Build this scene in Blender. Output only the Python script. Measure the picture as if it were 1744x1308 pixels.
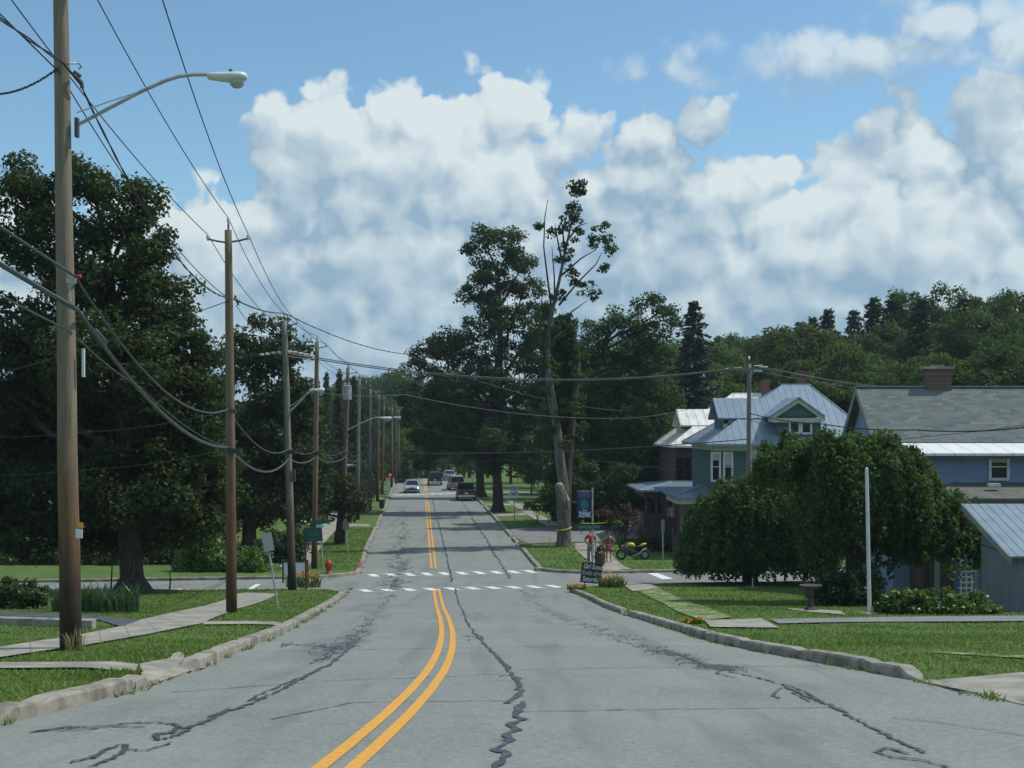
import bpy, bmesh, math, random
import numpy as np
from mathutils import Vector, Matrix, noise as mnoise

# ------------------------------------------------------------------ camera, sky, sun
scene = bpy.context.scene
for ob in list(bpy.data.objects):
    bpy.data.objects.remove(ob)
COL = scene.collection
P, U0, V0, CZ = 2300.0, 872.0, 725.0, 7.7      # lens in photo pixels, horizon row, eye height above the valley road
cam_d = bpy.data.cameras.new('camera')
cam = bpy.data.objects.new('camera', cam_d)
COL.objects.link(cam)
cam.location = (0, 0, CZ)
cam.rotation_euler = (math.radians(90), 0, 0)
cam_d.sensor_width = 36
cam_d.lens = 36 * P / 1744
cam_d.shift_y = (V0 - 654) / 1744
cam_d.clip_start = 0.1
cam_d.clip_end = 3000
scene.camera = cam

SUN_AZ, SUN_EL = math.radians(76), math.radians(56)
sdir = Vector((math.sin(SUN_AZ) * math.cos(SUN_EL), math.cos(SUN_AZ) * math.cos(SUN_EL), math.sin(SUN_EL)))
sun_d = bpy.data.lights.new('sun', 'SUN')
sun_d.energy = 3.4
sun_d.angle = math.radians(0.53)
sun_d.color = (1.0, 0.95, 0.87)
sun = bpy.data.objects.new('sun', sun_d)
COL.objects.link(sun)
sun.rotation_euler = sdir.to_track_quat('Z', 'Y').to_euler()

scene.view_settings.view_transform = 'Standard'
scene.view_settings.look = 'None'
scene.view_settings.exposure = 0
scene.view_settings.gamma = 1
scene.render.engine = 'CYCLES'
scene.cycles.max_bounces = 6
scene.cycles.diffuse_bounces = 3
scene.cycles.glossy_bounces = 2
scene.cycles.transmission_bounces = 4
scene.cycles.transparent_max_bounces = 8

world = bpy.data.worlds.new('World')
scene.world = world
world.use_nodes = True
world.cycles.sampling_method = 'MANUAL'
world.cycles.sample_map_resolution = 256
WT = world.node_tree
WT.nodes.clear()
SKY_STRENGTH = 0.10

class N:
    """tiny node-building helper"""
    def __init__(s, tree): s.t = tree
    def new(s, kind, **kw):
        n = s.t.nodes.new(kind)
        for k, v in kw.items(): setattr(n, k, v)
        return n
    def put(s, sock, val):
        if isinstance(val, bpy.types.NodeSocket): s.t.links.new(val, sock)
        elif val is not None: sock.default_value = val
    def math(s, op, a, b=None, c=None, clamp=False):
        n = s.new('ShaderNodeMath', operation=op, use_clamp=clamp)
        s.put(n.inputs[0], a); s.put(n.inputs[1], b)
        if c is not None: s.put(n.inputs[2], c)
        return n.outputs[0]
    def vmath(s, op, a, b=None, out=0):
        n = s.new('ShaderNodeVectorMath', operation=op)
        s.put(n.inputs[0], a)
        if b is not None: s.put(n.inputs[1], b)
        return n.outputs[out]
    def noise(s, vec, scale, detail=4, rough=0.55, out='Fac', dist=0, dim='3D'):
        n = s.new('ShaderNodeTexNoise', noise_dimensions=dim)
        if vec is not None: s.put(n.inputs['Vector'], vec)
        n.inputs['Scale'].default_value = scale
        n.inputs['Detail'].default_value = detail
        n.inputs['Roughness'].default_value = rough
        n.inputs['Distortion'].default_value = dist
        return n.outputs[out]
    def mix(s, f, a, b):
        n = s.new('ShaderNodeMix', data_type='RGBA')
        s.put(n.inputs[0], f); s.put(n.inputs[6], a); s.put(n.inputs[7], b)
        return n.outputs[2]
    def range(s, v, a, b, lo=0.0, hi=1.0, smooth=True):
        n = s.new('ShaderNodeMapRange', interpolation_type='SMOOTHSTEP' if smooth else 'LINEAR')
        s.put(n.inputs[0], v)
        n.inputs[1].default_value = a; n.inputs[2].default_value = b
        n.inputs[3].default_value = lo; n.inputs[4].default_value = hi
        return n.outputs[0]

def sky_ang(u, v):
    a = math.atan((u - U0) / P)
    e = math.atan((V0 - v) / P * math.cos(a))
    return a * 23.0, e * 23.0

# cumulus banks: direction of the middle and angular half sizes (hundredths of the lens length)
CLOUDS = [
 (555,232,125,82),(690,225,150,80),(855,208,110,78),(960,250,60,50),(640,330,240,130),(870,300,110,105),(480,305,80,90),
 (420,405,120,85),(320,380,85,52),(300,470,180,120),(40,355,55,55),(60,530,200,140),
 (1105,240,110,58),(1205,230,76,42),(1060,335,145,85),(1330,295,98,46),(1420,280,52,46),(1230,340,120,62),
 (1560,245,98,84),(1640,340,220,135),(1715,220,95,92),(1575,185,44,38),
 (1000,540,1000,230),(1380,425,410,120),(760,445,410,105),(1700,480,490,140),(950,650,1900,160),(700,340,320,135)]
STREAKS = [(1400,105,120,50),(1500,80,150,55),(1600,40,160,52),(1740,70,150,62),(1120,125,90,20),(1180,85,26,12)]

grp = bpy.data.node_groups.new('cloud_density', 'ShaderNodeTree')
grp.interface.new_socket('Vector', in_out='INPUT', socket_type='NodeSocketVector')
grp.interface.new_socket('Density', in_out='OUTPUT', socket_type='NodeSocketFloat')
grp.interface.new_socket('Soft', in_out='OUTPUT', socket_type='NodeSocketFloat')
grp.interface.new_socket('Thin', in_out='OUTPUT', socket_type='NodeSocketFloat')
g = N(grp)
gi = g.new('NodeGroupInput'); go = g.new('NodeGroupOutput')
pv = gi.outputs[0]
w1 = g.noise(pv, 0.9, 4, 0.6, 'Color', dim='2D')
w1 = g.vmath('SUBTRACT', w1, (0.5, 0.5, 0.5))
warp = g.vmath('MULTIPLY', w1, (0.6, 0.45, 0.0))
q = g.vmath('ADD', pv, warp)
def blobs(lst):
    cov = None
    for (u, v, ru, rv) in lst:
        a, e = sky_ang(u, v)
        ma = g.new('ShaderNodeVectorMath', operation='MULTIPLY_ADD')
        g.put(ma.inputs[0], q)
        ma.inputs[1].default_value = (100.0 / ru, 100.0 / rv, 0)
        ma.inputs[2].default_value = (-a * 100.0 / ru, -e * 100.0 / rv, 0)
        ln = g.vmath('LENGTH', ma.outputs[0], out=1)
        k = min(1.6, (ru * rv) ** .5 / 100.0)
        c = g.math('MULTIPLY_ADD', ln, -k, k)
        cov = c if cov is None else g.math('MAXIMUM', cov, c)
    return cov
cov = blobs(CLOUDS)
st = g.math('SUBTRACT', blobs(STREAKS), 0.16)
thin = g.range(g.math('SUBTRACT', st, cov), -0.05, 0.15)
cov = g.math('MAXIMUM', g.math('MINIMUM', cov, 0.62), st)
# elsewhere in the sky: scattered fair-weather cloud
far = g.noise(pv, 0.16, 2, 0.5, dim='2D')
sepv = g.new('ShaderNodeSeparateXYZ'); g.put(sepv.inputs[0], pv)
off = g.range(g.math('ABSOLUTE', sepv.outputs[0]), 10.5, 14)
farc = g.math('MULTIPLY', g.math('SUBTRACT', far, 0.47), 4.0)
cov = g.math('MAXIMUM', cov, g.math('SUBTRACT', g.math('MULTIPLY', farc, off), g.math('SUBTRACT', 1.0, off)))
n1 = g.noise(pv, 0.75, 7, 0.50, dim='2D')
vo = g.new('ShaderNodeTexVoronoi', feature='F1', voronoi_dimensions='2D'); g.put(vo.inputs['Vector'], q)
vo.inputs['Scale'].default_value = 1.25
vo.inputs['Detail'].default_value = 1.8
vo.inputs['Roughness'].default_value = 0.5
puff = g.math('SUBTRACT', 0.30, g.math('MULTIPLY', vo.outputs['Distance'], vo.outputs['Distance']))
nl = g.noise(pv, 0.75, 2, 0.5, dim='2D')
soft = g.math('ADD', cov, g.math('MULTIPLY', g.math('SUBTRACT', nl, 0.5), 1.1))
soft = g.math('ADD', g.math('ADD', soft, 0.25), g.math('MULTIPLY', puff, 0.62))
dens = g.math('ADD', soft, g.math('MULTIPLY', g.math('SUBTRACT', n1, nl), 1.1))
dens = g.math('ADD', dens, g.range(cov, 0.22, 0.6, 0.0, 0.45))
g.put(go.inputs[0], dens)
g.put(go.inputs[1], soft)
g.put(go.inputs[2], thin)

w = N(WT)
tc = w.new('ShaderNodeTexCoord')
sx = w.new('ShaderNodeSeparateXYZ'); w.put(sx.inputs[0], tc.outputs['Generated'])
az = w.math('MULTIPLY', w.math('ARCTAN2', sx.outputs[0], sx.outputs[1]), 23.0)
el = w.math('MULTIPLY', w.math('ARCSINE', sx.outputs[2]), 23.0)
cp = w.new('ShaderNodeCombineXYZ'); w.put(cp.inputs[0], az); w.put(cp.inputs[1], el)
def density(off):
    n = w.new('ShaderNodeGroup'); n.node_tree = grp
    w.put(n.inputs[0], w.vmath('ADD', cp.outputs[0], off))
    return n.outputs[0], n.outputs[1], n.outputs[2]
d0, s0, thin0 = density((0, 0, 0))
d2, s2, _t = density((0.16, 0.36, 0))
d3, s3, _t = density((0.45, 1.15, 0))
alpha = w.range(d0, -0.04, 0.28)
alpha = w.mix(thin0, alpha, w.range(d0, -0.25, 0.75, 0.0, 0.8))
lit = w.math('ADD', w.math('MULTIPLY', w.math('SUBTRACT', s0, s2), 0.80), w.math('MULTIPLY', w.math('SUBTRACT', d0, s0), 0.30))
lit = w.math('ADD', lit, w.math('MULTIPLY', w.math('SUBTRACT', s0, s3), 0.30))
thick = w.range(s0, 0.35, 1.35)
tone = w.math('SUBTRACT', w.math('ADD', lit, 0.44), w.math('MULTIPLY', thick, 0.30))
big = w.noise(w.vmath('MULTIPLY', cp.outputs[0], (0.26, 0.55, 1)), 1.0, 3, 0.5, dim='2D')
tone = w.math('ADD', tone, w.math('MULTIPLY', w.math('SUBTRACT', big, 0.5), 1.5))
tone = w.math('SUBTRACT', tone, w.math('MULTIPLY', thin0, 0.22))
tone = w.range(tone, 0.0, 1.08, smooth=False)
low = w.range(el, 0.6, 4.0)
gray = w.mix(low, (0.24, 0.39, 0.53, 1), (0.31, 0.45, 0.58, 1))
white = w.mix(low, (0.50, 0.64, 0.71, 1), (0.72, 0.81, 0.83, 1))
ccol = w.mix(tone, gray, white)
ccol = w.vmath('SCALE', ccol); WT.nodes[-1].inputs['Scale'].default_value = 1.0 / SKY_STRENGTH
sky = w.new('ShaderNodeTexSky', sky_type='NISHITA')
sky.sun_disc = False
sky.sun_elevation = SUN_EL
sky.sun_rotation = SUN_AZ
sky.altitude = 250
sky.air_density = 1.0
sky.dust_density = 0.6
sky.ozone_density = 1.6
blue = w.vmath('MULTIPLY', sky.outputs[0], (1.06, 1.32, 1.34))
final = w.mix(w.math('MULTIPLY', alpha, 0.97), blue, ccol)
bg = w.new('ShaderNodeBackground')
w.put(bg.inputs[0], final)
bg.inputs[1].default_value = SKY_STRENGTH
wo = w.new('ShaderNodeOutputWorld')
w.put(wo.inputs[0], bg.outputs[0])

# ------------------------------------------------------------------ helpers
rng = np.random.default_rng(7)
random.seed(11)
LOC = {}

def drop(y):
    if y <= 42: return 1.4 + 0.105 * y
    if y <= 78:
        t = y - 42
        return 5.81 + 0.105 * t - 0.105 / 72 * t * t
    return 7.7 + (0.0 if y < 186 else 0.0009 * (y - 186) ** 2 if y < 225 else 1.369 + 0.07 * (min(y, 300) - 225))
def sstep(a, b, x):
    t = min(1, max(0, (x - a) / (b - a)))
    return t * t * (3 - 2 * t)
def hill(x, y):
    h = 7.0 * sstep(100, 190, y) * sstep(16, 60, x)
    h += 6.0 * sstep(120, 220, y) * sstep(24, 70, -x)
    h += 0.9 * sstep(84, 112, y) * sstep(3.5, 9, -x - 8 - 0.0685 * (y - 80)) * (1 - sstep(150, 170, y))
    h += 15 * sstep(280, 520, y)
    return h
def G(y, x=0.0):
    return CZ - drop(y) + hill(x, y)
def W(u, v, d):
    return Vector(((u - U0) / P * d, d, CZ - (v - V0) / P * d))
def gp(u, v, off=0.0):
    """point of the ground that is seen at photo pixel (u, v)"""
    s = (v - V0) / P
    lo, hi = 2.0, 185.0
    f = lambda d: (CZ - s * d) - (CZ - drop(d) + off)
    for _ in range(50):
        m = 0.5 * (lo + hi)
        if f(m) > 0: lo = m
        else: hi = m
    d = 0.5 * (lo + hi)
    return Vector(((u - U0) / P * d, d, CZ - drop(d) + off))
LAWN = 0.12
def base(u, v): return gp(u, v, LAWN)
def px(d): return d / P                       # metres per photo pixel at distance d

class MB:
    def __init__(s): s.v = []; s.f = []
    def add(s, vs, fs):
        o = len(s.v); s.v += [tuple(p) for p in vs]; s.f += [tuple(o + i for i in f) for f in fs]; return s
    def box(s, c, size, rz=0.0, M=None):
        hx, hy, hz = size[0] / 2, size[1] / 2, size[2] / 2
        pts = [Vector((x, y, z)) for z in (-hz, hz) for y in (-hy, hy) for x in (-hx, hx)]
        R = M if M is not None else Matrix.Rotation(rz, 3, 'Z')
        c = Vector(c)
        return s.add([c + R @ p for p in pts], [(0, 2, 3, 1), (4, 5, 7, 6), (0, 1, 5, 4), (2, 6, 7, 3), (0, 4, 6, 2), (1, 3, 7, 5)])
    def tube(s, pts, rad, n=8, cap=True, rough=0.0):
        pts = [Vector(p) for p in pts]
        if not hasattr(rad, '__len__'): rad = [rad] * len(pts)
        rings = []
        for i, p in enumerate(pts):
            t = (pts[min(i + 1, len(pts) - 1)] - pts[max(i - 1, 0)]).normalized()
            a = Vector((0, 0, 1)) if abs(t.z) < 0.9 else Vector((1, 0, 0))
            x = t.cross(a).normalized(); y = t.cross(x)
            rr = [rad[i] * (1 + rough * (mnoise.noise((math.cos(k * 2 * math.pi / n) * 2.2 + p.x, math.sin(k * 2 * math.pi / n) * 2.2, p.z * .55)) + .5 * mnoise.noise((math.cos(k * 2 * math.pi / n) * 6, math.sin(k * 2 * math.pi / n) * 6 + p.x, p.z * 1.3)))) if rough else rad[i] for k in range(n)]
            rings.append([p + (x * math.cos(k * 2 * math.pi / n) + y * math.sin(k * 2 * math.pi / n)) * rr[k] for k in range(n)])
        fs = []
        for i in range(len(pts) - 1):
            for k in range(n):
                k2 = (k + 1) % n
                fs.append((i * n + k, i * n + k2, (i + 1) * n + k2, (i + 1) * n + k))
        if cap:
            fs.append(tuple(range(n - 1, -1, -1))); fs.append(tuple((len(pts) - 1) * n + k for k in range(n)))
        return s.add([p for r in rings for p in r], fs)
    def loft(s, rings, cap=True, closed=True):
        n = len(rings[0]); fs = []
        for i in range(len(rings) - 1):
            for k in range(n if closed else n - 1):
                k2 = (k + 1) % n
                fs.append((i * n + k, i * n + k2, (i + 1) * n + k2, (i + 1) * n + k))
        if cap:
            fs.append(tuple(range(n - 1, -1, -1))); fs.append(tuple((len(rings) - 1) * n + k for k in range(n)))
        return s.add([p for r in rings for p in r], fs)
    def lathe(s, c, prof, n=16, axis='Z'):
        c = Vector(c); rings = []
        for r, h in prof:
            ring = []
            for k in range(n):
                a = 2 * math.pi * k / n; x, y = r * math.cos(a), r * math.sin(a)
                ring.append(c + (Vector((x, y, h)) if axis == 'Z' else Vector((h, x, y)) if axis == 'X' else Vector((x, h, y))))
            rings.append(ring)
        return s.loft(rings)
    def slab(s, poly, t):
        """flat polygon given a thickness along its normal"""
        poly = [Vector(p) for p in poly]
        nrm = (poly[1] - poly[0]).cross(poly[2] - poly[0]).normalized()
        n = len(poly)
        b = [p - nrm * t for p in poly]
        return s.add(poly + b, [tuple(range(n)), tuple(range(2 * n - 1, n - 1, -1))] + [(i, n + i, n + (i + 1) % n, (i + 1) % n) for i in range(n)])
    def poly(s, pts):
        return s.add(pts, [tuple(range(len(pts)))])
    def build(s, name, m, parent=None, org=None, smooth=False):
        if parent is not None: wl = LOC[parent.name]; org = wl
        else: wl = Vector(org) if org is not None else Vector((0, 0, 0)); org = wl
        me = bpy.data.meshes.new(name)
        me.from_pydata([(a - org.x, b - org.y, c - org.z) for a, b, c in s.v], [], s.f)
        if smooth: me.polygons.foreach_set('use_smooth', [True] * len(me.polygons))
        me.materials.append(m)
        me.update()
        o = bpy.data.objects.new(name, me)
        COL.objects.link(o)
        if parent is not None: o.parent = parent
        else: o.location = org
        LOC[o.name] = wl
        return o

def np_mesh(name, V, m, parent=None, org=None, k=4, smooth=False):
    """V: (n*k, 3) corners of n loose faces"""
    wl = LOC[parent.name] if parent is not None else (Vector(org) if org is not None else Vector((0, 0, 0)))
    V = np.asarray(V, dtype=np.float32) - np.array(wl, dtype=np.float32)
    n = len(V) // k
    me = bpy.data.meshes.new(name)
    me.vertices.add(len(V)); me.vertices.foreach_set('co', V.ravel())
    me.loops.add(len(V)); me.loops.foreach_set('vertex_index', np.arange(len(V), dtype=np.int32))
    me.polygons.add(n)
    me.polygons.foreach_set('loop_start', np.arange(0, len(V), k, dtype=np.int32))
    me.polygons.foreach_set('loop_total', np.full(n, k, dtype=np.int32))
    me.materials.append(m)
    me.update(calc_edges=True)
    o = bpy.data.objects.new(name, me); COL.objects.link(o)
    if parent is not None: o.parent = parent
    else: o.location = wl
    LOC[o.name] = wl
    return o

def tag(o, label=None, cat=None, group=None, kind=None):
    if label: o['label'] = label
    if cat: o['category'] = cat
    if group: o['group'] = group
    if kind: o['kind'] = kind
    return o
def thing(name, label, cat, loc, group=None):
    o = bpy.data.objects.new(name, None); COL.objects.link(o)
    o.empty_display_size = 0.3
    o.location = loc
    LOC[o.name] = Vector(loc)
    return tag(o, label, cat, group)
def copy_thing(o, loc, rz=0, sc=(1, 1, 1), label=None):
    c = o.copy(); COL.objects.link(c); c.location = loc; c.rotation_euler = (0, 0, rz); c.scale = sc
    if label: c['label'] = label
    for ch in list(o.children):
        k = ch.copy(); COL.objects.link(k); k.parent = c
        for s in list(ch.children):
            q = s.copy(); COL.objects.link(q); q.parent = k
    return c

# ------------------------------------------------------------------ materials
def mat(name, col, rough=0.7, col2=None, scale=2.0, detail=4, metal=0.0, bump=0.0, bscale=None, spec=0.5, stretch=None, contrast=(0.35, 0.65)):
    m = bpy.data.materials.new(name); m.use_nodes = True
    t = m.node_tree; b = t.nodes['Principled BSDF']; n = N(t)
    b.inputs['Roughness'].default_value = rough
    b.inputs['Metallic'].default_value = metal
    b.inputs['Specular IOR Level'].default_value = spec
    b.inputs['Base Color'].default_value = (*col, 1)
    if col2 is not None or bump:
        geo = n.new('ShaderNodeNewGeometry'); vec = geo.outputs['Position']
        if stretch: vec = n.vmath('MULTIPLY', vec, stretch)
    if col2 is not None:
        f = n.range(n.noise(vec, scale, detail, 0.6), contrast[0], contrast[1])
        n.put(b.inputs['Base Color'], n.mix(f, (*col, 1), (*col2, 1)))
    if bump:
        bp = n.new('ShaderNodeBump'); bp.inputs['Strength'].default_value = bump; bp.inputs['Distance'].default_value = 0.02
        n.put(bp.inputs['Height'], n.noise(vec, bscale or scale * 4, 4, 0.6)); n.put(b.inputs['Normal'], bp.outputs[0])
    return m

def leaf_mat(name, c1, c2, c3=None, trans=0.35, rough=0.45, spec=0.4, nscale=0.5):
    m = bpy.data.materials.new(name); m.use_nodes = True
    t = m.node_tree; t.nodes.clear(); n = N(t)
    geo = n.new('ShaderNodeNewGeometry')
    rnd = geo.outputs['Random Per Island']
    tex = n.new('ShaderNodeTexCoord')
    pn = n.range(n.noise(tex.outputs['Object'], nscale, 2, 0.5), 0.35, 0.65)
    f = n.math('ADD', n.math('MULTIPLY', rnd, 0.55), n.math('MULTIPLY', pn, 0.45))
    c = n.mix(f, (*c1, 1), (*c2, 1))
    if c3: c = n.mix(n.range(rnd, 0.93, 0.95), c, (*c3, 1))
    b = n.new('ShaderNodeBsdfPrincipled')
    n.put(b.inputs['Base Color'], c); b.inputs['Roughness'].default_value = rough; b.inputs['Specular IOR Level'].default_value = spec
    tr = n.new('ShaderNodeBsdfTranslucent')
    n.put(tr.inputs[0], n.mix(0.5, c, (0.16, 0.24, 0.02, 1)))
    mx = n.new('ShaderNodeMixShader'); mx.inputs[0].default_value = trans
    n.put(mx.inputs[1], b.outputs[0]); n.put(mx.inputs[2], tr.outputs[0])
    o = n.new('ShaderNodeOutputMaterial'); n.put(o.inputs[0], mx.outputs[0])
    return m

def node_mat(name, rough=0.7, metal=0.0, spec=0.5):
    m = bpy.data.materials.new(name); m.use_nodes = True
    t = m.node_tree; b = t.nodes['Principled BSDF']; n = N(t)
    b.inputs['Roughness'].default_value = rough; b.inputs['Metallic'].default_value = metal; b.inputs['Specular IOR Level'].default_value = spec
    return m, n, b

# asphalt: aggregate speckle, broad wear, faint wheel tracks running along the street
M_ROAD, n, b = node_mat('asphalt', 0.85, spec=0.35)
geo = n.new('ShaderNodeNewGeometry'); pos = geo.outputs['Position']
c = n.mix(n.range(n.noise(pos, 16, 5, 0.85), 0.3, 0.7), (0.120, 0.137, 0.128, 1), (0.262, 0.282, 0.258, 1))
c = n.mix(n.range(n.noise(pos, 0.35, 4, 0.6), 0.35, 0.7), c, n.mix(0.5, c, (0.25, 0.27, 0.245, 1)))
c = n.mix(n.range(n.noise(n.vmath('MULTIPLY', pos, (1.4, 0.06, 1)), 1.0, 3, 0.55), 0.5, 0.72, 0, 0.55), c, (0.115, 0.135, 0.132, 1))
c = n.mix(n.range(n.noise(pos, 7, 3, 0.6), 0.70, 0.78, 0, 0.5), c, (0.09, 0.09, 0.085, 1))
c = n.mix(n.range(n.noise(n.vmath('MULTIPLY', pos, (1, .55, 1)), 0.9, 6, 0.68), 0.56, 0.68, 0, 0.28), c, (0.115, 0.125, 0.118, 1))
c = n.mix(n.range(n.noise(pos, 90, 2, 0.6), 0.60, 0.72, 0, 0.45), c, (0.40, 0.41, 0.38, 1))
n.put(b.inputs['Base Color'], c)
bp = n.new('ShaderNodeBump'); bp.inputs['Strength'].default_value = 0.35; bp.inputs['Distance'].default_value = 0.01
n.put(bp.inputs['Height'], n.noise(pos, 60, 3, 0.7)); n.put(b.inputs['Normal'], bp.outputs[0])

M_ROAD2 = mat('side_asphalt', (0.15, 0.155, 0.16), 0.85, (0.21, 0.215, 0.215), 1.2, 5, bump=0.2, bscale=40)
M_BLACKTOP = mat('fresh_blacktop', (0.055, 0.06, 0.075), 0.8, (0.085, 0.09, 0.105), 3, 5, bump=0.2, bscale=40)
M_TAR = mat('crack_sealant', (0.034, 0.040, 0.047), 0.55, (0.075, 0.085, 0.09), 7, 5)
M_SEAM = mat('seam_sealant', (0.065, 0.08, 0.09), 0.6, (0.15, 0.165, 0.17), 4, 4, contrast=(0.4, 0.75))
M_YEL = mat('yellow_paint', (0.68, 0.33, 0.035), 0.65, (0.42, 0.26, 0.08), 16, 8, contrast=(0.48, 0.72))
M_WHITE = mat('white_paint', (0.74, 0.76, 0.74), 0.6, (0.42, 0.44, 0.44), 6, 5, contrast=(0.5, 0.85))
M_FADED = mat('worn_white_paint', (0.52, 0.54, 0.54), 0.7, (0.33, 0.345, 0.345), 6, 5)
M_CONC = mat('pavement_concrete', (0.34, 0.325, 0.27), 0.85, (0.20, 0.195, 0.165), 1.6, 8, bump=0.25, bscale=25)
M_KERB = mat('kerb_concrete', (0.30, 0.28, 0.235), 0.85, (0.145, 0.13, 0.105), 2.2, 6, bump=0.6, bscale=14, contrast=(0.38, 0.68))

# lawn: broad tone patches, mowing streaks, fine blade speckle, scattered dry bits
M_GRASS, n, b = node_mat('lawn', 0.85, spec=0.2)
geo = n.new('ShaderNodeNewGeometry'); pos = geo.outputs['Position']
c = n.mix(n.range(n.noise(pos, 0.55, 5, 0.65), 0.3, 0.7), (0.086, 0.152, 0.034, 1), (0.142, 0.220, 0.058, 1))
c = n.mix(n.range(n.noise(pos, 22, 3, 0.7), 0.3, 0.75, 0, 0.75), c, (0.040, 0.088, 0.016, 1))
c = n.mix(n.range(n.noise(pos, 2.3, 5, 0.7), 0.55, 0.74, 0, 0.6), c, (0.19, 0.20, 0.085, 1))
c = n.mix(n.range(n.noise(pos, 0.9, 4, 0.6), 0.62, 0.70, 0, 0.5), c, (0.17, 0.155, 0.075, 1))
c = n.mix(n.range(n.noise(n.vmath('MULTIPLY', pos, (.25, 2.2, 1)), 1.0, 2, 0.5), 0.42, 0.58, 0, 0.30), c, (0.045, 0.10, 0.02, 1))
n.put(b.inputs['Base Color'], c)
bp = n.new('ShaderNodeBump'); bp.inputs['Strength'].default_value = 0.8; bp.inputs['Distance'].default_value = 0.04
n.put(bp.inputs['Height'], n.noise(pos, 26, 4, 0.75)); n.put(b.inputs['Normal'], bp.outputs[0])

M_PATH, n, b = node_mat('grassy_path', 0.9, spec=0.2)
geo = n.new('ShaderNodeNewGeometry'); pos = geo.outputs['Position']
f = n.range(n.noise(n.vmath('MULTIPLY', pos, (0.8, 2.2, 1)), 1.6, 5, 0.65), 0.43, 0.50)
n.put(b.inputs['Base Color'], n.mix(f, (0.36, 0.35, 0.24, 1), n.mix(n.noise(pos, 12, 3), (0.05, 0.11, 0.02, 1), (0.10, 0.17, 0.035, 1))))

def wood_mat(name, top, bot, zlo, zhi, dark):
    m, n, b = node_mat(name, 0.85, spec=0.2)
    tx = n.new('ShaderNodeTexCoord'); o = tx.outputs['Object']
    sp = n.new('ShaderNodeSeparateXYZ'); n.put(sp.inputs[0], o)
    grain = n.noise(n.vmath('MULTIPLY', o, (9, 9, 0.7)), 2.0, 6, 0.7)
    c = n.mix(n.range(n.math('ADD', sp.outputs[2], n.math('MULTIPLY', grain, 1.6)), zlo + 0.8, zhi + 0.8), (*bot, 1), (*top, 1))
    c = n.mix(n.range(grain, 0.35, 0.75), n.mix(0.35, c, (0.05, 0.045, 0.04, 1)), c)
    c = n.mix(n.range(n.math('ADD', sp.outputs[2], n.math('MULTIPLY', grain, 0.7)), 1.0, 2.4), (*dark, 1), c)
    cr = n.range(n.noise(n.vmath('MULTIPLY', o, (14, 14, 0.45)), 2.0, 3, 0.5), 0.64, 0.70, 0, 0.6)
    c = n.mix(cr, c, (0.035, 0.028, 0.022, 1))
    n.put(b.inputs['Base Color'], c)
    bp = n.new('ShaderNodeBump'); bp.inputs['Strength'].default_value = 0.5; bp.inputs['Distance'].default_value = 0.02
    n.put(bp.inputs['Height'], grain); n.put(b.inputs['Normal'], bp.outputs[0])
    return m
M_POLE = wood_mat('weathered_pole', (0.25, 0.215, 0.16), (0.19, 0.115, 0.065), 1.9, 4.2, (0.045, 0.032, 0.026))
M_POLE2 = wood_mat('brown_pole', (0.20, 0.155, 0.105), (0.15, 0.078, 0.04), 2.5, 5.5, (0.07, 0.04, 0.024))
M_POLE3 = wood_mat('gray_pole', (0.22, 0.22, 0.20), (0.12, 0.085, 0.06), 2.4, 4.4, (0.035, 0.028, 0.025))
M_BARK = mat('bark', (0.062, 0.054, 0.044), 0.95, (0.028, 0.024, 0.02), 3, 6, bump=1.0, bscale=10, stretch=(3, 3, 0.6))
M_BARKL = mat('pale_bark', (0.165, 0.155, 0.13), 0.95, (0.065, 0.06, 0.05), 3, 6, bump=1.0, bscale=9, stretch=(3, 3, 0.5))
M_CUT = mat('cut_wood', (0.42, 0.36, 0.26), 0.8, (0.30, 0.24, 0.16), 6, 3)
M_GALV = mat('galvanised_steel', (0.42, 0.44, 0.44), 0.5, (0.30, 0.32, 0.32), 4, 3, metal=0.3)
M_DKMETAL = mat('dark_metal', (0.06, 0.065, 0.07), 0.5)
M_CABLE = mat('black_cable', (0.035, 0.037, 0.04), 0.6)
M_CABLEG = mat('gray_cable', (0.055, 0.066, 0.072), 0.55)
M_PORC = mat('gray_porcelain', (0.55, 0.57, 0.58), 0.25)
M_LAMP = mat('lamp_paint', (0.62, 0.67, 0.65), 0.45)
M_LENS = mat('lamp_lens', (0.38, 0.42, 0.42), 0.15)
M_SIGNGRN = mat('green_sign', (0.006, 0.105, 0.075), 0.5)
M_SIGNGRN2 = mat('dark_green_sign', (0.005, 0.075, 0.055), 0.5)
M_SIGNWHT = mat('sign_white', (0.66, 0.70, 0.72), 0.5)
M_SIGNBACK = mat('sign_back', (0.17, 0.20, 0.21), 0.5, metal=0.2)
M_BLACK = mat('black_paint', (0.012, 0.014, 0.017), 0.55)
M_CHALK = mat('chalk_lettering', (0.60, 0.64, 0.66), 0.9)
M_RUBBER = mat('rubber', (0.018, 0.018, 0.02), 0.8)
M_GLASSDK = mat('dark_glass', (0.012, 0.016, 0.02), 0.08, spec=0.6)
M_CHROME = mat('chrome', (0.65, 0.67, 0.68), 0.15, metal=1.0)
M_RED = mat('red_paint', (0.42, 0.035, 0.02), 0.45)

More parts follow.
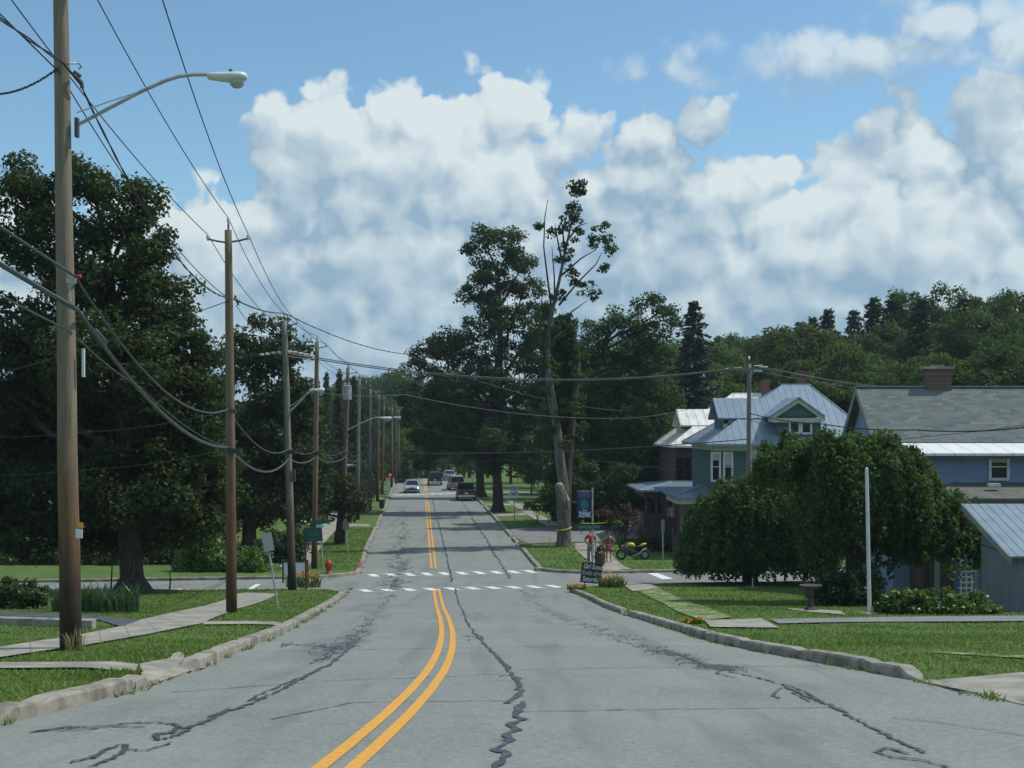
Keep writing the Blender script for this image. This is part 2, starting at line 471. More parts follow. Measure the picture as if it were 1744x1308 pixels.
# ------------------------------------------------------------------ terrain and streets
LE = [(1235, 0), (1168, 270), (1132, 352), (1075, 492), (1040, 548), (1010, 592)]
REd = [(1205, 1744), (1157, 1560), (1100, 1236), (1050, 1075), (1018, 1000), (999, 957)]
lpts = sorted([(gp(u, v).y, gp(u, v).x) for v, u in LE])
rpts = sorted([(gp(u, v).y, gp(u, v).x) for v, u in REd])
CENTER = [(-20, -3.2), (0, -1.75), (9.1, -1.22), (13, -1.02), (17.5, -0.98), (23.7, -1.12), (34, -1.65), (60, -3.36), (84, -5.0), (173, -11.1), (240, -15.7)]
def interp(t, y): return float(np.interp(y, [a for a, _ in t], [b for _, b in t]))
def center(y):
    return sum(interp(CENTER, y + k) for k in (-5, -2.5, 0, 2.5, 5)) / 5
L2 = [(-25, -6.6)] + [(0, -5.2)] + lpts[:-1] + [(62, -7.25), (78, -8.45), (82.6, -8.87), (124, -11.6), (150, -13.4), (185, -15.9), (300, -23.8)]
R2 = [(-25, 6.4), (0, 6.4)] + rpts[:-1] + [(62, 1.95), (70, 1.5), (82.6, 0.65), (124, -2.4), (150, -4.3), (185, -6.7), (300, -14.6)]
def le(y): return sum(interp(L2, y + k) for k in (-2, 0, 2)) / 3
def re(y): return sum(interp(R2, y + k) for k in (-2, 0, 2)) / 3
def sdf(x, y):
    """signed distance to the paving of the two streets (negative on the roadway)"""
    d1 = max(le(y) - x, x - re(y))
    d2 = (abs(y - (64.2 + 0.21 * x)) - 4.1) * 0.98
    R = 3.2
    if d1 < R and d2 < R:
        return R - math.hypot(max(R - d1, 0), max(R - d2, 0)) if (d1 > 0 and d2 > 0) else min(d1, d2)
    return min(d1, d2)

def axis(segs):
    out = []
    for a, b, st in segs: out += list(np.arange(a, b, st))
    return np.array(out + [segs[-1][1]])
gx = axis([(-420, -60, 20), (-60, -30, 2.0), (-30, 24, 0.25), (24, 60, 1.0), (60, 420, 20)])
gy = axis([(-40, 4, 2), (4, 96, 0.25), (96, 190, 0.5), (190, 320, 5), (320, 900, 30)])
SD = np.array([[sdf(float(x), float(y)) if -130 < x < 110 and y < 300 else 9.0 for x in gx] for y in gy])
GZ = np.array([[G(float(y), float(x)) for x in gx] for y in gy])
nx, ny = len(gx), len(gy)
def grid_obj(name, Z, keep, m):
    idx = np.full((ny, nx), -1)
    f = []
    ks = keep[:-1, :-1] & keep[1:, :-1] & keep[:-1, 1:] & keep[1:, 1:] if keep is not None else np.ones((ny - 1, nx - 1), bool)
    used = np.zeros((ny, nx), bool)
    used[:-1, :-1] |= ks; used[1:, :-1] |= ks; used[:-1, 1:] |= ks; used[1:, 1:] |= ks
    idx[used] = np.arange(used.sum())
    jj, ii = np.where(ks)
    F = np.stack([idx[jj, ii], idx[jj, ii + 1], idx[jj + 1, ii + 1], idx[jj + 1, ii]], 1)
    XX, YY = np.meshgrid(gx, gy)
    V = np.stack([XX[used], YY[used], Z[used]], 1).astype(np.float32)
    me = bpy.data.meshes.new(name)
    me.vertices.add(len(V)); me.vertices.foreach_set('co', V.ravel())
    me.loops.add(F.size); me.loops.foreach_set('vertex_index', F.ravel().astype(np.int32))
    me.polygons.add(len(F))
    me.polygons.foreach_set('loop_start', np.arange(0, F.size, 4, dtype=np.int32))
    me.polygons.foreach_set('loop_total', np.full(len(F), 4, dtype=np.int32))
    me.polygons.foreach_set('use_smooth', np.ones(len(F), bool))
    me.materials.append(m); me.update(calc_edges=True)
    o = bpy.data.objects.new(name, me); COL.objects.link(o)
    return tag(o, kind='structure')
def rampw(x, y):
    if x < 0 and 15.3 < y < 19.6 and x > -8: return 1.0
    if x > 3 and y < 16.6 and x < 16: return 1.2
    return 0.25
def rampw_of(x, y): return rampw(float(x), float(y))
RW = np.array([[rampw_of(x, y) for x in gx] for y in gy])
rise = np.clip(SD / RW, 0, 1)
bumpy = np.array([[0.02 * mnoise.noise((float(x) * .5, float(y) * .5, 3)) for x in gx] for y in gy])
GZ2 = GZ + np.where(SD > 0, -0.03 + (LAWN + 0.03) * rise + bumpy * np.clip((SD - .3) / 1.5, 0, 1) , -0.12)
grid_obj('ground', GZ2, None, M_GRASS)
grid_obj('road', GZ, SD < 0.16, M_ROAD)

def sheet(name, A, B, m, off, nlen=None, px_in=True, base_off=LAWN, base_b=None):
    """strip of paving between two edge lines given in photo pixels (projected to the ground)"""
    base_b = base_off if base_b is None else base_b
    def res(pts, n, bo):
        w = [gp(u, v, bo) if px_in else Vector((u, v, 0)) for u, v in pts]
        cum = [0]
        for i in range(1, len(w)): cum.append(cum[-1] + (w[i] - w[i - 1]).length)
        out = []
        for k in range(n + 1):
            s = cum[-1] * k / n; i = max(j for j in range(len(cum)) if cum[j] <= s + 1e-9); i = min(i, len(w) - 2)
            t = (s - cum[i]) / max(1e-9, cum[i + 1] - cum[i])
            out.append(w[i].lerp(w[i + 1], t))
        return out
    n = nlen or 40
    drop_ = []
    a, b = res(A, n, base_off), res(B, n, base_b)
    mb = MB(); m2 = 12
    for i in range(n + 1):
        for j in range(m2 + 1):
            p = a[i].lerp(b[i], j / m2)
            sd_ = sdf(p.x, p.y) if -60 < p.x < 60 else 9
            drop_.append(sd_ < -.02)
            p.z = G(p.y, p.x) + max(0.016, off * min(1, max(0, sd_ / .25)) + LAWN * min(1, max(0, sd_ / rampw(p.x, p.y))))
            mb.v.append(tuple(p))
    for i in range(n):
        for j in range(m2):
            q = i * (m2 + 1) + j
            if not any(drop_[t] for t in (q, q + 1, q + m2 + 2, q + m2 + 1)): mb.f.append((q, q + 1, q + m2 + 2, q + m2 + 1))
    o = mb.build(name, m, smooth=True)
    return tag(o, kind='structure')

# pavements, drives and paths
S = 0.035
sheet('pavement', [(-320, 1170), (0, 1105), (141, 1082.6), (202, 1070), (238, 1058), (289, 1046), (385, 1022), (402, 1013), (420, 1010.5)],
      [(-320, 1200), (0, 1123), (106, 1107), (144, 1102), (250, 1083), (347, 1063), (357, 1057), (405, 1038), (475, 1012)], M_CONC, S, 60)
sheet('front_walk', [(-300, 1133), (0, 1132), (160, 1131), (236, 1130)], [(-300, 1144), (0, 1142), (160, 1141), (236, 1140.5)], M_CONC, S)
sheet('driveway_apron', [(236, 1130), (240, 1140.5), (268, 1166)], [(306, 1128), (318, 1133), (330, 1143)], M_CONC, S, 40, base_b=0.0)
sheet('driveway', [(-250, 1042), (0, 1043), (106, 1047), (205, 1053.7), (237, 1059)], [(-250, 1050), (0, 1050.5), (106, 1053.7), (170, 1058), (207, 1070)], M_BLACKTOP, S)
sheet('verge_crossing', [(347, 1060.5), (420, 1060), (497, 1062.5)], [(345, 1066), (420, 1065), (500, 1067)], M_CONC, S, 10)
sheet('concrete_slab', [(1200, 1058.6), (1297, 1055.5)], [(1210, 1070), (1328, 1071.6)], M_CONC, S, 10)
sheet('driveway', [(1311, 1056.5), (1500, 1053), (1744, 1050.5), (2100, 1046)], [(1326, 1064), (1450, 1061.5), (1744, 1060), (2100, 1058)], M_ROAD2, S)
sheet('driveway_apron', [(1592, 1146), (1744, 1147), (2000, 1150)], [(1566, 1163), (1744, 1210), (1960, 1270)], M_CONC, 0.02, 40, base_b=0.0)
sheet('overgrown_path', [(1585, 1110), (1744, 1119), (2000, 1130)], [(1590, 1113.5), (1744, 1123), (2000, 1136)], M_PATH, S * 0.6)
sheet('overgrown_path', [(1088, 1008), (1129, 1028), (1156, 1044), (1197, 1059)], [(1124, 1003), (1161, 1021), (1202, 1035), (1246, 1053)], M_PATH, S, 40)
sheet('concrete_slab', [(1062, 997.5), (1106, 995.6)], [(1078, 1008), (1124, 1002.8)], M_CONC, S, 10)
sheet('garden_path', [(1340, 1037), (1431, 1041)], [(1356, 1041), (1440, 1048)], M_CONC, S * .6, 14)
sheet('pavement', [(979, 926), (980, 937), (996, 951), (1015, 962), (1026, 975)], [(1016, 925), (1034, 938), (1058, 962), (1072, 969), (1088, 976)], M_CONC, S, 30)
sheet('parking_area', [(853, 904), (884, 900.5), (960, 897), (1100, 892)], [(899, 926), (930, 925), (1000, 923), (1085, 920)], M_ROAD2, S * .6, 40)
sheet('pavement', [(856, 848), (866, 856), (884, 868), (905, 882), (932, 897)], [(862, 848), (880, 858), (903, 869), (925, 880), (960, 895)], M_CONC, S, 40)
sheet('driveway', [(836, 876), (894, 873.5)], [(842, 880), (905, 877)], M_CONC, S * .4, 14)
def joints(A, B, n, name='pavement_joint'):
    mb = MB()
    for i in range(1, n):
        def at(L):
            k = (len(L) - 1) * i / n; j = min(int(k), len(L) - 2); t = k - j
            return gp(L[j][0] + (L[j + 1][0] - L[j][0]) * t, L[j][1] + (L[j + 1][1] - L[j][1]) * t, LAWN)
        a, b = at(A), at(B)
        w = Vector((0, .012, 0))
        vs = []
        for t in range(7):
            p = a.lerp(b, t / 6)
            for s_ in (-1, 1): q = p + w * s_; vs.append((q.x, q.y, G(q.y, q.x) + LAWN + S + .006))
        mb.add(vs, [(2 * t, 2 * t + 1, 2 * t + 3, 2 * t + 2) for t in range(6)])
    return tag(mb.build(name, mat('joint', (.15, .145, .12), .9)), kind='structure')
joints([(-320, 1170), (0, 1105), (141, 1082.6), (238, 1058), (289, 1046), (385, 1022)], [(-320, 1200), (0, 1123), (144, 1102), (250, 1083), (347, 1063), (405, 1038)], 11)
def side_strip(name, f0, f1, y0, y1, m, n=80, off=S):
    ys = np.linspace(y0, y1, n)
    return sheet(name, [(f0(y), y) for y in ys], [(f1(y), y) for y in ys], m, off, n, px_in=False)
side_strip('pavement', lambda y: le(y) - 4.4, lambda y: le(y) - 2.9, 71.5, 178, M_CONC)
for y in (101, 117, 139, 158):
    sheet('driveway', [(le(y) - 9, y), (le(y) - 0.1, y + .5)], [(le(y) - 9, y + 2.6), (le(y) - 0.1, y + 3.1)], M_CONC, S * .5, 12, px_in=False)
for y in (128, 152):
    sheet('driveway', [(re(y) + 0.1, y), (re(y) + 10, y + .5)], [(re(y) + 0.1, y + 3), (re(y) + 10, y + 3.5)], M_CONC, S * .5, 12, px_in=False)

# kerbs: follow the edge of the paving, one run per block corner
def contour(p, sgn, stop, step=0.3):
    def grad(x, y):
        e = 0.02
        gxv = (sdf(x + e, y) - sdf(x - e, y)); gyv = (sdf(x, y + e) - sdf(x, y - e))
        l = math.hypot(gxv, gyv) or 1
        return gxv / l, gyv / l
    out = []; x, y = p
    for _ in range(2000):
        for _ in range(3):
            a, b = grad(x, y); s = sdf(x, y); x -= a * s; y -= b * s
        a, b = grad(x, y)
        out.append((x, y, a, b))
        if stop(x, y): break
        x += -b * sgn * step; y += a * sgn * step
    return out
def kerb(pts, gaps, hfun=lambda x, y: 0.15):
    mb = MB(); prev = None
    for i, (x, y, a, b) in enumerate(pts):
        h = hfun(x, y)
        for (y0, y1) in gaps:
            h = min(h, 0.02 + 0.13 * (1 - sstep(y0 - .25, y0 + .1, y) * (1 - sstep(y1 - .1, y1 + .25, y))))
        j = 0.014 * mnoise.noise((x * 1.7, y * 1.7, 0)); j2 = 0.02 * mnoise.noise((x * 2.3, y * 2.3, 9)); j3 = 0.02 * mnoise.noise((x * .6, y * .6, 5))
        seam = (i % 9 == 0)
        hh = max(0.012, h + j3 * .5) + j * .6 - (0.03 if seam else 0)
        z = G(y)
        prof = [(-0.012 + j2 + (0.02 if seam else 0), -0.08), (0.0 + j2 + (0.02 if seam else 0), hh - 0.03), (0.025 + j2, hh), (0.20 + j2 * .5, hh + 0.004), (0.24, hh - 0.02), (0.25, -0.1)]
        ring = [(x + a * q, y + b * q, z + r) for q, r in prof]
        o = len(mb.v); mb.v += ring
        if prev is not None:
            for k in range(len(prof) - 1): mb.f.append((prev + k, prev + k + 1, o + k + 1, o + k))
        prev = o
    return tag(mb.build('kerb', M_KERB), kind='structure')
yl0, yl1 = gp(268, 1168).y, gp(325, 1140).y
kerb(contour((le(2), 2), -1, lambda x, y: x < -60), [(yl0, yl1), (11.2, 11.9)])
kerb(contour((le(185), 185), 1, lambda x, y: x < -60), [(101, 103.5), (117, 119.5), (139, 142)])
yr0 = gp(1572, 1157).y
kerb(contour((re(2), 2), 1, lambda x, y: x > 60), [(2, yr0), (39.6, 41.6)])
kerb(contour((re(185), 185), -1, lambda x, y: x > 60), [(84, 88.5), (92, 94), (128, 131), (152, 155)])
mb = MB()                                        # low concrete edging beside the drive
a0, a1 = base(-250, 1056), base(160, 1069)
for i in range(12):
    p = a0.lerp(a1, i / 12); q = a0.lerp(a1, (i + 1) / 12)
    for t in (p, q): t.z = G(t.y) + LAWN
    mb.loft([[r + Vector(o) for o in ((0, -.16, -.1), (0, -.16, .17), (0, .16, .17), (0, .16, -.1))] for r in (p, q)])
tag(mb.build('kerb', M_KERB), kind='structure')

# painted lines
def ribbon(mb, pts, wid, off, jit=0.0):
    """pts: world xy list; flat ribbon laid on the road"""
    prev = None
    for i, (x, y) in enumerate(pts):
        x0, y0 = pts[max(i - 1, 0)]; x1, y1 = pts[min(i + 1, len(pts) - 1)]
        l = math.hypot(x1 - x0, y1 - y0) or 1
        nxv, nyv = (y1 - y0) / l, -(x1 - x0) / l
        w = wid[i] if hasattr(wid, '__len__') else wid
        o = len(mb.v); z = G(y) + off
        mb.v += [(x - nxv * w / 2, y - nyv * w / 2, z), (x + nxv * w / 2, y + nyv * w / 2, z)]
        if prev is not None: mb.f.append((prev, prev + 1, o + 1, o))
        prev = o
def ycorr(y): return 0.0
for sx in (-1, 1):
    mb = MB()
    for (y0, y1) in ((-10, 60.5), (72.5, 140), (143.5, 154.5), (159, 200)):
        ys = np.arange(y0, y1, 0.5)
        ribbon(mb, [(center(y) + sx * 0.115, y) for y in ys], 0.115, 0.008)
    tag(mb.build('yellow_line', M_YEL), kind='structure')

def stripes(p0, p1, n, depth, faded):
    """ladder crossing seen almost edge-on: two thin lines with bars between them"""
    mb = MB(); mf = MB()
    a, b = gp(*p0), gp(*p1)
    t = (b - a).normalized(); up = Vector((-t.y, t.x, 0))
    L = (b - a).length
    def quad(m, s0, s1, q0, q1, off):
        k = max(1, int((s1 - s0) / 1.0))
        for i in range(k):
            u0 = s0 + (s1 - s0) * i / k; u1 = s0 + (s1 - s0) * (i + 1) / k
            vs = []
            for s, q in ((u0, q0), (u1, q0), (u1, q1), (u0, q1)):
                p = a + t * s + up * q; vs.append((p.x, p.y, G(p.y) + off))
            m.add(vs, [(0, 1, 2, 3)])
    quad(mf, 0, L, -depth / 2 - .14, -depth / 2, 0.006); quad(mf, 0, L, depth / 2, depth / 2 + .14, 0.006)
    for i in range(n):
        s = L * (i + 0.45) / n
        quad(mb, s, s + L / n * 0.42, -depth / 2 + .01, depth / 2 - .01, 0.008)
    tag(mf.build('crossing_line', M_FADED), kind='structure')
    return tag(mb.build('crossing_bars', M_WHITE), kind='structure')
stripes((598, 1006.5), (955, 998.5), 10, 1.5, True)
stripes((616, 980.5), (913, 973.2), 10, 1.5, True)
stripes((668, 843.5), (800, 839.5), 10, 2.6, True)
def patch(pxs, off=0.008, m=M_WHITE, name='stop_bar', bo=0.0):
    mb = MB(); mb.poly([tuple(Vector((p.x, p.y, G(p.y) + off))) for p in (gp(u, v, bo) for u, v in pxs)])
    return tag(mb.build(name, m), kind='structure')
patch([(1103, 976.5), (1120, 976.2), (1147, 986.3), (1128, 986.6)])
patch([(418, 1009), (425, 1010), (434, 1001), (445, 995.2), (436, 995), (427, 1000)])
patch([(289, 1003), (310, 1003), (311, 1005), (289, 1005.4)])

# crack sealing: transverse saw cuts, wandering tar bands and their squiggles
mbt, mbs = MB(), MB()
r2 = random.Random(5)
def world_line(pxs, n):
    w = [gp(u, v) for u, v in pxs]; out = []
    for i in range(len(w) - 1):
        for k in range(n):
            p = w[i].lerp(w[i + 1], k / n); out.append((p.x, p.y))
    out.append((w[-1].x, w[-1].y)); return out
def tarline(pxs, wid, n=8, wob=0.02, mb=mbt, off=0.0115):
    pts = world_line(pxs, n); ws = []
    q = []
    for i, (x, y) in enumerate(pts):
        q.append((x + r2.uniform(-wob, wob), y + r2.uniform(-wob, wob) * 2)); ws.append(wid * .68 * r2.uniform(0.3, 1.4))
    ribbon(mb, q, ws, off)
# middle seam (traced)
tarline([(775, 1003), (781, 1025), (790, 1046), (800, 1066), (812, 1085), (820, 1090), (829, 1102), (840, 1113), (850, 1122), (858, 1131), (866, 1140), (862, 1142), (872, 1146)], 0.09, 6, 0.03)
tarline([(872, 1146), (876, 1156), (886, 1168), (880, 1176), (890, 1175), (883, 1185), (864, 1199)], 0.10, 3, 0.01)
tarline([(892, 1196), (884, 1208), (878, 1222), (893, 1226), (866, 1235), (880, 1244), (862, 1252), (870, 1262), (852, 1262)], 0.13, 3, 0.01)
tarline([(872, 1263), (846, 1275), (843, 1279), (864, 1283), (856, 1296), (846, 1308), (840, 1325)], 0.12, 3, 0.012)
for (x, y) in ((800, 1085), (822, 1086), (815, 1083), (806, 1090)):
    tarline([(x, y), (x + r2.uniform(-14, 14), y + r2.uniform(-4, 4)), (x + r2.uniform(-16, 16), y + r2.uniform(-4, 4))], 0.04, 3)
tarline([(850, 1153), (862, 1150), (874, 1152), (888, 1156), (884, 1158)], 0.05, 3)
# seams beyond the junction
tarline([(771, 992), (767, 975), (760, 945), (752, 910), (744, 880), (737, 852)], 0.13, 22, 0.06)
tarline([(870, 986), (858, 968), (843, 944), (828, 918), (810, 893), (797, 870), (786, 852)], 0.14, 22, 0.1)
def squiggle_band(path, width_px, count, wid, ln=0.5):
    w = [gp(u, v) for u, v in path]; wp = width_px
    for _ in range(count):
        t = r2.random() * (len(w) - 1); i = int(t); p = w[i].lerp(w[i + 1], t - i); d = p.y
        f = wp[i] * (1 - (t - i)) + wp[i + 1] * (t - i)
        p = p + Vector((r2.gauss(0, .30) * f, r2.gauss(0, .35) * f * 1.5, 0))
        pts = [(p.x, p.y)]; a = r2.uniform(0, 6.28)
        for _ in range(r2.randint(3, 7)):
            a += r2.uniform(-1.1, 1.1)
            pts.append((pts[-1][0] + math.cos(a) * ln * r2.uniform(.15, .5), pts[-1][1] + math.sin(a) * ln * r2.uniform(.3, 1.0)))
        ribbon(mbt, pts, [wid * r2.uniform(.5, 1.3) for _ in pts], 0.0115 + r2.random() * 0.001)
squiggle_band([(668, 1012), (640, 1042), (616, 1072), (588, 1098), (540, 1128)], [.2, .28, .3, .3, .15], 270, 0.024, .18)
squiggle_band([(888, 1004), (915, 1030), (960, 1052), (1030, 1075), (1110, 1104), (1200, 1132), (1250, 1143)], [.2, .26, .4, .48, .42, .24, .1], 330, 0.020, .19)
squiggle_band([(690, 865), (684, 900), (680, 940), (676, 976), (672, 1004)], [.25, .4, .4, .25, .15], 150, 0.06, .5)
squiggle_band([(520, 1095), (560, 1102), (610, 1096)], [.4, .3, .2], 22, 0.035, .3)
tarline([(612, 1088), (590, 1108), (566, 1130), (535, 1145), (500, 1164), (468, 1180), (430, 1198), (378, 1216), (345, 1232), (300, 1245)], 0.085, 10, 0.03)
tarline([(545, 1138), (510, 1156), (470, 1172), (420, 1194)], 0.05, 8, 0.03)
tarline([(380, 1215), (352, 1222), (368, 1218), (392, 1206)], 0.06, 5, 0.02)
tarline([(50, 1249), (110, 1240), (160, 1239), (215, 1234), (270, 1232), (306, 1236), (290, 1250), (262, 1252), (268, 1262), (300, 1254), (330, 1242)], 0.075, 6, 0.025)
tarline([(60, 1246), (130, 1245), (190, 1238), (250, 1240)], 0.05, 6, 0.02)
tarline([(118, 1300), (160, 1292), (178, 1280), (206, 1270), (214, 1278), (196, 1292), (150, 1308)], 0.07, 5, 0.02)
tarline([(214, 1278), (250, 1280), (292, 1266)], 0.04, 5, 0.015)
tarline([(300, 1132), (330, 1123), (362, 1114)], 0.05, 6, 0.02)
tarline([(1130, 1107), (1180, 1124), (1215, 1138), (1250, 1146), (1290, 1155), (1330, 1166), (1366, 1184), (1400, 1196), (1425, 1208), (1455, 1225), (1490, 1243), (1520, 1258), (1560, 1275), (1574, 1284)], 0.06, 8, 0.025)
tarline([(1228, 1140), (1222, 1148), (1252, 1155)], 0.05, 4, 0.01)
tarline([(1336, 1166), (1370, 1178), (1402, 1198), (1380, 1196), (1350, 1180)], 0.045, 5, 0.01)
tarline([(1330, 1172), (1316, 1186), (1328, 1190)], 0.06, 4, 0.01)
tarline([(1545, 1285), (1510, 1275), (1492, 1282), (1520, 1291), (1570, 1296), (1615, 1308)], 0.055, 5, 0.01)
tarline([(1522, 1224), (1600, 1232), (1744, 1254), (1800, 1262)], 0.03, 6, 0.006)
def seam(pxs, wid=0.035): tarline(pxs, wid, 14, 0.01, mbs, 0.0065)
for pxs in ([(430, 1112), (740, 1104), (1000, 1100), (1210, 1101)], [(290, 1180), (560, 1160), (760, 1153), (855, 1148)], [(872, 1141), (1100, 1137), (1400, 1135)],
            [(460, 1226), (600, 1197), (860, 1194)], [(888, 1213), (1100, 1209), (1400, 1206), (1440, 1207)], [(540, 1034), (770, 1032), (1000, 1031)],
            [(500, 1058), (760, 1054), (1050, 1053)], [(645, 935), (730, 930), (880, 927)], [(652, 905), (740, 902), (860, 900)], [(610, 1000 + 20), (900, 1017)]):
    seam(pxs)
tag(mbt.build('crack_sealant', M_TAR), kind='structure')
tag(mbs.build('seam_sealant', M_SEAM), kind='structure')
# kerb paint by the hydrant
mb = MB()
for i in range(8):
    y0, y1 = 71.2 + i * .35, 71.55 + i * .35
    mb.add([(le(y) - o, y, G(y) + .168) for y, o in ((y0, .03), (y1, .03), (y1, .19), (y0, .19))], [(0, 1, 2, 3)])
tag(mb.build('kerb_paint', M_RED), kind='structure')

# ------------------------------------------------------------------ vegetation
L_MAPLE = leaf_mat('maple_leaves', (0.016, 0.036, 0.009), (0.043, 0.066, 0.017), nscale=0.35, trans=.25, rough=.62, spec=.22)
L_MAPLE2 = leaf_mat('green_leaves', (0.016, 0.044, 0.014), (0.048, 0.095, 0.026), nscale=0.35, trans=.28, rough=.62, spec=.22)
L_WEEP = leaf_mat('glossy_leaves', (0.017, 0.050, 0.013), (0.078, 0.150, 0.034), rough=0.6, spec=0.2, nscale=0.8)
L_SPRUCE = leaf_mat('spruce_needles', (0.022, 0.050, 0.040), (0.045, 0.082, 0.062), trans=0.12, rough=0.6)
L_PINE = leaf_mat('conifer_needles', (0.018, 0.042, 0.022), (0.042, 0.074, 0.032), trans=0.12, rough=0.6)
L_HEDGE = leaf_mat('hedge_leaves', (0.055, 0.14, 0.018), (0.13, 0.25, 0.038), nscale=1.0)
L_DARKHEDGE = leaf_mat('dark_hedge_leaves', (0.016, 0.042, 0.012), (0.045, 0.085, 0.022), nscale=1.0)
L_HYD = leaf_mat('shrub_leaves', (0.032, 0.085, 0.014), (0.085, 0.19, 0.028), (0.45, 0.45, 0.10), rough=0.4, nscale=1.2)
L_RED = leaf_mat('red_leaves', (0.045, 0.012, 0.016), (0.10, 0.022, 0.026), trans=0.25)
L_IRIS = leaf_mat('iris_blades', (0.030, 0.085, 0.035), (0.07, 0.15, 0.06), trans=0.25)
L_LILY = leaf_mat('lily_leaves', (0.045, 0.11, 0.02), (0.10, 0.19, 0.03))
L_PETAL = leaf_mat('orange_petals', (0.75, 0.22, 0.01), (0.80, 0.40, 0.02), trans=0.3)
L_PINK = leaf_mat('pink_petals', (0.65, 0.25, 0.33), (0.75, 0.55, 0.55), trans=0.3)
L_TAN = leaf_mat('dry_grass', (0.36, 0.30, 0.15), (0.22, 0.22, 0.09), trans=0.2)
L_BLADE = leaf_mat('grass_blades', (0.090, 0.170, 0.030), (0.195, 0.285, 0.070), (0.24, 0.25, 0.10), trans=0.4, rough=0.6, spec=0.2, nscale=0.5)
L_WOOD1 = leaf_mat('woodland_leaves', (0.020, 0.058, 0.018), (0.058, 0.112, 0.030), nscale=0.25, rough=.65, spec=.2)
L_WOOD2 = leaf_mat('olive_woodland_leaves', (0.034, 0.060, 0.017), (0.074, 0.108, 0.028), nscale=0.25, rough=.65, spec=.2)
L_WOOD3 = leaf_mat('bright_woodland_leaves', (0.038, 0.095, 0.016), (0.098, 0.175, 0.030), nscale=0.25, rough=.65, spec=.2)

def unit(v): return v / np.maximum(1e-9, np.linalg.norm(v, axis=-1, keepdims=True))
def leaf_quads(c, nrm, size, aspect=0.62, r=rng, tip=None):
    """diamond leaves at c (n,3) facing nrm; tip: preferred pointing direction"""
    n = len(c)
    t = r.normal(size=(n, 3)) if tip is None else tip + r.normal(size=(n, 3)) * 0.45
    t = unit(t - nrm * (t * nrm).sum(1, keepdims=True))
    b = np.cross(nrm, t)
    s = (size * r.uniform(0.65, 1.3, n))[:, None]
    fold = nrm * s * 0.12
    V = np.stack([c - t * s * .5, c + b * s * .5 * aspect - fold + t * s * .08, c + t * s * .5, c - b * s * .5 * aspect - fold + t * s * .08], 1)
    return V.reshape(-1, 3)
def clumps(cent, rad, per, size, flat=0.75, up=0.35, hollow=0.45, r=rng, droop=0.0, aspect=0.62):
    """leaf clusters: cent (m,3), rad (m,)"""
    m = len(cent); idx = np.repeat(np.arange(m), per)
    d = unit(r.normal(size=(len(idx), 3)))
    rr = rad[idx] * (hollow + (1 - hollow) * r.random(len(idx)) ** 0.6) * r.uniform(.8, 1.15, len(idx))
    c = cent[idx] + d * rr[:, None] * np.array([1, 1, flat])
    nrm = unit(d * 0.8 + np.array([0, 0, up]) + r.normal(size=d.shape) * 0.55)
    tip = None
    if droop: tip = d * (1 - droop) + np.array([0, 0, -1.0]) * droop * 2
    return leaf_quads(c, nrm, size, aspect, r, tip)
def blob_centers(blobs, dens, r=rng, inner=0.35):
    """blobs: (x,y,z,rx,ry,rz) -> clump middles, mostly near the blob's skin"""
    out = []
    for (x, y, z, rx, ry, rz) in blobs:
        n = max(4, int(dens * (rx * rz + ry * rz + rx * ry) / 3))
        d = unit(r.normal(size=(n, 3)))
        k = (inner + (1 - inner) * r.random(n) ** 0.5)[:, None]
        out.append(np.array([x, y, z]) + d * k * np.array([rx, ry, rz]))
    return np.concatenate(out)
def px_blobs(lst, d, depth=1.0):
    out = []
    for b in lst:
        u, v, ru, rv = b[:4]; dd = d + (b[4] if len(b) > 4 else 0)
        p = W(u, v, dd); k = px(dd)
        out.append((p.x, p.y, p.z, ru * k, (ru + rv) / 2 * k * depth, rv * k))
    return out
def bend(a, b, k, r=random, n=5):
    a, b = Vector(a), Vector(b); L = (b - a).length
    o1 = Vector((r.uniform(-1, 1), r.uniform(-1, 1), r.uniform(-.3, .8))) * L * k
    o2 = Vector((r.uniform(-1, 1), r.uniform(-1, 1), r.uniform(-.2, .5))) * L * k * .6
    return [a.lerp(b, t) + o1 * math.sin(math.pi * t) + o2 * math.sin(2 * math.pi * t) for t in [i / n for i in range(n + 1)]]

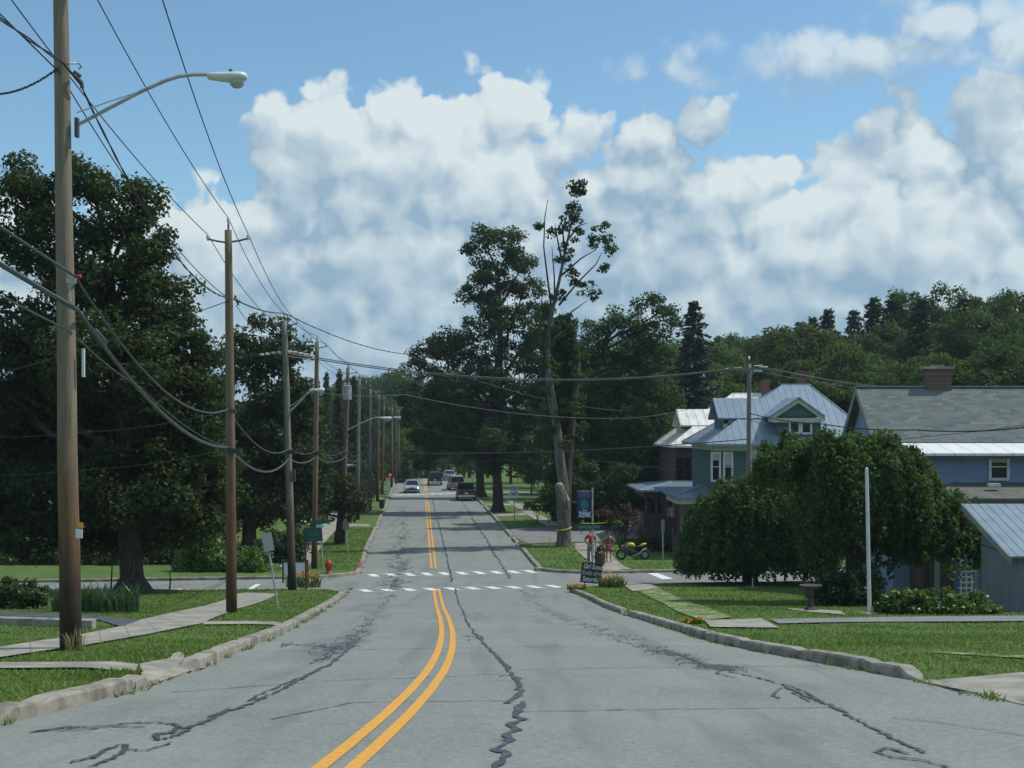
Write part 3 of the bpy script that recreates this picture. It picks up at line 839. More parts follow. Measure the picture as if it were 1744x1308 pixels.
def broadleaf(name, label, cat, at, trunk, blobs, leafm, size=0.22, dens=7.0, crad=(.55, 1.0), per=110, barkm=M_BARK, tw=0.8, group=None, flat=0.72, flare=1.6, limbs=True, twigs=70):
    root = thing(name, label, cat, at, group)
    at = Vector(at)
    top = Vector(trunk[-1])
    mb = MB()
    pts = [at + Vector((0, 0, -.3))] + [Vector(p) for p in trunk]
    n = len(pts); H = (top - at).length
    rad = [tw / 2 * flare] + [tw / 2 * (1.12 if i == 0 and n > 2 else 1.0) * (1 - 0.62 * ((p - at).length / H) ** 1.1) for i, p in enumerate(pts[1:])]
    full = [pts[0], at + Vector((0, 0, .12)), at + Vector((0, 0, .7))] + pts[1:]
    fr = [tw / 2 * flare * 1.1, tw / 2 * flare, tw / 2 * 1.1] + rad[1:]
    mb.tube(full, fr, 16, rough=.16)
    mb.build('trunk', barkm, root, smooth=True)
    C = blob_centers(blobs, dens)
    lb = MB()
    if limbs:
        for (x, y, z, rx, ry, rz) in blobs:
            t = min(0.98, max(0.28, (z - rz * .6 - at.z) / max(.1, top.z - at.z) - 0.12))
            k = t * (len(pts) - 2) + 1; i = min(int(k), len(pts) - 2)
            s = pts[i].lerp(pts[i + 1], k - i)
            r0 = max(0.05, tw * 0.30 * (1 - 0.5 * t))
            path = bend(s, (x, y, z), 0.10)
            lb.tube(path, [r0 * (1 - 0.8 * j / 5) for j in range(6)], 7)
            near = C[np.linalg.norm((C - np.array([x, y, z])) / np.array([rx, ry, rz]), axis=1) < 1.05]
            for q in near[rng.permutation(len(near))[:max(3, twigs // len(blobs))]]:
                s2 = path[random.randint(2, 5)]
                lb.tube(bend(s2, q, 0.12, n=3), [r0 * .28, r0 * .2, r0 * .12, r0 * .06], 4, cap=False)
        lb.build('branches', barkm, root, smooth=True)
    R = rng.uniform(crad[0], crad[1], len(C))
    V = clumps(C, R, per, size, flat=flat)
    np_mesh('crown', V, leafm, root)
    return root

# --- big maple over the left pavement
b0 = base(225, 1011)
d0_ = b0.y
broadleaf('maple_tree', 'huge dark maple whose thick trunk stands on the left lawn by the side street', 'tree', b0,
          [W(222, 940, d0_), W(216, 860, d0_), W(212, 740, d0_ + .5), W(195, 560, d0_ + 1), W(180, 400, d0_ + 1)],
          px_blobs([(150, 300, 55, 42), (55, 330, 55, 55), (40, 300, 30, 30), (215, 340, 60, 55), (110, 400, 85, 60), (245, 410, 50, 50), (30, 420, 50, 40),
                    (180, 480, 100, 60), (265, 510, 65, 50), (60, 560, 90, 70), (310, 600, 60, 55), (190, 620, 120, 80, -2), (330, 640, 50, 55, 1), (240, 560, 80, 60, 3),
                    (-10, 650, 110, 90), (110, 720, 130, 90, 2), (300, 740, 85, 90), (230, 830, 130, 75, -1), (70, 830, 120, 75), (340, 830, 70, 75, 1), (-60, 800, 90, 110), (20, 900, 70, 45), (300, 890, 75, 45, 2), (170, 900, 80, 40, 4), (350, 700, 40, 70), (350, 780, 45, 80, 2), (290, 700, 70, 90, 3), (200, 760, 110, 100, 3), (90, 800, 110, 100, 4), (0, 760, 110, 120, 3), (330, 870, 60, 50, 4), (240, 860, 100, 70, 4), (-120, 600, 90, 120), (150, 650, 110, 120, 5)], d0_, 0.95),
          L_MAPLE, size=0.205, dens=12.0, crad=(.45, .95), per=140, tw=0.85, flare=1.9, twigs=240)
# --- second maple further along the left side
b1 = base(425, 938); d1_ = b1.y
broadleaf('maple_tree', 'rounded dark maple behind the hedge, between the second and third utility poles', 'tree', b1,
          [W(424, 880, d1_), W(428, 780, d1_), W(440, 640, d1_)],
          px_blobs([(450, 575, 40, 35), (490, 600, 30, 35), (425, 610, 40, 45), (475, 660, 55, 50), (405, 690, 60, 60), (510, 700, 30, 45), (450, 750, 70, 60), (380, 780, 60, 70), (520, 780, 40, 55), (450, 850, 70, 50), (380, 870, 60, 50), (510, 850, 50, 50), (470, 800, 60, 60, 3), (400, 820, 60, 70, 3), (530, 720, 20, 30)], d1_, 1.0),
          L_MAPLE, size=0.28, dens=9, crad=(.55, 1.0), per=90, tw=0.8, twigs=90)
# --- small street tree
b2 = base(576, 926); d2_ = b2.y
broadleaf('street_tree', 'small round street tree with a short stout trunk on the left verge', 'tree', b2,
          [W(577, 905, d2_), W(578, 880, d2_), W(580, 850, d2_)],
          px_blobs([(578, 820, 28, 24), (555, 850, 28, 24), (600, 850, 24, 22), (580, 870, 40, 22), (612, 875, 16, 18), (540, 872, 18, 16), (575, 845, 30, 30)], d2_),
          L_MAPLE, size=0.2, dens=9, crad=(.35, .6), per=70, tw=0.42, flare=1.25, twigs=60)

# --- trees of the right side
b3 = base(848, 871); d3_ = b3.y
broadleaf('maple_tree', 'massive dark maple hanging over the right lane beyond the route marker', 'tree', b3,
          [W(848, 845, d3_), W(847, 810, d3_), W(850, 700, d3_), W(852, 560, d3_), W(845, 450, d3_)],
          px_blobs([(830, 400, 26, 24), (812, 420, 22, 20), (870, 415, 26, 28), (850, 455, 42, 36), (815, 480, 24, 30), (892, 455, 22, 26), (900, 490, 26, 24), (800, 500, 14, 16), (860, 520, 55, 40), (830, 570, 50, 45), (905, 550, 40, 45),
                    (750, 600, 40, 30), (720, 620, 32, 25), (775, 585, 35, 25), (790, 650, 70, 50), (715, 670, 40, 40), (870, 640, 70, 65), (740, 720, 55, 50), (820, 730, 80, 50), (900, 720, 60, 60), (785, 755, 50, 28), (865, 775, 70, 32), (720, 760, 36, 36), (845, 740, 26, 24, -6), (920, 620, 40, 60)], d3_, 0.9),
          L_MAPLE2, size=0.28, dens=5.0, crad=(.55, 1.1), per=120, tw=0.85, twigs=120)
b4 = gp(818, 846, LAWN); d4_ = b4.y
broadleaf('maple_tree', 'broad dark maple shading the road behind the nearer right-hand maple', 'tree', b4,
          [W(818, 825, d4_), W(817, 790, d4_), W(815, 700, d4_)],
          px_blobs([(815, 690, 45, 35), (775, 720, 45, 35), (850, 720, 45, 35), (805, 750, 55, 28), (860, 765, 40, 24)], d4_, 0.9),
          L_MAPLE2, size=0.33, dens=3.6, crad=(.8, 1.3), per=110, tw=0.9, twigs=50)
# --- storm-damaged tree: broken trunk and a bare pale leader carrying a thin top
b5 = base(960, 931); d5_ = b5.y
root = thing('damaged_tree', 'storm damaged tree with a broken thick trunk and a long pale bare leader', 'tree', b5)
mb = MB()
mb.tube([W(961, 938, d5_), W(961, 930, d5_), W(961, 922, d5_), W(961, 905, d5_), W(960.5, 890, d5_), W(960, 875, d5_), W(959.5, 862, d5_), W(958, 850, d5_), W(955, 838, d5_), W(953, 826, d5_)], [.66, .58, .48, .44, .43, .43, .42, .40, .32, .25], 22, rough=.22)
mb.build('trunk', M_BARKL, root, smooth=True)
mb = MB(); mb.lathe(W(953, 825.5, d5_) - Vector((0, 0, .02)), [(.24, -.03), (.21, .08), (.12, .15), (.01, .1)], 18); mb.build('broken_top', M_CUT, root)
mb = MB(); mb.tube([W(965, 843, d5_ - .22), W(968, 853, d5_ - .34), W(969, 864, d5_ - .32)], [.06, .11, .04], 8); mb.build('torn_wood', M_CUT, root)
mb = MB()
lead = [W(962, 890, d5_ + .4), W(960, 830, d5_ + .6), W(954, 780, d5_ + .6), W(948, 725, d5_ + .5), W(941, 680, d5_ + .3), W(934, 640, d5_), W(931, 600, d5_), W(938, 540, d5_), W(952, 480, d5_), W(962, 430, d5_), W(972, 385, d5_), W(978, 340, d5_)]
mb.tube(lead, [.36, .33, .30, .27, .24, .21, .175, .14, .10, .08, .06, .03], 12, rough=.2)
mb.build('leader', M_BARKL, root, smooth=True)
mb = MB()
mb.tube([W(965, 890, d5_ + .3), W(964, 830, d5_ + .9), W(968, 780, d5_ + 1.2), W(973, 720, d5_ + 1.4), W(978, 670, d5_ + 1.5), W(983, 630, d5_ + 1.5), W(987, 600, d5_ + 1.5)], [.36, .34, .32, .29, .25, .19, .06], 10, rough=.2)
mb.build('limb', M_BARK, root, smooth=True)
mb = MB()
dead = [[(940, 530), (932, 470), (926, 420), (928, 370), (933, 340)], [(945, 515), (944, 470), (940, 420)], [(955, 470), (990, 440), (1015, 425)], [(952, 520), (985, 480), (1015, 450), (1025, 430)], [(945, 560), (975, 530), (1000, 512)], [(940, 580), (965, 560), (990, 555)],
        [(958, 450), (950, 410), (945, 380)], [(966, 410), (985, 385), (1000, 380)], [(962, 430), (958, 390), (970, 350)], [(934, 640), (925, 590), (918, 560)]]
for k in dead:
    mb.tube([W(u, v, d5_ + random.uniform(-.6, .6)) for u, v in k], [.075 * (1 - .75 * i / (len(k) - 1)) for i in range(len(k))], 5)
mb.build('branches', M_BARK, root)
tops = [(975, 318, 9, 8), (993, 318, 12, 10), (990, 330, 9, 6), (978, 352, 12, 10), (970, 368, 14, 12), (958, 378, 14, 16), (948, 395, 14, 14), (985, 370, 14, 16), (975, 400, 18, 14), (965, 425, 16, 12), (1022, 385, 16, 8), (1030, 405, 18, 8), (1010, 410, 10, 10), (1040, 425, 8, 10), (1026, 455, 8, 7),
        (998, 490, 16, 14), (1014, 500, 9, 9), (985, 475, 10, 10), (960, 445, 12, 10), (970, 465, 14, 10), (917, 386, 4, 3), (948, 500, 12, 14), (936, 520, 14, 16), (925, 545, 16, 20), (915, 575, 18, 22), (940, 560, 14, 18), (935, 600, 14, 20), (920, 620, 16, 20), (950, 640, 12, 22), (928, 668, 10, 14), (956, 700, 12, 18), (990, 640, 16, 20), (1000, 605, 18, 16), (975, 680, 12, 20), (938, 730, 8, 12), (962, 760, 12, 16), (985, 720, 12, 18), (946, 700, 22, 26, 1.3), (940, 660, 24, 26, 1.3), (952, 740, 22, 26, 1.3), (956, 785, 20, 24, 1.4), (936, 620, 24, 26, 1.2), (934, 580, 22, 26, 1), (942, 545, 20, 22, .8), (960, 815, 16, 18, 1.3)]  # clumps set back behind the leader are added to broaden its cast shadow
C = blob_centers([b[:3] + (b[3], b[4] * .8, b[5]) for b in px_blobs(tops, d5_)], 14)
shadow_shoots = [(962 + 10 * math.sin(v * .13), v, 24, 18, 1.9) for v in range(555, 820, 16)]  # leafy sleeve added behind the leader to strengthen its shadow across the road
C = np.concatenate([C, blob_centers(px_blobs(shadow_shoots, d5_), 60)])
np_mesh('crown', clumps(C, rng.uniform(.22, .42, len(C)), 34, .22), L_MAPLE2, root)
# --- spreading tree to its right
b6 = base(1010, 905); d6_ = 103.0
b6 = Vector(((1005 - U0) / P * d6_, d6_, LAWN))
broadleaf('spreading_tree', 'wide leafy tree behind the broken trunk, its arm reaching over the dark house', 'tree', b6,
          [W(1000, 850, d6_), W(990, 760, d6_), W(1000, 660, d6_), W(1030, 580, d6_)],
          px_blobs([(1045, 545, 22, 22), (1015, 560, 18, 20), (1080, 545, 28, 30), (1110, 515, 20, 12), (1130, 528, 20, 14), (1146, 540, 12, 16), (1118, 560, 20, 14), (1060, 590, 40, 35), (1105, 600, 36, 36), (1000, 600, 36, 34), (965, 600, 30, 45), (1040, 650, 50, 45), (1110, 660, 38, 45), (980, 680, 45, 50), (1060, 720, 60, 50), (1120, 740, 30, 40), (1000, 760, 50, 45), (1090, 790, 45, 36), (1040, 800, 50, 40), (985, 640, 40, 50, 4), (1010, 720, 60, 60, 4), (1080, 660, 50, 60, 4), (960, 720, 40, 60, 4), (1130, 690, 34, 50, 3), (1075, 610, 30, 30, 2)], d6_, 0.9),
          L_MAPLE2, size=0.24, dens=7.5, crad=(.5, 1.0), per=115, tw=0.7, twigs=100)
# --- leafy shrubs at the foot
def shrub(name, label, cat, blobs, d, leafm, size, dens, crad, per, group=None, base_uv=None, depth=.9, flat=.85, stems=7):
    bl = px_blobs(blobs, d, depth)
    cx = sum(b[0] for b in bl) / len(bl); cy = sum(b[1] for b in bl) / len(bl)
    z = G(cy, cx) + LAWN
    root = thing(name, label, cat, (cx, cy, z), group)
    C = blob_centers(bl, dens * 2.6, inner=.5)
    C[:, 2] = np.maximum(C[:, 2], [G(float(c[1]), float(c[0])) + LAWN + .12 for c in C])
    V = clumps(C, rng.uniform(crad[0], crad[1], len(C)), per, size, flat=flat)
    np_mesh('foliage', V, leafm, root)
    mb = MB()
    for _ in range(stems):
        k = bl[random.randrange(len(bl))]
        p = Vector((cx, cy, z - .05))
        q = Vector((k[0] + random.uniform(-.6, .6) * k[3], k[1], max(k[2], p.z + .3)))
        mb.tube(bend(p, q, .08, n=3), [.035, .028, .02, .012], 5)
    mb.build('stems', M_BARK, root)
    return root
shrub('shrub', 'large leafy green shrub behind the festival banner', 'shrub', [(990, 830, 45, 50), (1030, 850, 40, 45), (1060, 830, 40, 45), (945, 850, 25, 35), (975, 865, 40, 25), (1075, 855, 25, 30)], 99, L_MAPLE2, .22, 9, (.3, .6), 60)
shrub('shrub', 'low pale green plants on the grass left of the broken tree', 'shrub', [(915, 858, 14, 8), (932, 850, 16, 14), (900, 862, 10, 5)], 104, L_HEDGE, .2, 14, (.2, .35), 40, stems=3)
shrub('japanese_maple', 'small dark red japanese maple beside the parked motorcycle', 'tree', [(1058, 868, 18, 14), (1045, 882, 18, 10), (1072, 885, 16, 12), (1060, 900, 18, 12), (1030, 872, 10, 5), (1078, 872, 10, 10)], 82, L_RED, .13, 14, (.16, .34), 40, stems=9)

# --- weeping trees by the shingled house: arching limbs, curtains of leaves
def weeping(label, at, trunk, domes, d, n_str, size, lo):
    root = thing('weeping_tree', label, 'tree', at)
    drp = [b[5] if len(b) > 5 else 1.0 for b in domes]
    vmn = [W(0, b[6], d + b[4]).z if len(b) > 6 else -9 for b in domes]
    bl = px_blobs(domes, d, 0.95)
    at = Vector(at); top = Vector(trunk[-1])
    mb = MB(); mb.tube([at + Vector((0, 0, -.2)), at + Vector((0, 0, .3))] + [Vector(t) for t in trunk], [.42, .34] + [.30 - .04 * i for i in range(len(trunk))], 12)
    mb.build('trunk', M_BARK, root, smooth=True)
    lb = MB(); Cs = []; Rs = []
    wts = np.array([b[3] * b[4] for b in bl]); wts = wts / wts.sum()
    for k in rng.choice(len(bl), n_str, p=wts):
        x, y, z, rx, ry, rz = bl[k]
        a = rng.uniform(0, 6.283); e = math.asin(rng.uniform(-0.25, 1.0))
        s = Vector((x + rx * math.cos(a) * math.cos(e), y + ry * math.sin(a) * math.cos(e), z + rz * math.sin(e)))
        if mnoise.noise((s.x * .75, s.y * .75, s.z * .9)) < -.34: continue
        if s.z < vmn[k]: continue
        s = s + Vector((rng.normal(), rng.normal(), rng.normal())) * .16
        out = Vector((math.cos(a), math.sin(a), 0)) * max(.15, math.cos(e))
        ln = rng.uniform(.6, 1.9) * (0.5 + .6 * math.cos(e)) * drp[k]
        zmin = G(s.y, s.x) + LAWN + lo * rng.uniform(.4, 1.6)
        p = s; pts = [p]
        for j in range(5):
            p = p + (out * .22 * (1 - j / 5) + Vector((rng.normal() * .05, rng.normal() * .05, -.55 * (.35 + j / 5)))) * ln * .5
            if p.z < max(zmin, vmn[k]): break
            pts.append(p)
        for p in pts: Cs.append(tuple(p)); Rs.append(rng.uniform(.14, .30))
        if rng.random() < .16:
            inner = Vector((x, y, z)).lerp(top, .5)
            lb.tube([inner, inner.lerp(s, .5) + Vector((0, 0, .3)), s] + pts[1:], [.05, .035, .02] + [.012] * (len(pts) - 1), 4, cap=False)
    for b in bl:
        lb.tube(bend(top, (b[0], b[1], b[2] + b[5] * .3), .1), [.13, .11, .09, .07, .05, .03], 7)
    lb.build('branches', M_BARK, root)
    V = clumps(np.array(Cs), np.array(Rs), 19, size * .82, flat=1.2, droop=.6, aspect=.7, up=.25, hollow=.3)
    np_mesh('crown', V, L_WEEP, root)
    return root
dw = 61.5
pw = Vector(((1278 - U0) / P * dw, dw, G(dw) + LAWN))
weeping('smaller weeping tree with a rounded mound of hanging leaves beside the side street', pw, [W(1280, 930, dw), W(1282, 880, dw), W(1284, 850, dw)],
        [(1285, 876, 86, 60), (1238, 905, 58, 50), (1335, 900, 65, 52), (1280, 930, 98, 36), (1213, 920, 36, 36), (1374, 930, 34, 38)], dw, 1350, .19, .55)
dw = 46.5
pw = Vector(((1455 - U0) / P * dw, dw, G(dw) + LAWN))
weeping('larger weeping tree with a broad leafy dome in front of the blue house', pw, [W(1455, 960, dw), W(1452, 900, dw), W(1450, 830, dw)],
        [(1482, 832, 92, 78), (1365, 790, 62, 38, 2.5, .3, 822), (1345, 806, 42, 26, 3, .25, 826), (1405, 785, 55, 36, 0, .6, 840), (1450, 870, 60, 60, 1.5), (1475, 795, 75, 44), (1535, 838, 56, 44), (1572, 888, 80, 48), (1470, 890, 80, 60), (1622, 905, 48, 40), (1600, 930, 70, 22), (1655, 925, 18, 28)], dw, 2100, .17, 2.3)

# --- hedges and garden plants
shrub('hedge', 'bright leafy hedge across the side street, left of the second pole', 'hedge', [(335, 945, 30, 30), (365, 940, 40, 32), (345, 930, 20, 20), (320, 965, 25, 20), (375, 965, 40, 22)], 69.5, L_HEDGE, .16, 16, (.22, .42), 60)
shrub('hedge', 'lower rounded hedge right of the second pole, across the side street', 'hedge', [(420, 955, 28, 20), (445, 960, 22, 22), (400, 962, 20, 20), (430, 970, 30, 14)], 69, L_HEDGE, .16, 16, (.22, .4), 60)
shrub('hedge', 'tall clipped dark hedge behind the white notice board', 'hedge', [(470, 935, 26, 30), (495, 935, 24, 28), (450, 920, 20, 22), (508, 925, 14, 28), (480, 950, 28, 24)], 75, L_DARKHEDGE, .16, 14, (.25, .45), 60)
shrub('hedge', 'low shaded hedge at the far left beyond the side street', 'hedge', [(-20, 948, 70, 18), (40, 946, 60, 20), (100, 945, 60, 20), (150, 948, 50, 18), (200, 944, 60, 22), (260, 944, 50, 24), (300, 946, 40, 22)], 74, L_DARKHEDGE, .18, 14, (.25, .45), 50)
shrub('shrub', 'dense dark green bush beside the blacktop drive at the left edge', 'shrub', [(40, 1012, 38, 24), (0, 1010, 36, 24), (68, 1018, 20, 20), (20, 1025, 50, 14), (-50, 1015, 40, 24)], 41.5, leaf_mat('rose_leaves', (0.02, 0.055, 0.014), (0.06, 0.115, 0.028)), .12, 30, (.14, .26), 60)
shrub('shrub', 'bright broad-leaved shrub with yellow blooms in front of the gray garage', 'shrub', [(1545, 1028, 40, 22), (1600, 1026, 45, 22), (1650, 1030, 38, 20), (1520, 1036, 26, 16), (1682, 1038, 20, 14), (1575, 1036, 60, 14), (1620, 1036, 60, 14)], 37.0, L_HYD, .13, 60, (.12, .22), 60)
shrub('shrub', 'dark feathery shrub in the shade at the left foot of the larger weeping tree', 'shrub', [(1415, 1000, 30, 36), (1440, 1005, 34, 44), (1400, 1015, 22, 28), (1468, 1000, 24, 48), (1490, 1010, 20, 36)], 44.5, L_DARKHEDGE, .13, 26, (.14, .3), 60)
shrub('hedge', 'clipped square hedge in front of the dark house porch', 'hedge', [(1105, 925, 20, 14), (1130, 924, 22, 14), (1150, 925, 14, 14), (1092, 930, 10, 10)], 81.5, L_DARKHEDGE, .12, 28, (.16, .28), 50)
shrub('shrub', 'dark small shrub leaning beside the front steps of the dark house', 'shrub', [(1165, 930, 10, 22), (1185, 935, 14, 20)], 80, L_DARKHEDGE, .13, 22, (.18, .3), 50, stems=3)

def blades(name, label, cat, center, n, spread, h, w_, m, arch=.35, top=True):
    r = rng; a = r.uniform(0, 6.283, n); rad = spread[0] * np.sqrt(r.random(n)); 
    x = center.x + rad * np.cos(a); y = center.y + rad * np.sin(a) * spread[1] / spread[0]
    z = np.array([G(float(q), float(p)) + LAWN for p, q in zip(x, y)])
    lean = r.normal(size=(n, 2)) * arch + np.stack([np.cos(a), np.sin(a)], 1) * arch * .5 * (rad / spread[0])[:, None]
    hh = h * r.uniform(.55, 1.15, n); th = r.uniform(0, 3.1416, n)
    sx, sy = np.cos(th) * w_ / 2, np.sin(th) * w_ / 2
    mx, my, mz = x + lean[:, 0] * hh * .35, y + lean[:, 1] * hh * .35, z + hh * .6
    tx, ty, tz = x + lean[:, 0] * hh, y + lean[:, 1] * hh, z + hh * (1 - .35 * (lean ** 2).sum(1).clip(0, 1))
    V = []
    q1 = np.stack([np.stack([x - sx, y - sy, z - .02], 1), np.stack([x + sx, y + sy, z - .02], 1), np.stack([mx + sx, my + sy, mz], 1), np.stack([mx - sx, my - sy, mz], 1)], 1)
    q2 = np.stack([np.stack([mx - sx, my - sy, mz], 1), np.stack([mx + sx, my + sy, mz], 1), np.stack([tx + sx * .2, ty + sy * .2, tz], 1), np.stack([tx - sx * .2, ty - sy * .2, tz], 1)], 1)
    V = np.concatenate([q1, q2]).reshape(-1, 3)
    root = thing(name, label, cat, (center.x, center.y, G(center.y, center.x) + LAWN))
    np_mesh('leaves', V, m, root)
    return root
c = base(180, 1043)
blades('iris_clump', 'clump of sword-leaved irises with dry stalks behind the nearest pole', 'plant', c, 260, (0.95, .5), .8, .05, L_IRIS)
o = blades('iris_clump', 'narrow clump of iris leaves just left of the nearest pole', 'plant', base(105, 1042), 70, (0.25, .25), .7, .05, L_IRIS)
c = base(140, 1104)
o = blades('dry_grass_tuft', 'dry pale grass tuft at the foot of the nearest pole', 'plant', base(130, 1109), 45, (.17, .08), .36, .012, L_TAN, arch=.25)
def lilies(label, u, v, spread, nfl, h):
    c = base(u, v)
    root = blades('daylilies', label, 'flowers', c, 220, spread, h, .03, L_LILY, arch=.4)
    n = nfl * 14; ctr = []
    for _ in range(nfl):
        a = random.uniform(0, 6.28); q = math.sqrt(random.random()) * spread[0]
        x, y = c.x + q * math.cos(a), c.y + q * math.sin(a) * spread[1] / spread[0]
        ctr.append((x, y, G(y, x) + LAWN + h * random.uniform(.35, 1.2)))
    np_mesh('blossoms', clumps(np.array(ctr), np.full(len(ctr), .05), 7, .085, up=.2), L_PETAL, root)
lilies('orange daylilies round the foot of the pole at the left street corner', 517, 1000, (.75, .5), 46, .62)
lilies('orange daylilies just right of the black bottle drive board', 1042, 1000, (.55, .4), 34, .55)
lilies('low yellow flowers at the tip of the right kerb beside the crossing', 982, 1004, (.4, .5), 26, .2)
lilies('small yellow flower patch by the kerb near the concrete slab', 1180, 1063, (.22, .12), 12, .12)

# lawn blades where the verge is near enough to show them
def grass_patch(n, x0, x1, y0, y1, h):
    r = rng
    x = r.uniform(x0, x1, n); y = y0 + (y1 - y0) * r.random(n) ** 1.0
    s = np.array([sdf(float(a), float(b)) for a, b in zip(x, y)])
    keep = s > .26; x, y = x[keep], y[keep]
    return x, y
PAVED = []
for o in COL.objects:
    if o.name.split('.')[0] in ('pavement', 'front_walk', 'driveway', 'verge_crossing', 'concrete_slab', 'driveway_apron', 'garden_path', 'parking_area'):
        PAVED.append(o)
from mathutils.bvhtree import BVHTree
trees_b = []
for o in PAVED:
    me = o.data
    trees_b.append(BVHTree.FromPolygons([tuple(v.co) for v in me.vertices], [tuple(p.vertices) for p in me.polygons]))
def on_paving(x, y):
    for t in trees_b:
        if t.ray_cast(Vector((x, y, 30)), Vector((0, 0, -1)))[0] is not None: return True
    return False
Vall = []
for (n, x0, x1, y0, y1, h) in ((30000, -12, -4, 11, 24, .05), (34000, -20, -4.5, 24, 46, .055), (14000, -22, -6, 46, 60, .06), (34000, 3.3, 19, 14, 30, .05), (46000, 2.5, 24, 30, 64, .06), (9000, -9.4, -4, 10, 20, .05), (12000, 4, 12, 16, 26, .05), (12000, -16, -8, 70, 100, .08), (10000, 1, 12, 70, 110, .08)):
    x, y = grass_patch(n, x0, x1, y0, y1, h)
    k = np.array([not on_paving(float(a), float(b)) for a, b in zip(x, y)])
    x, y = x[k], y[k]; m_ = len(x)
    z = np.array([G(float(b), float(a)) + LAWN - .02 for a, b in zip(x, y)])
    th = rng.uniform(0, 3.14, m_); w_ = .010 + .0005 * y
    hh = h * rng.uniform(.6, 1.5, m_); ln = rng.normal(size=(m_, 2)) * .5 * hh[:, None]
    dx, dy = np.cos(th) * w_, np.sin(th) * w_
    Vall.append(np.stack([np.stack([x - dx, y - dy, z], 1), np.stack([x + dx, y + dy, z], 1), np.stack([x + ln[:, 0], y + ln[:, 1], z + hh], 1)], 1).reshape(-1, 3))
# weeds along the kerbs
wx = []
for _ in range(260):
    y = random.uniform(12, 60); side = random.random() < .5
    x = (le(y) + random.uniform(-.02, .1)) if side else (re(y) - random.uniform(-.02, .1))
    if random.random() < .75 and mnoise.noise((y * .8, side * 5.0, 0)) < .05: continue
    for _ in range(9): wx.append((x + random.gauss(0, .05), y + random.gauss(0, .08), G(y), random.uniform(.03, .10)))
wx = np.array(wx); th = rng.uniform(0, 3.14, len(wx)); dx, dy = np.cos(th) * .016, np.sin(th) * .016
ln = rng.normal(size=(len(wx), 2)) * .04
Vall.append(np.stack([np.stack([wx[:, 0] - dx, wx[:, 1] - dy, wx[:, 2]], 1), np.stack([wx[:, 0] + dx, wx[:, 1] + dy, wx[:, 2]], 1), np.stack([wx[:, 0] + ln[:, 0], wx[:, 1] + ln[:, 1], wx[:, 2] + wx[:, 3]], 1)], 1).reshape(-1, 3))
g_ = np_mesh('grass', np.concatenate(Vall), L_BLADE, k=3)
tag(g_, 'short mown grass and kerbside weeds on the lawns', 'grass', kind='stuff')

# --- conifers and the wooded slopes
def conifer_mesh(h, r0, leafm, dense=1.0, r=rng, sparse=False):
    Vs = []; lev = int(h * (1.6 if sparse else 2.3))
    for i in range(lev):
        t = i / lev; z = h * (0.08 + 0.92 * t); R = r0 * (1 - t) ** .72 * r.uniform(.75, 1.12) + .10
        nb = int((5 if sparse else 8) + 4 * (1 - t)); a0 = r.uniform(0, 6.28)
        for k in range(nb):
            a = a0 + k * 6.283 / nb + r.normal() * .3; L = R * r.uniform(.55, 1.2); zj = r.normal() * .24 * (1 - t); dr = r.uniform(.25, .6)
            m_ = int((7 if sparse else 10) * dense * (0.5 + L / 1.6)) + 3
            s = r.uniform(.12, 1, m_)
            c = np.stack([np.cos(a) * L * s, np.sin(a) * L * s, z + zj - dr * L * s + .2 * L * s ** 2 + r.normal(size=m_) * .09], 1)
            c[:, :2] += r.normal(size=(m_, 2)) * .16 * (1.2 - s)[:, None]
            out = np.array([np.cos(a), np.sin(a), -.35])
            nrm = unit(np.array([0, 0, 1.0]) + r.normal(size=(m_, 3)) * .5)
            Vs.append(leaf_quads(c, nrm, .42, .5, r, tip=np.tile(out, (m_, 1))))
    return np.concatenate(Vs)
def conifer(name, label, at, h, r0, leafm, tw=.35, group=None, dense=1.0, sparse=False):
    root = thing(name, label, 'tree', at, group)
    mb = MB(); a = Vector(at); mb.tube([a + Vector((0, 0, -.3)), a + Vector((0, 0, h * .5)), a + Vector((0, 0, h * .98))], [tw / 2, tw / 3, .03], 8); mb.build('trunk', M_BARK, root)
    V = conifer_mesh(h, r0, leafm, dense, sparse=sparse) + np.array(at)
    np_mesh('crown', V, leafm, root)
    return root
dS = 112.0
conifer('spruce_tree', 'blue green spruce standing tall behind the dark house', ((1181 - U0) / P * dS, dS, LAWN), CZ + (V0 - 510) / P * dS, 4.5, L_SPRUCE, dense=2.2)
dS = 118.0
conifer('spruce_tree', 'shorter spruce in the shade left of the dark house roof', ((1125 - U0) / P * dS, dS, LAWN), 11.5, 3.8, L_SPRUCE, dense=1.6)
def wood_tree(kind, label, leafm, h, rw, group, at):
    """prototype woodland tree, to be repeated with shared meshes"""
    root = thing(kind, label, 'tree', at, group); a = Vector(at)
    mb = MB(); mb.tube([a + Vector((0, 0, -1)), a + Vector((.1, 0, h * .4)), a + Vector((0, .1, h * .8))], [.3, .22, .08], 7); mb.build('trunk', M_BARK, root)
    bl = []
    for _ in range(13):
        t = random.uniform(.25, .93); q = rw * (1 - abs(t - .5) * 1.1) * random.uniform(.35, .7); an = random.uniform(0, 6.28)
        bl.append((a.x + q * math.cos(an), a.y + q * math.sin(an), a.z + h * t, rw * random.uniform(.35, .6), rw * random.uniform(.35, .6), h * random.uniform(.09, .15)))
    C = blob_centers(bl, 3.4)
    np_mesh('crown', clumps(C, rng.uniform(.5, 1.0, len(C)), 105, .27), leafm, root)
    return root
WG = 'trees of the wooded slope behind the houses'
protos = []
def hz(u, d): return Vector(((u - U0) / P * d, d, G(d, (u - U0) / P * d)))
protos.append(wood_tree('woodland_tree', 'broad dark green tree on the wooded slope behind the houses', L_WOOD1, 14, 4.6, WG, hz(1620, 128)))
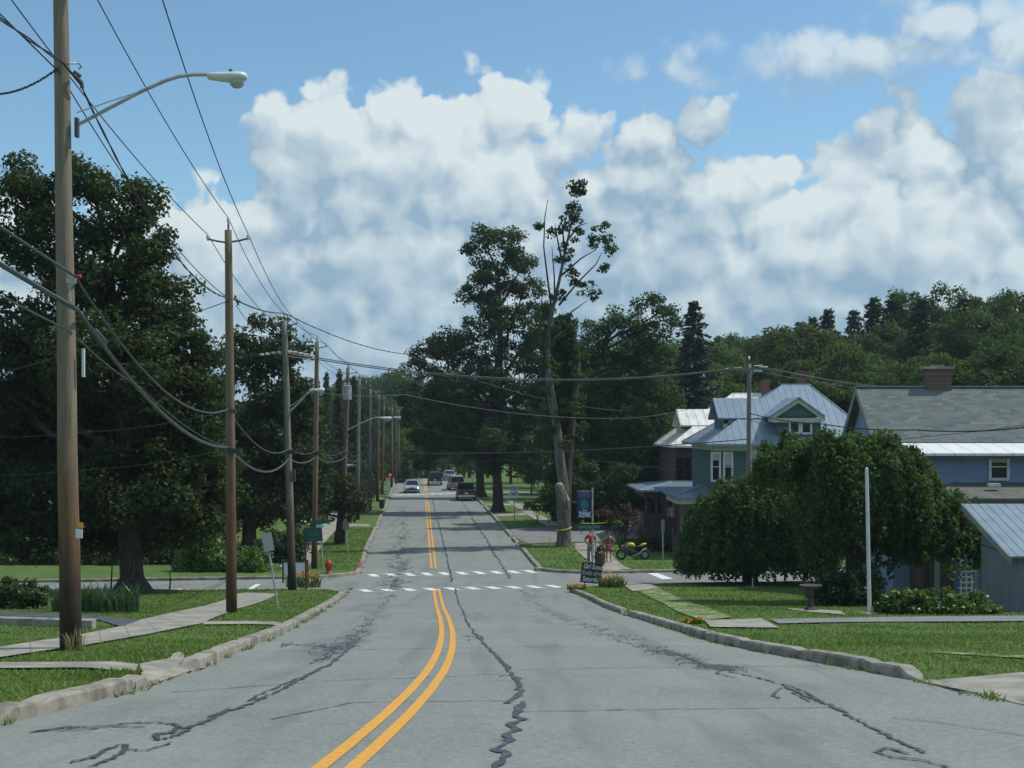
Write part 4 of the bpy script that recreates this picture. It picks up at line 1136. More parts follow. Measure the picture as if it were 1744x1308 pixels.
protos.append(wood_tree('woodland_tree', 'broad olive green tree on the wooded slope behind the houses', L_WOOD2, 13, 4.4, WG, hz(1370, 126)))
protos.append(wood_tree('woodland_tree', 'bright green tree on the wooded slope behind the houses', L_WOOD3, 12, 4.0, WG, hz(1510, 112)))
pc = conifer('woodland_conifer', 'pointed dark conifer on the wooded slope behind the houses', hz(1487, 160), 16, 4.6, L_PINE, group=WG, dense=1.4)
def put(i, u, d, top_v, wide=1.0):
    src = pc if i == 3 else protos[i]; nat = [14 * 1.0, 13 * 1.0, 12 * 1.0, 15.8][i]
    p = hz(u, d); h = CZ - (top_v - V0) / P * d - p.z
    s = h / nat
    kind = ('broad dark green tree', 'broad olive green tree', 'bright green tree', 'pointed dark conifer')[i]
    if wide >= 1.3 and h < 7: kind = ('low dark green tree', 'low olive green tree', 'low bright green tree', kind)[i]
    if d >= 185: where, gname = 'closing the view at the far end of the street', 'trees at the far end of the street'
    elif u < 680: where, gname = 'filling the background behind the left-hand maples and poles', 'trees behind the left side of the street'
    elif u < 1060: where, gname = 'in the shade behind the right-hand maples', 'trees behind the right-hand maples'
    else: where, gname = 'on the wooded slope behind the houses', WG
    c = copy_thing(src, p, random.uniform(0, 6.28), (s * wide, s * wide, s), label=kind + ' ' + where)
    c['group'] = gname
# skyline of the slope on the right (photo column, distance, top row)
for a in [(3, 1410, 138, 526), (3, 1455, 140, 528), (3, 1488, 141, 506), (3, 1523, 142, 500), (3, 1362, 165, 548), (3, 1712, 150, 503), (3, 1331, 180, 562), (3, 1384, 141, 540), (3, 1640, 128, 506), (3, 1570, 130, 508),
          (0, 1560, 142, 512), (0, 1590, 140, 505), (0, 1625, 142, 515), (0, 1660, 146, 520), (0, 1690, 138, 515), (0, 1730, 136, 520), (0, 1770, 138, 512), (0, 1810, 140, 520), (0, 1850, 142, 510), (0, 1520, 148, 550),
          (1, 1330, 140, 580), (1, 1360, 132, 568), (1, 1395, 134, 566), (1, 1430, 136, 572), (1, 1300, 150, 590), (2, 1470, 128, 580), (1, 1500, 135, 578), (0, 1545, 132, 560), (0, 1650, 122, 545), (0, 1700, 120, 540), (2, 1740, 118, 560), (0, 1790, 118, 550),
          (2, 1575, 112, 600), (2, 1610, 110, 608), (1, 1545, 112, 620), (0, 1680, 108, 585), (2, 1720, 106, 600), (0, 1760, 104, 580), (2, 1480, 116, 615), (1, 1420, 118, 610), (2, 1385, 116, 630), (1, 1340, 118, 625), (0, 1300, 120, 640), (2, 1265, 122, 650), (2, 1230, 124, 645),
          (2, 1240, 170, 580), (2, 1270, 175, 575), (0, 1215, 180, 580), (2, 1200, 165, 600), (0, 1300, 178, 585), (2, 1280, 140, 610), (2, 1225, 145, 620), (0, 1190, 150, 640),
          (0, 1140, 170, 620), (0, 1110, 165, 650), (0, 1080, 150, 640), (0, 1050, 158, 620), (0, 1010, 150, 640), (0, 960, 140, 650), (0, 930, 165, 660), (0, 900, 180, 690), (0, 870, 175, 700), (0, 1090, 130, 690), (0, 1030, 128, 700), (3, 1060, 122, 660), (3, 1110, 125, 670), (3, 1150, 128, 640),
          (0, 1140, 124, 740), (0, 1180, 128, 700), (2, 960, 122, 760), (0, 905, 150, 760), (0, 985, 135, 740)]:
    put(*a)
# far end of the street and the left side
for a in [(0, 690, 215, 690), (0, 715, 225, 690), (0, 740, 230, 700), (0, 765, 228, 695), (0, 790, 222, 690), (0, 705, 260, 640), (0, 680, 290, 640), (0, 660, 300, 645), (0, 640, 295, 650), (0, 620, 280, 655), (0, 730, 270, 660), (0, 600, 285, 650), (0, 760, 265, 650), (0, 830, 215, 700), (0, 800, 250, 660),
          (3, 556, 118, 634, .5), (3, 578, 122, 628, .5), (3, 603, 126, 640, .5), (3, 632, 142, 672, .5), (3, 540, 112, 640, .5), (3, 618, 135, 690, .5), (0, 650, 190, 690), (2, 690, 205, 720), (0, 625, 165, 720), (0, 600, 150, 730), (0, 570, 138, 740), (0, 548, 125, 720), (0, 520, 118, 700), (2, 676, 190, 745), (1, 655, 172, 738), (1, 640, 160, 745), (0, 500, 112, 720), (0, 470, 110, 690), (0, 430, 108, 690), (0, 390, 112, 700), (0, 350, 110, 700), (0, 300, 112, 690), (0, 250, 108, 700), (0, 200, 110, 690), (0, 150, 108, 700), (0, 90, 110, 690), (0, 30, 112, 700), (0, -30, 108, 690), (0, -90, 110, 700), (0, -150, 110, 680)]:
    put(*a)
for u in range(540, 760, 14):
    put(random.choice((0, 0, 1, 3)), u + random.uniform(-6, 6), random.uniform(330, 420), random.uniform(636, 668) + 40 * max(0, (600 - u) / 60), 1.5)
    put(0, u + random.uniform(-6, 6), random.uniform(300, 330), random.uniform(668, 700), 1.6)
for u in range(1060, 1340, 16):
    put(random.choice((0, 0, 2)), u + random.uniform(-6, 6), random.uniform(240, 290), random.uniform(580, 600), 1.4)
# undergrowth closing the view below the crowns
for _ in range(26):
    u = random.uniform(-60, 560); put(random.choice((0, 0, 1)), u, random.uniform(97, 112), random.uniform(835, 875), 1.5)
for _ in range(16):
    u = random.uniform(880, 1090); put(random.choice((0, 0, 1)), u, random.uniform(134, 165), random.uniform(775, 800), 1.3)
for _ in range(14):
    u = random.uniform(690, 850); put(0, u, random.uniform(200, 225), random.uniform(770, 795), 1.4)
conifer('spruce_tree', 'small blue spruce beside the road where the street drops away', hz(691, 182), 3.6, 1.5, L_SPRUCE)

# ------------------------------------------------------------------ buildings
def siding(name, col, pitch=0.12, dark=0.55):
    m, n, b = node_mat(name, 0.75, spec=0.25)
    geo = n.new('ShaderNodeNewGeometry'); sp = n.new('ShaderNodeSeparateXYZ'); n.put(sp.inputs[0], geo.outputs['Position'])
    saw = n.math('FRACT', n.math('DIVIDE', sp.outputs[2], pitch))
    c = n.mix(n.range(n.noise(geo.outputs['Position'], 1.1, 4), .3, .7, 0, .35), (*col, 1), (*[k * .72 for k in col], 1))
    n.put(b.inputs['Base Color'], n.mix(n.range(saw, 0.0, 0.12, dark, 0.0), c, (*[k * .35 for k in col], 1)))
    bp = n.new('ShaderNodeBump'); bp.inputs['Strength'].default_value = .6; bp.inputs['Distance'].default_value = .03
    n.put(bp.inputs['Height'], n.math('SUBTRACT', 1.0, saw)); n.put(b.inputs['Normal'], bp.outputs[0])
    return m
def seamed(name, col, col2, pitch, axis=0, rough=.4, metal=.25):
    """standing-seam sheet: raised seams every pitch metres, slight weathering"""
    m, n, b = node_mat(name, rough, metal, .5)
    geo = n.new('ShaderNodeNewGeometry'); sp = n.new('ShaderNodeSeparateXYZ'); n.put(sp.inputs[0], geo.outputs['Position'])
    fr = n.math('ABSOLUTE', n.math('SUBTRACT', n.math('FRACT', n.math('DIVIDE', sp.outputs[axis], pitch)), .5))
    ridge = n.range(fr, 0.0, .02 / pitch, 1, 0)
    c = n.mix(n.range(n.noise(n.vmath('MULTIPLY', geo.outputs['Position'], (2, 1, .5)), 1.2, 5, .65), .35, .7), (*col, 1), (*col2, 1))
    n.put(b.inputs['Base Color'], n.mix(n.math('MULTIPLY', ridge, .55), c, (*[k * .45 for k in col], 1)))
    bp = n.new('ShaderNodeBump'); bp.inputs['Strength'].default_value = 1; bp.inputs['Distance'].default_value = .04
    n.put(bp.inputs['Height'], ridge); n.put(b.inputs['Normal'], bp.outputs[0])
    return m
def shingle(name, c1, c2, c3):
    m, n, b = node_mat(name, .9, spec=.2)
    geo = n.new('ShaderNodeNewGeometry'); sp = n.new('ShaderNodeSeparateXYZ'); n.put(sp.inputs[0], geo.outputs['Position'])
    cb = n.new('ShaderNodeCombineXYZ'); n.put(cb.inputs[0], sp.outputs[0]); n.put(cb.inputs[1], n.math('MULTIPLY', sp.outputs[2], 1.45))
    br = n.new('ShaderNodeTexBrick'); n.put(br.inputs[0], cb.outputs[0])
    br.inputs['Scale'].default_value = 1.0; br.inputs['Brick Width'].default_value = .42; br.inputs['Row Height'].default_value = .15; br.inputs['Mortar Size'].default_value = .006
    br.inputs['Color1'].default_value = (*c1, 1); br.inputs['Color2'].default_value = (*c2, 1); br.inputs['Mortar'].default_value = (*[k * .5 for k in c1], 1)
    c = n.mix(n.range(n.noise(n.vmath('MULTIPLY', cb.outputs[0], (.7, 1.6, 1)), 1.9, 3), .42, .58), br.outputs[0], (*c3, 1)); c = n.mix(.5, c, br.outputs[0])
    c = n.mix(n.range(n.noise(cb.outputs[0], 30, 3, .7), .3, .7, 0, .35), c, (*[k * .6 for k in c1], 1))
    n.put(b.inputs['Base Color'], c)
    return m
def brick(name, c1, c2):
    m, n, b = node_mat(name, .9, spec=.2)
    geo = n.new('ShaderNodeNewGeometry'); sp = n.new('ShaderNodeSeparateXYZ'); n.put(sp.inputs[0], geo.outputs['Position'])
    cb = n.new('ShaderNodeCombineXYZ'); n.put(cb.inputs[0], n.math('ADD', sp.outputs[0], sp.outputs[1])); n.put(cb.inputs[1], sp.outputs[2])
    br = n.new('ShaderNodeTexBrick'); n.put(br.inputs[0], cb.outputs[0])
    br.inputs['Scale'].default_value = 1; br.inputs['Brick Width'].default_value = .22; br.inputs['Row Height'].default_value = .075; br.inputs['Mortar Size'].default_value = .01
    br.inputs['Color1'].default_value = (*c1, 1); br.inputs['Color2'].default_value = (*c2, 1); br.inputs['Mortar'].default_value = (.2, .18, .16, 1)
    n.put(b.inputs['Base Color'], br.outputs[0]); return m
M_BLUE = siding('blue_siding', (0.21, 0.29, 0.43), .2, .35)
M_TEAL = siding('teal_siding', (0.075, 0.135, 0.14))
M_BROWN = siding('brown_shingle_siding', (0.085, 0.075, 0.08))
M_SHEDW = mat('garage_panel', (0.17, 0.215, 0.245), .8, (0.125, 0.155, 0.17), 1.5, 4, bump=.3, bscale=1.5, stretch=(9, 9, .4))
M_CREAMS = siding('cream_siding', (0.45, 0.45, 0.38))
M_CREAM = mat('cream_trim', (0.50, 0.50, 0.39), .6, (0.40, 0.40, 0.32), 3)
M_TRIMW = mat('white_trim', (0.62, 0.65, 0.66), .6, (0.5, 0.53, 0.55), 3)
M_TRIMG = mat('gray_trim', (0.24, 0.27, 0.26), .7, (0.18, 0.2, 0.2), 2)
M_BROWNW = mat('brown_woodwork', (0.085, 0.055, 0.04), .7, (0.05, 0.035, 0.028), 5)
M_METALB = seamed('blue_gray_seamed_roof', (0.235, 0.315, 0.375), (0.20, 0.27, 0.33), .42)
M_METALW = seamed('aged_white_sheet_roof', (0.80, 0.80, 0.75), (0.60, 0.57, 0.49), .6, rough=.35, metal=.0)
M_METALS = seamed('ribbed_garage_roof', (0.26, 0.33, 0.38), (0.20, 0.26, 0.30), .28)
M_TIN = seamed('bright_tin_strip', (0.90, 0.92, 0.93), (0.82, 0.86, 0.88), .78, rough=.3, metal=.0)
M_SHING = shingle('gray_shingles', (0.105, 0.130, 0.130), (0.205, 0.235, 0.228), (0.15, 0.175, 0.172))
M_SHINGB = shingle('brown_gray_shingles', (0.115, 0.118, 0.108), (0.15, 0.152, 0.14), (0.17, 0.17, 0.155))
M_BLIND = mat('window_blind', (.42, .43, .42), .8)
M_BRICK = brick('red_brick', (0.11, 0.04, 0.032), (0.15, 0.055, 0.042))
M_BRICKD = brick('dark_brick', (0.075, 0.035, 0.032), (0.10, 0.05, 0.045))

def hip(name, parent, x0, x1, y0, y1, ze, rx0, rx1, ry, zr, m, t=.14):
    a, b, c, d = (Vector(q) for q in ((x0, y0, ze), (x1, y0, ze), (x1, y1, ze), (x0, y1, ze)))
    e, f = Vector((rx0, ry, zr)), Vector((rx1, ry, zr))
    mb = MB(); dn = Vector((0, 0, -t))
    v = [a, b, c, d, e, f, a + dn, b + dn, c + dn, d + dn]
    mb.add(v, [(0, 1, 5, 4), (1, 2, 5), (2, 3, 4, 5), (3, 0, 4), (0, 6, 7, 1), (1, 7, 8, 2), (2, 8, 9, 3), (3, 9, 6, 0), (6, 9, 8, 7)])
    r = mb.build(name, m, parent)
    cb = MB()
    for p, q in ((a, e), (b, f), (c, f), (d, e), (e, f)): cb.tube([p, q], .05, 6)
    o = cb.build('ridge_cap', m)
    o.parent = r; o.location = -LOC[parent.name]; LOC[o.name] = Vector((0, 0, 0))
    return r
def sub(mb, name, m, par):
    """sub-part: child of a part"""
    o = mb.build(name, m); o.parent = par
    root = par.parent if par.parent else par
    o.location = -LOC[root.name]; return o
def win(parent, c, w, h, face=(0, -1), frame=M_TRIMW, bars=(1, 2), fw=.11, blind=0.0):
    """window in a wall: c = middle on the wall face; face = outward normal"""
    nx_, ny_ = face; tx, ty = -ny_, nx_
    rz = math.atan2(ty, tx); c = Vector(c); nrm = Vector((nx_, ny_, 0)); tan = Vector((tx, ty, 0)); up = Vector((0, 0, 1))
    mb = MB()
    for s in (-1, 1):
        mb.box(c + tan * s * (w / 2 + fw / 2) + nrm * .03, (fw, .08, h + 2 * fw), rz)
    mb.box(c + up * (h / 2 + fw / 2) + nrm * .032, (w - .004, .076, fw), rz); mb.box(c - up * (h / 2 + fw / 2) + nrm * .045, (w - .004, .11, fw), rz)
    for i in range(1, bars[0]): mb.box(c + tan * (w * i / bars[0] - w / 2) + nrm * .018, (.05, .05, h), rz)
    for i in range(1, bars[1]): mb.box(c + up * (h * i / bars[1] - h / 2) + nrm * .022, (w - .01, .05, .05), rz)
    fr = mb.build('window', frame, parent)
    g_ = MB(); g_.box(c + nrm * .008, (w, .016, h), rz)
    sub(g_, 'pane', M_GLASSDK, fr)
    if blind:
        k_ = MB(); k_.box(c + up * (h / 2 - h * blind / 2) + nrm * .019, (w - .02, .006, h * blind), rz); sub(k_, 'blind', M_BLIND, fr)
    return fr
def chimney(parent, c, w, dpt, h, m, cap=True):
    mb = MB(); mb.box((c[0], c[1], c[2] + h / 2), (w, dpt, h)); mb.box((c[0], c[1], c[2] + h - .22), (w + .1, dpt + .1, .16))
    ch = mb.build('chimney', m, parent)
    if cap:
        k = MB(); k.box((c[0], c[1], c[2] + h + .05), (w + .16, dpt + .16, .1)); k.box((c[0], c[1], c[2] + h + .14), (w * .5, dpt * .5, .1)); sub(k, 'cap', M_CONC, ch)
    return ch
def box_walls(mb, x0, x1, y0, y1, z0, z1): mb.box(((x0 + x1) / 2, (y0 + y1) / 2, (z0 + z1) / 2), (x1 - x0, y1 - y0, z1 - z0))

# --- blue house with the gray shingled roof
X0, YF, YR, YB = 14.97, 56.0, 58.8, 61.4
gz = G(56)
hs = thing('blue_house', 'blue clapboard house with a gray shingled roof and bright tin strip along its eave', 'house', (X0 + 5, 58, gz))
ze, zr = CZ - 28 / P * 56, CZ + 66 / P * 58.8
mb = MB(); box_walls(mb, X0 + .35, 33, 54.3, YB - .4, gz - 1, 6.55)
mb.add([(X0 + .35, 56.3, 6.55), (X0 + .35, YB - .4, 6.55), (X0 + .35, YB - .4, ze - .02), (X0 + .35, YR, zr - .12), (X0 + .35, 56.3, ze - .02)], [(0, 4, 3, 2, 1)])
mb.build('wall', M_BLUE, hs)
zb = zr - (zr - ze) / (YR - YF) * (YB - YR)
mb = MB()
mb.slab([(X0, YF, ze), (34, YF, ze), (34, YR, zr), (X0, YR, zr)], .12)
mb.slab([(X0, YR, zr), (34, YR, zr), (34, YB, zb), (X0, YB, zb)], .12)
rf = mb.build('roof', M_SHING, hs)
k = MB()
for (a, b) in (((X0 - .02, YF, ze - .02), (X0 - .02, YR, zr - .02)), ((X0 - .02, YR, zr - .02), (X0 - .02, YB, zb - .02))):
    k.add([Vector(a), Vector(b), Vector(b) - Vector((0, 0, .3)), Vector(a) - Vector((0, 0, .3)), Vector(a) + Vector((.06, 0, 0)), Vector(b) + Vector((.06, 0, 0)), Vector(b) + Vector((.06, 0, -.3)), Vector(a) + Vector((.06, 0, -.3))],
          [(0, 1, 2, 3), (7, 6, 5, 4), (0, 4, 5, 1), (3, 2, 6, 7), (0, 3, 7, 4), (1, 5, 6, 2)])
k.box(((X0 + 34) / 2, YR, zr + .02), (34 - X0, .22, .05))
sub(k, 'bargeboard', M_TRIMG, rf)
mb = MB(); zt = CZ - 47 / P * 53.5
mb.slab([(X0 + .02, 53.5, zt), (34, 53.5, zt), (34, YF + .05, ze - .035), (X0 + .02, YF + .05, ze - .035)], .10)
mb.build('tin_eave', M_TIN, hs)
mb = MB(); mb.box((24.5, 54.2, 6.48), (18.6, .1, .22)); mb.build('fascia', M_TRIMG, hs)
uC = W(1701, 795, 54.3)
win(hs, (uC.x, 54.3, uC.z), .62, .88, bars=(1, 2), blind=.3)
mb = MB(); mb.tube([Vector((uC.x + .22 * math.cos(a), 54.18, uC.z + .36 + .1 * math.sin(a))) for a in np.linspace(3.14, 6.28, 7)], .022, 5); mb.build('window_swag', M_TRIMW, hs)
cC = W(1596, 656, 58.9); chimney(hs, (cC.x, 58.9, cC.z - .3), 1.08, .6, 1.0, M_BRICKD)
# porch with the low hip roof
pe = CZ - 124 / P * 51
px0, px1 = 15.85, 23.5
pr = hip('porch_roof', hs, px0, px1, 51, 57, pe, 17.9, 22, 54.4, CZ - 96 / P * 54.4, M_SHINGB, .1)
mb = MB(); box_walls(mb, px0 + .12, px1 - .1, 51.12, 54.29, pe - .36, pe - .1); mb.build('porch_beam', M_TRIMG, hs)
mb = MB()
for x in (px0 + .3, 17.6, 19.2, 21): mb.box((x, 51.3, (pe - .36 + G(51.3)) / 2), (.16, .16, pe - .36 - G(51.3)))
mb.build('porch_post', M_TRIMG, hs)
mb = MB(); mb.box((uC.x - .8, 52.6, CZ - 101 / P * 52.6), (.42, .3, .12)); mb.build('roof_vent', M_TRIMW, hs)
mb = MB(); box_walls(mb, 16.0, 17.15, 52.6, 54.28, G(53), 3.6); mb.build('porch_screen', M_BROWNW, hs)
dw0 = W(1607, 985, 52.55)
win(hs, (dw0.x, 52.58, W(0, 963, 52.5).z), .55, .5, frame=M_BROWNW, bars=(1, 1))
mb = MB(); dq = W(1604, 990, 52.5); mb.box((dq.x, 52.57, G(52.5) + 1.0), (.95, .06, 2.0)); mb.build('door', M_BROWNW, hs)

# --- garage with the low ribbed lean-to roof
gz = G(40)
sh = thing('garage', 'low gray-green garage with a ribbed blue-gray metal lean-to roof at the right edge', 'garage', (18, 40, gz))
xl = 14.5; r0, r1 = W(1650, 858, 42.6), W(1737, 945, 38.6)
zA, zB = r0.z, r1.z
def zroof(y): return zA + (zB - zA) * (42.6 - y) / (42.6 - 38.6)
mb = MB()
ya, yb = 38.9, 41.7
pr_ = [(ya, G(ya) - .5), (yb, G(yb) - .5), (yb, zroof(yb) - .13), (ya, zroof(ya) - .13)]
mb.add([(xl, y, z) for y, z in pr_] + [(26, y, z) for y, z in pr_], [(0, 3, 2, 1), (4, 5, 6, 7), (0, 4, 7, 3), (1, 2, 6, 5), (3, 7, 6, 2), (0, 1, 5, 4)])
mb.build('wall', M_SHEDW, sh)
mb = MB(); mb.slab([(xl - .3, 38.5, zroof(38.5)), (26, 38.5, zroof(38.5)), (26, 42.6, zA), (xl - .3, 42.6, zA)], .06); rf = mb.build('roof', M_METALS, sh)
mb = MB(); mb.add([Vector((x, y, zroof(y) - o)) for x in (xl - .33, xl - .27) for (y, o) in ((38.48, .0), (42.62, .0), (42.62, .2), (38.48, .2))], [(0, 1, 2, 3), (7, 6, 5, 4), (0, 4, 5, 1), (3, 2, 6, 7), (0, 3, 7, 4), (1, 5, 6, 2)])
sub(mb, 'bargeboard', M_TRIMG, rf)
mb = MB(); mb.add([(xl - .012, 41.7, 4.05), (xl - .012, 38.9, 3.95), (xl - .012, 38.9, 3.91), (xl - .012, 41.7, 4.01)], [(0, 1, 2, 3)]); mb.build('panel_seam', M_DKMETAL, sh)
# --- white lattice trellis in front of the porch
tr = thing('trellis', 'white slatted garden trellis between the weeping tree and the garage', 'trellis', base(1650, 1030))
mb = MB(); q = 49.5; o = W(1646, 990, q)
zg = G(q) + LAWN
for i in range(3): mb.box((o.x - .2 + i * .2, q, zg + .95), (.04, .04, 1.9))
for i in range(9): mb.box((o.x + random.uniform(-.06, .06), q - .03, zg + .25 + i * .2), (.52, .03, .06))
mb.build('slats', M_TRIMW, tr)
# --- teal house
gz = 0.0
tx0, tx1, ty0, ty1 = 11.75, 20.6, 78, 88
ht = thing('teal_house', 'teal clapboard house with a blue-gray standing seam hip roof and a gabled front dormer', 'house', (16, 83, gz))
zE = CZ - 31 / P * 77.3
mb = MB(); box_walls(mb, tx0, tx1, ty0, ty1, -.5, zE - .42); mb.build('wall', M_TEAL, ht)
mb = MB(); box_walls(mb, tx0 - .04, tx1 + .04, ty0 - .04, ty1 + .04, zE - .42, zE - .15); mb.build('frieze', M_CREAM, ht)
hip('roof', ht, tx0 - .6, tx1 + .7, 77.3, 88.7, zE, 16.6, 18.15, 82.6, CZ + 70 / P * 82.6, M_METALB)
# front dormer
fy = 77.9
def pd(u, v, d=fy): return W(u, v, d)
a, b = pd(1324, 746), pd(1398, 717)
mb = MB(); box_walls(mb, a.x, b.x, fy, 83, a.z - .4, b.z + .06); dm = mb.build('dormer', M_TEAL, ht)
pk, el, er = pd(1361, 676, 77.45), pd(1310, 709, 77.45), pd(1406, 708, 77.45)
mb = MB(); Yb = 82.4
mb.slab([(el.x, 77.45, el.z), (pk.x, 77.45, pk.z), (pk.x, Yb, pk.z), (el.x, Yb, el.z)][::-1], -.09)
mb.slab([(pk.x, 77.45, pk.z), (er.x, 77.45, er.z), (er.x, Yb, er.z), (pk.x, Yb, pk.z)][::-1], -.09)
sub(mb, 'dormer_roof', M_METALB, dm)
mb = MB()
mb.add([(el.x + .25, 77.75, el.z - .02), (er.x - .25, 77.75, el.z - .02), (pk.x, 77.75, pk.z - .22)], [(0, 1, 2)]); sub(mb, 'pediment', M_TEAL, dm)
mb = MB()
for s, e in ((el, pk), (er, pk)):
    d_ = (Vector((e.x, 0, e.z)) - Vector((s.x, 0, s.z))).normalized()
    p0, p1 = Vector((s.x, 77.55, s.z - .09)), Vector((e.x, 77.55, e.z - .1))
    dnv = Vector((0, 0, -.24)); bk = Vector((0, .1, 0))
    mb.add([p0, p1, p1 + dnv, p0 + dnv, p0 + bk, p1 + bk, p1 + dnv + bk, p0 + dnv + bk], [(0, 1, 2, 3), (7, 6, 5, 4), (0, 4, 5, 1), (3, 2, 6, 7), (0, 3, 7, 4), (1, 5, 6, 2)])
mb.box(((el.x + er.x) / 2, 77.66, el.z - .22), (er.x - el.x - .3, .2, .26))
sub(mb, 'bargeboard', M_CREAM, dm)
for u in (1353, 1373):
    c = pd(u, 728); win(ht, (c.x, fy, c.z), .44, .56, bars=(1, 1), fw=.12)
# left dormer (gable to the left, its slope to the street)
q0, q1 = W(1221, 678, 81.5), W(1228, 712, 79.6)
mb = MB(); xr = 17.0
mb.slab([(q0.x - .25, 79.4, q1.z), (xr, 79.4, q1.z), (xr, 81.5, q0.z), (q0.x - .25, 81.5, q0.z)], .1)
mb.slab([(q0.x - .25, 81.5, q0.z), (xr, 81.5, q0.z), (xr, 83.6, q1.z), (q0.x - .25, 83.6, q1.z)], .1)
mbw = MB(); box_walls(mbw, q0.x + .1, 16.2, 79.8, 83.2, zE - .1, q1.z - .1)
mbw.add([(q0.x + .1, 79.8, q1.z - .1), (q0.x + .1, 83.2, q1.z - .1), (q0.x + .1, 81.5, q0.z - .15)], [(0, 2, 1)])
dl = mbw.build('dormer', M_TEAL, ht); sub(mb, 'dormer_roof', M_METALB, dl)
mb = MB(); mb.box((q0.x + .25, 79.74, (zE + q1.z) / 2 + .1), (.28, .1, q1.z - zE - .3)); mb.box((q0.x + 1.6, 79.74, q1.z - .22), (3.0, .1, .2)); sub(mb, 'trim', M_CREAM, dl)
for u, w in ((1219, .36), (1240, .36)):
    c = W(u, 795, 78); win(ht, (c.x, 78, c.z), w, 1.5, bars=(1, 2), blind=.25 if u < 1230 else .45)
c = W(1289, 794, 78); win(ht, (c.x, 78, c.z), .62, 1.5, bars=(2, 2), blind=.4)
cc = W(1365, 655, 84); chimney(ht, (cc.x, 84, cc.z - 1.0), .5, .5, 1.85, M_BRICK, cap=False)
# side porch with cream fascia and steps
zp = CZ - 121 / P * 79
hip('porch_roof', ht, 9.45, 13.2, 78.6, 84.5, zp, 11.6, 13.0, 81.5, zp + .55, M_METALB, .1)
mb = MB(); box_walls(mb, 9.6, 11.72, 78.8, 84.2, zp - .42, zp - .11); mb.build('porch_fascia', M_CREAM, ht)
mb = MB(); box_walls(mb, 9.6, 11.72, 78.9, 84, -.3, 1.0); mb.build('porch_floor', M_BROWNW, ht)
for x in (9.75, 10.7, 11.55):
    mb = MB(); mb.box((x, 79.0, (zp + .6) / 2), (.17, .17, zp - 1.44)); mb.build('porch_post', M_BROWNW, ht)
mb = MB(); box_walls(mb, 10.3, 11.7, 83.2, 83.6, 1.0, zp - .42); mb.build('porch_wall', M_CREAMS, ht)
mb = MB()
for i in range(5): mb.box((9.9, 78.7 - i * .28, .9 - i * .2), (1.2, .3, .2))
mb.build('steps', M_BROWNW, ht)
for x in (9.35, 10.45):
    mb = MB(); mb.tube([(x, 78.8, 1.85), (x, 77.4, .9)], .035, 6); mb.tube([(x, 78.8, 1.0), (x, 78.8, 1.85)], .035, 6); mb.tube([(x, 77.4, -.05), (x, 77.4, .9)], .035, 6); mb.build('handrail', M_BROWNW, ht)
# --- dark brown house behind
ax0, ax1, ay0, ay1 = 11.1, 23, 91.5, 103
ha = thing('brown_house', 'dark brown house with an aged white sheet roof and a deep columned porch', 'house', (15, 96, 0))
zA_ = CZ - 34 / P * 91
mb = MB(); box_walls(mb, ax0, ax1, ay0, ay1, -.4, zA_ - .1); mb.build('wall', M_BROWN, ha)
hip('roof', ha, ax0 - .4, ax1 + .5, 91, 103.5, zA_, 15.9, 18.6, 97.2, CZ + 55 / P * 97.2, M_METALW)
g0, g1 = W(1153, 697, 96), W(1156, 724, 93.4)
mb = MB(); mb.slab([(g0.x - .1, 93.2, g1.z), (17, 93.2, g1.z), (17, 95.6, g0.z), (g0.x - .1, 95.6, g0.z)], .1); mb.slab([(g0.x - .1, 95.6, g0.z), (17, 95.6, g0.z), (17, 98, g1.z), (g0.x - .1, 98, g1.z)], .1)
mbw = MB(); box_walls(mbw, g0.x + .15, 15, 93.6, 97.6, zA_ - .1, g1.z - .1); mbw.add([(g0.x + .15, 93.6, g1.z - .1), (g0.x + .15, 97.6, g1.z - .1), (g0.x + .15, 95.6, g0.z - .15)], [(0, 2, 1)])
dl = mbw.build('dormer', M_CREAMS, ha); sub(mb, 'dormer_roof', M_METALW, dl)
mb = MB(); mb.box((g0.x + 1.5, 93.5, g1.z - .2), (3, .12, .2)); sub(mb, 'trim', M_BROWNW, dl)
cc = W(1303, 676, 97.2); chimney(ha, (cc.x, 97.2, cc.z - .5), .55, .55, 1.7, M_BRICK, cap=False)
for u in (1157, 1171): 
    c = W(u, 800, 91.5); win(ha, (c.x, 91.5, c.z), .4, 1.6, frame=M_BROWNW)
zq = CZ - 108 / P * 88
hip('porch_roof', ha, 8.1, 12.6, 86.6, 95, zq, 10.9, 12.2, 91, zq + .42, M_METALB, .12)
mb = MB(); box_walls(mb, 8.5, 12.3, 87.0, 94, zq - .5, zq - .13); mb.build('porch_beam', M_BROWNW, ha)
for x, y in ((8.7, 87.2), (9.35, 87.2), (9.75, 89.6), (12.1, 87.2)):
    mb = MB(); mb.tube([(x, y, 2.0), (x, y, zq - .5)], [.13, .10], 10); mb.box((x, y, 1.6), (.42, .42, .9)); mb.build('porch_column', M_BROWNW, ha)
mb = MB(); box_walls(mb, 8.55, 12.3, 87.05, 87.2, .1, 2.0); box_walls(mb, 8.55, 8.7, 87.25, 94, .1, 2.0); mb.build('porch_parapet', M_BROWN, ha)
mb = MB(); box_walls(mb, 8.6, 12.3, 87.2, 94, .3, 1.15); mb.build('porch_floor', M_BROWNW, ha)
mb = MB()
for i in range(5): mb.box((8.2 - i * .28, 89.5, 1.0 - i * .21), (.3, 1.4, .21))
mb.build('steps', M_CONC, ha)
for y in (88.8, 90.2):
    mb = MB(); mb.tube([(8.5, y, 1.95), (6.9, y, .95)], .025, 6)
    for i in range(6): mb.tube([(8.5 - i * .32, y, 1.95 - i * .2), (8.5 - i * .32, y, .9 - i * .18)], .016, 5)
    mb.build('railing', M_GALV, ha)
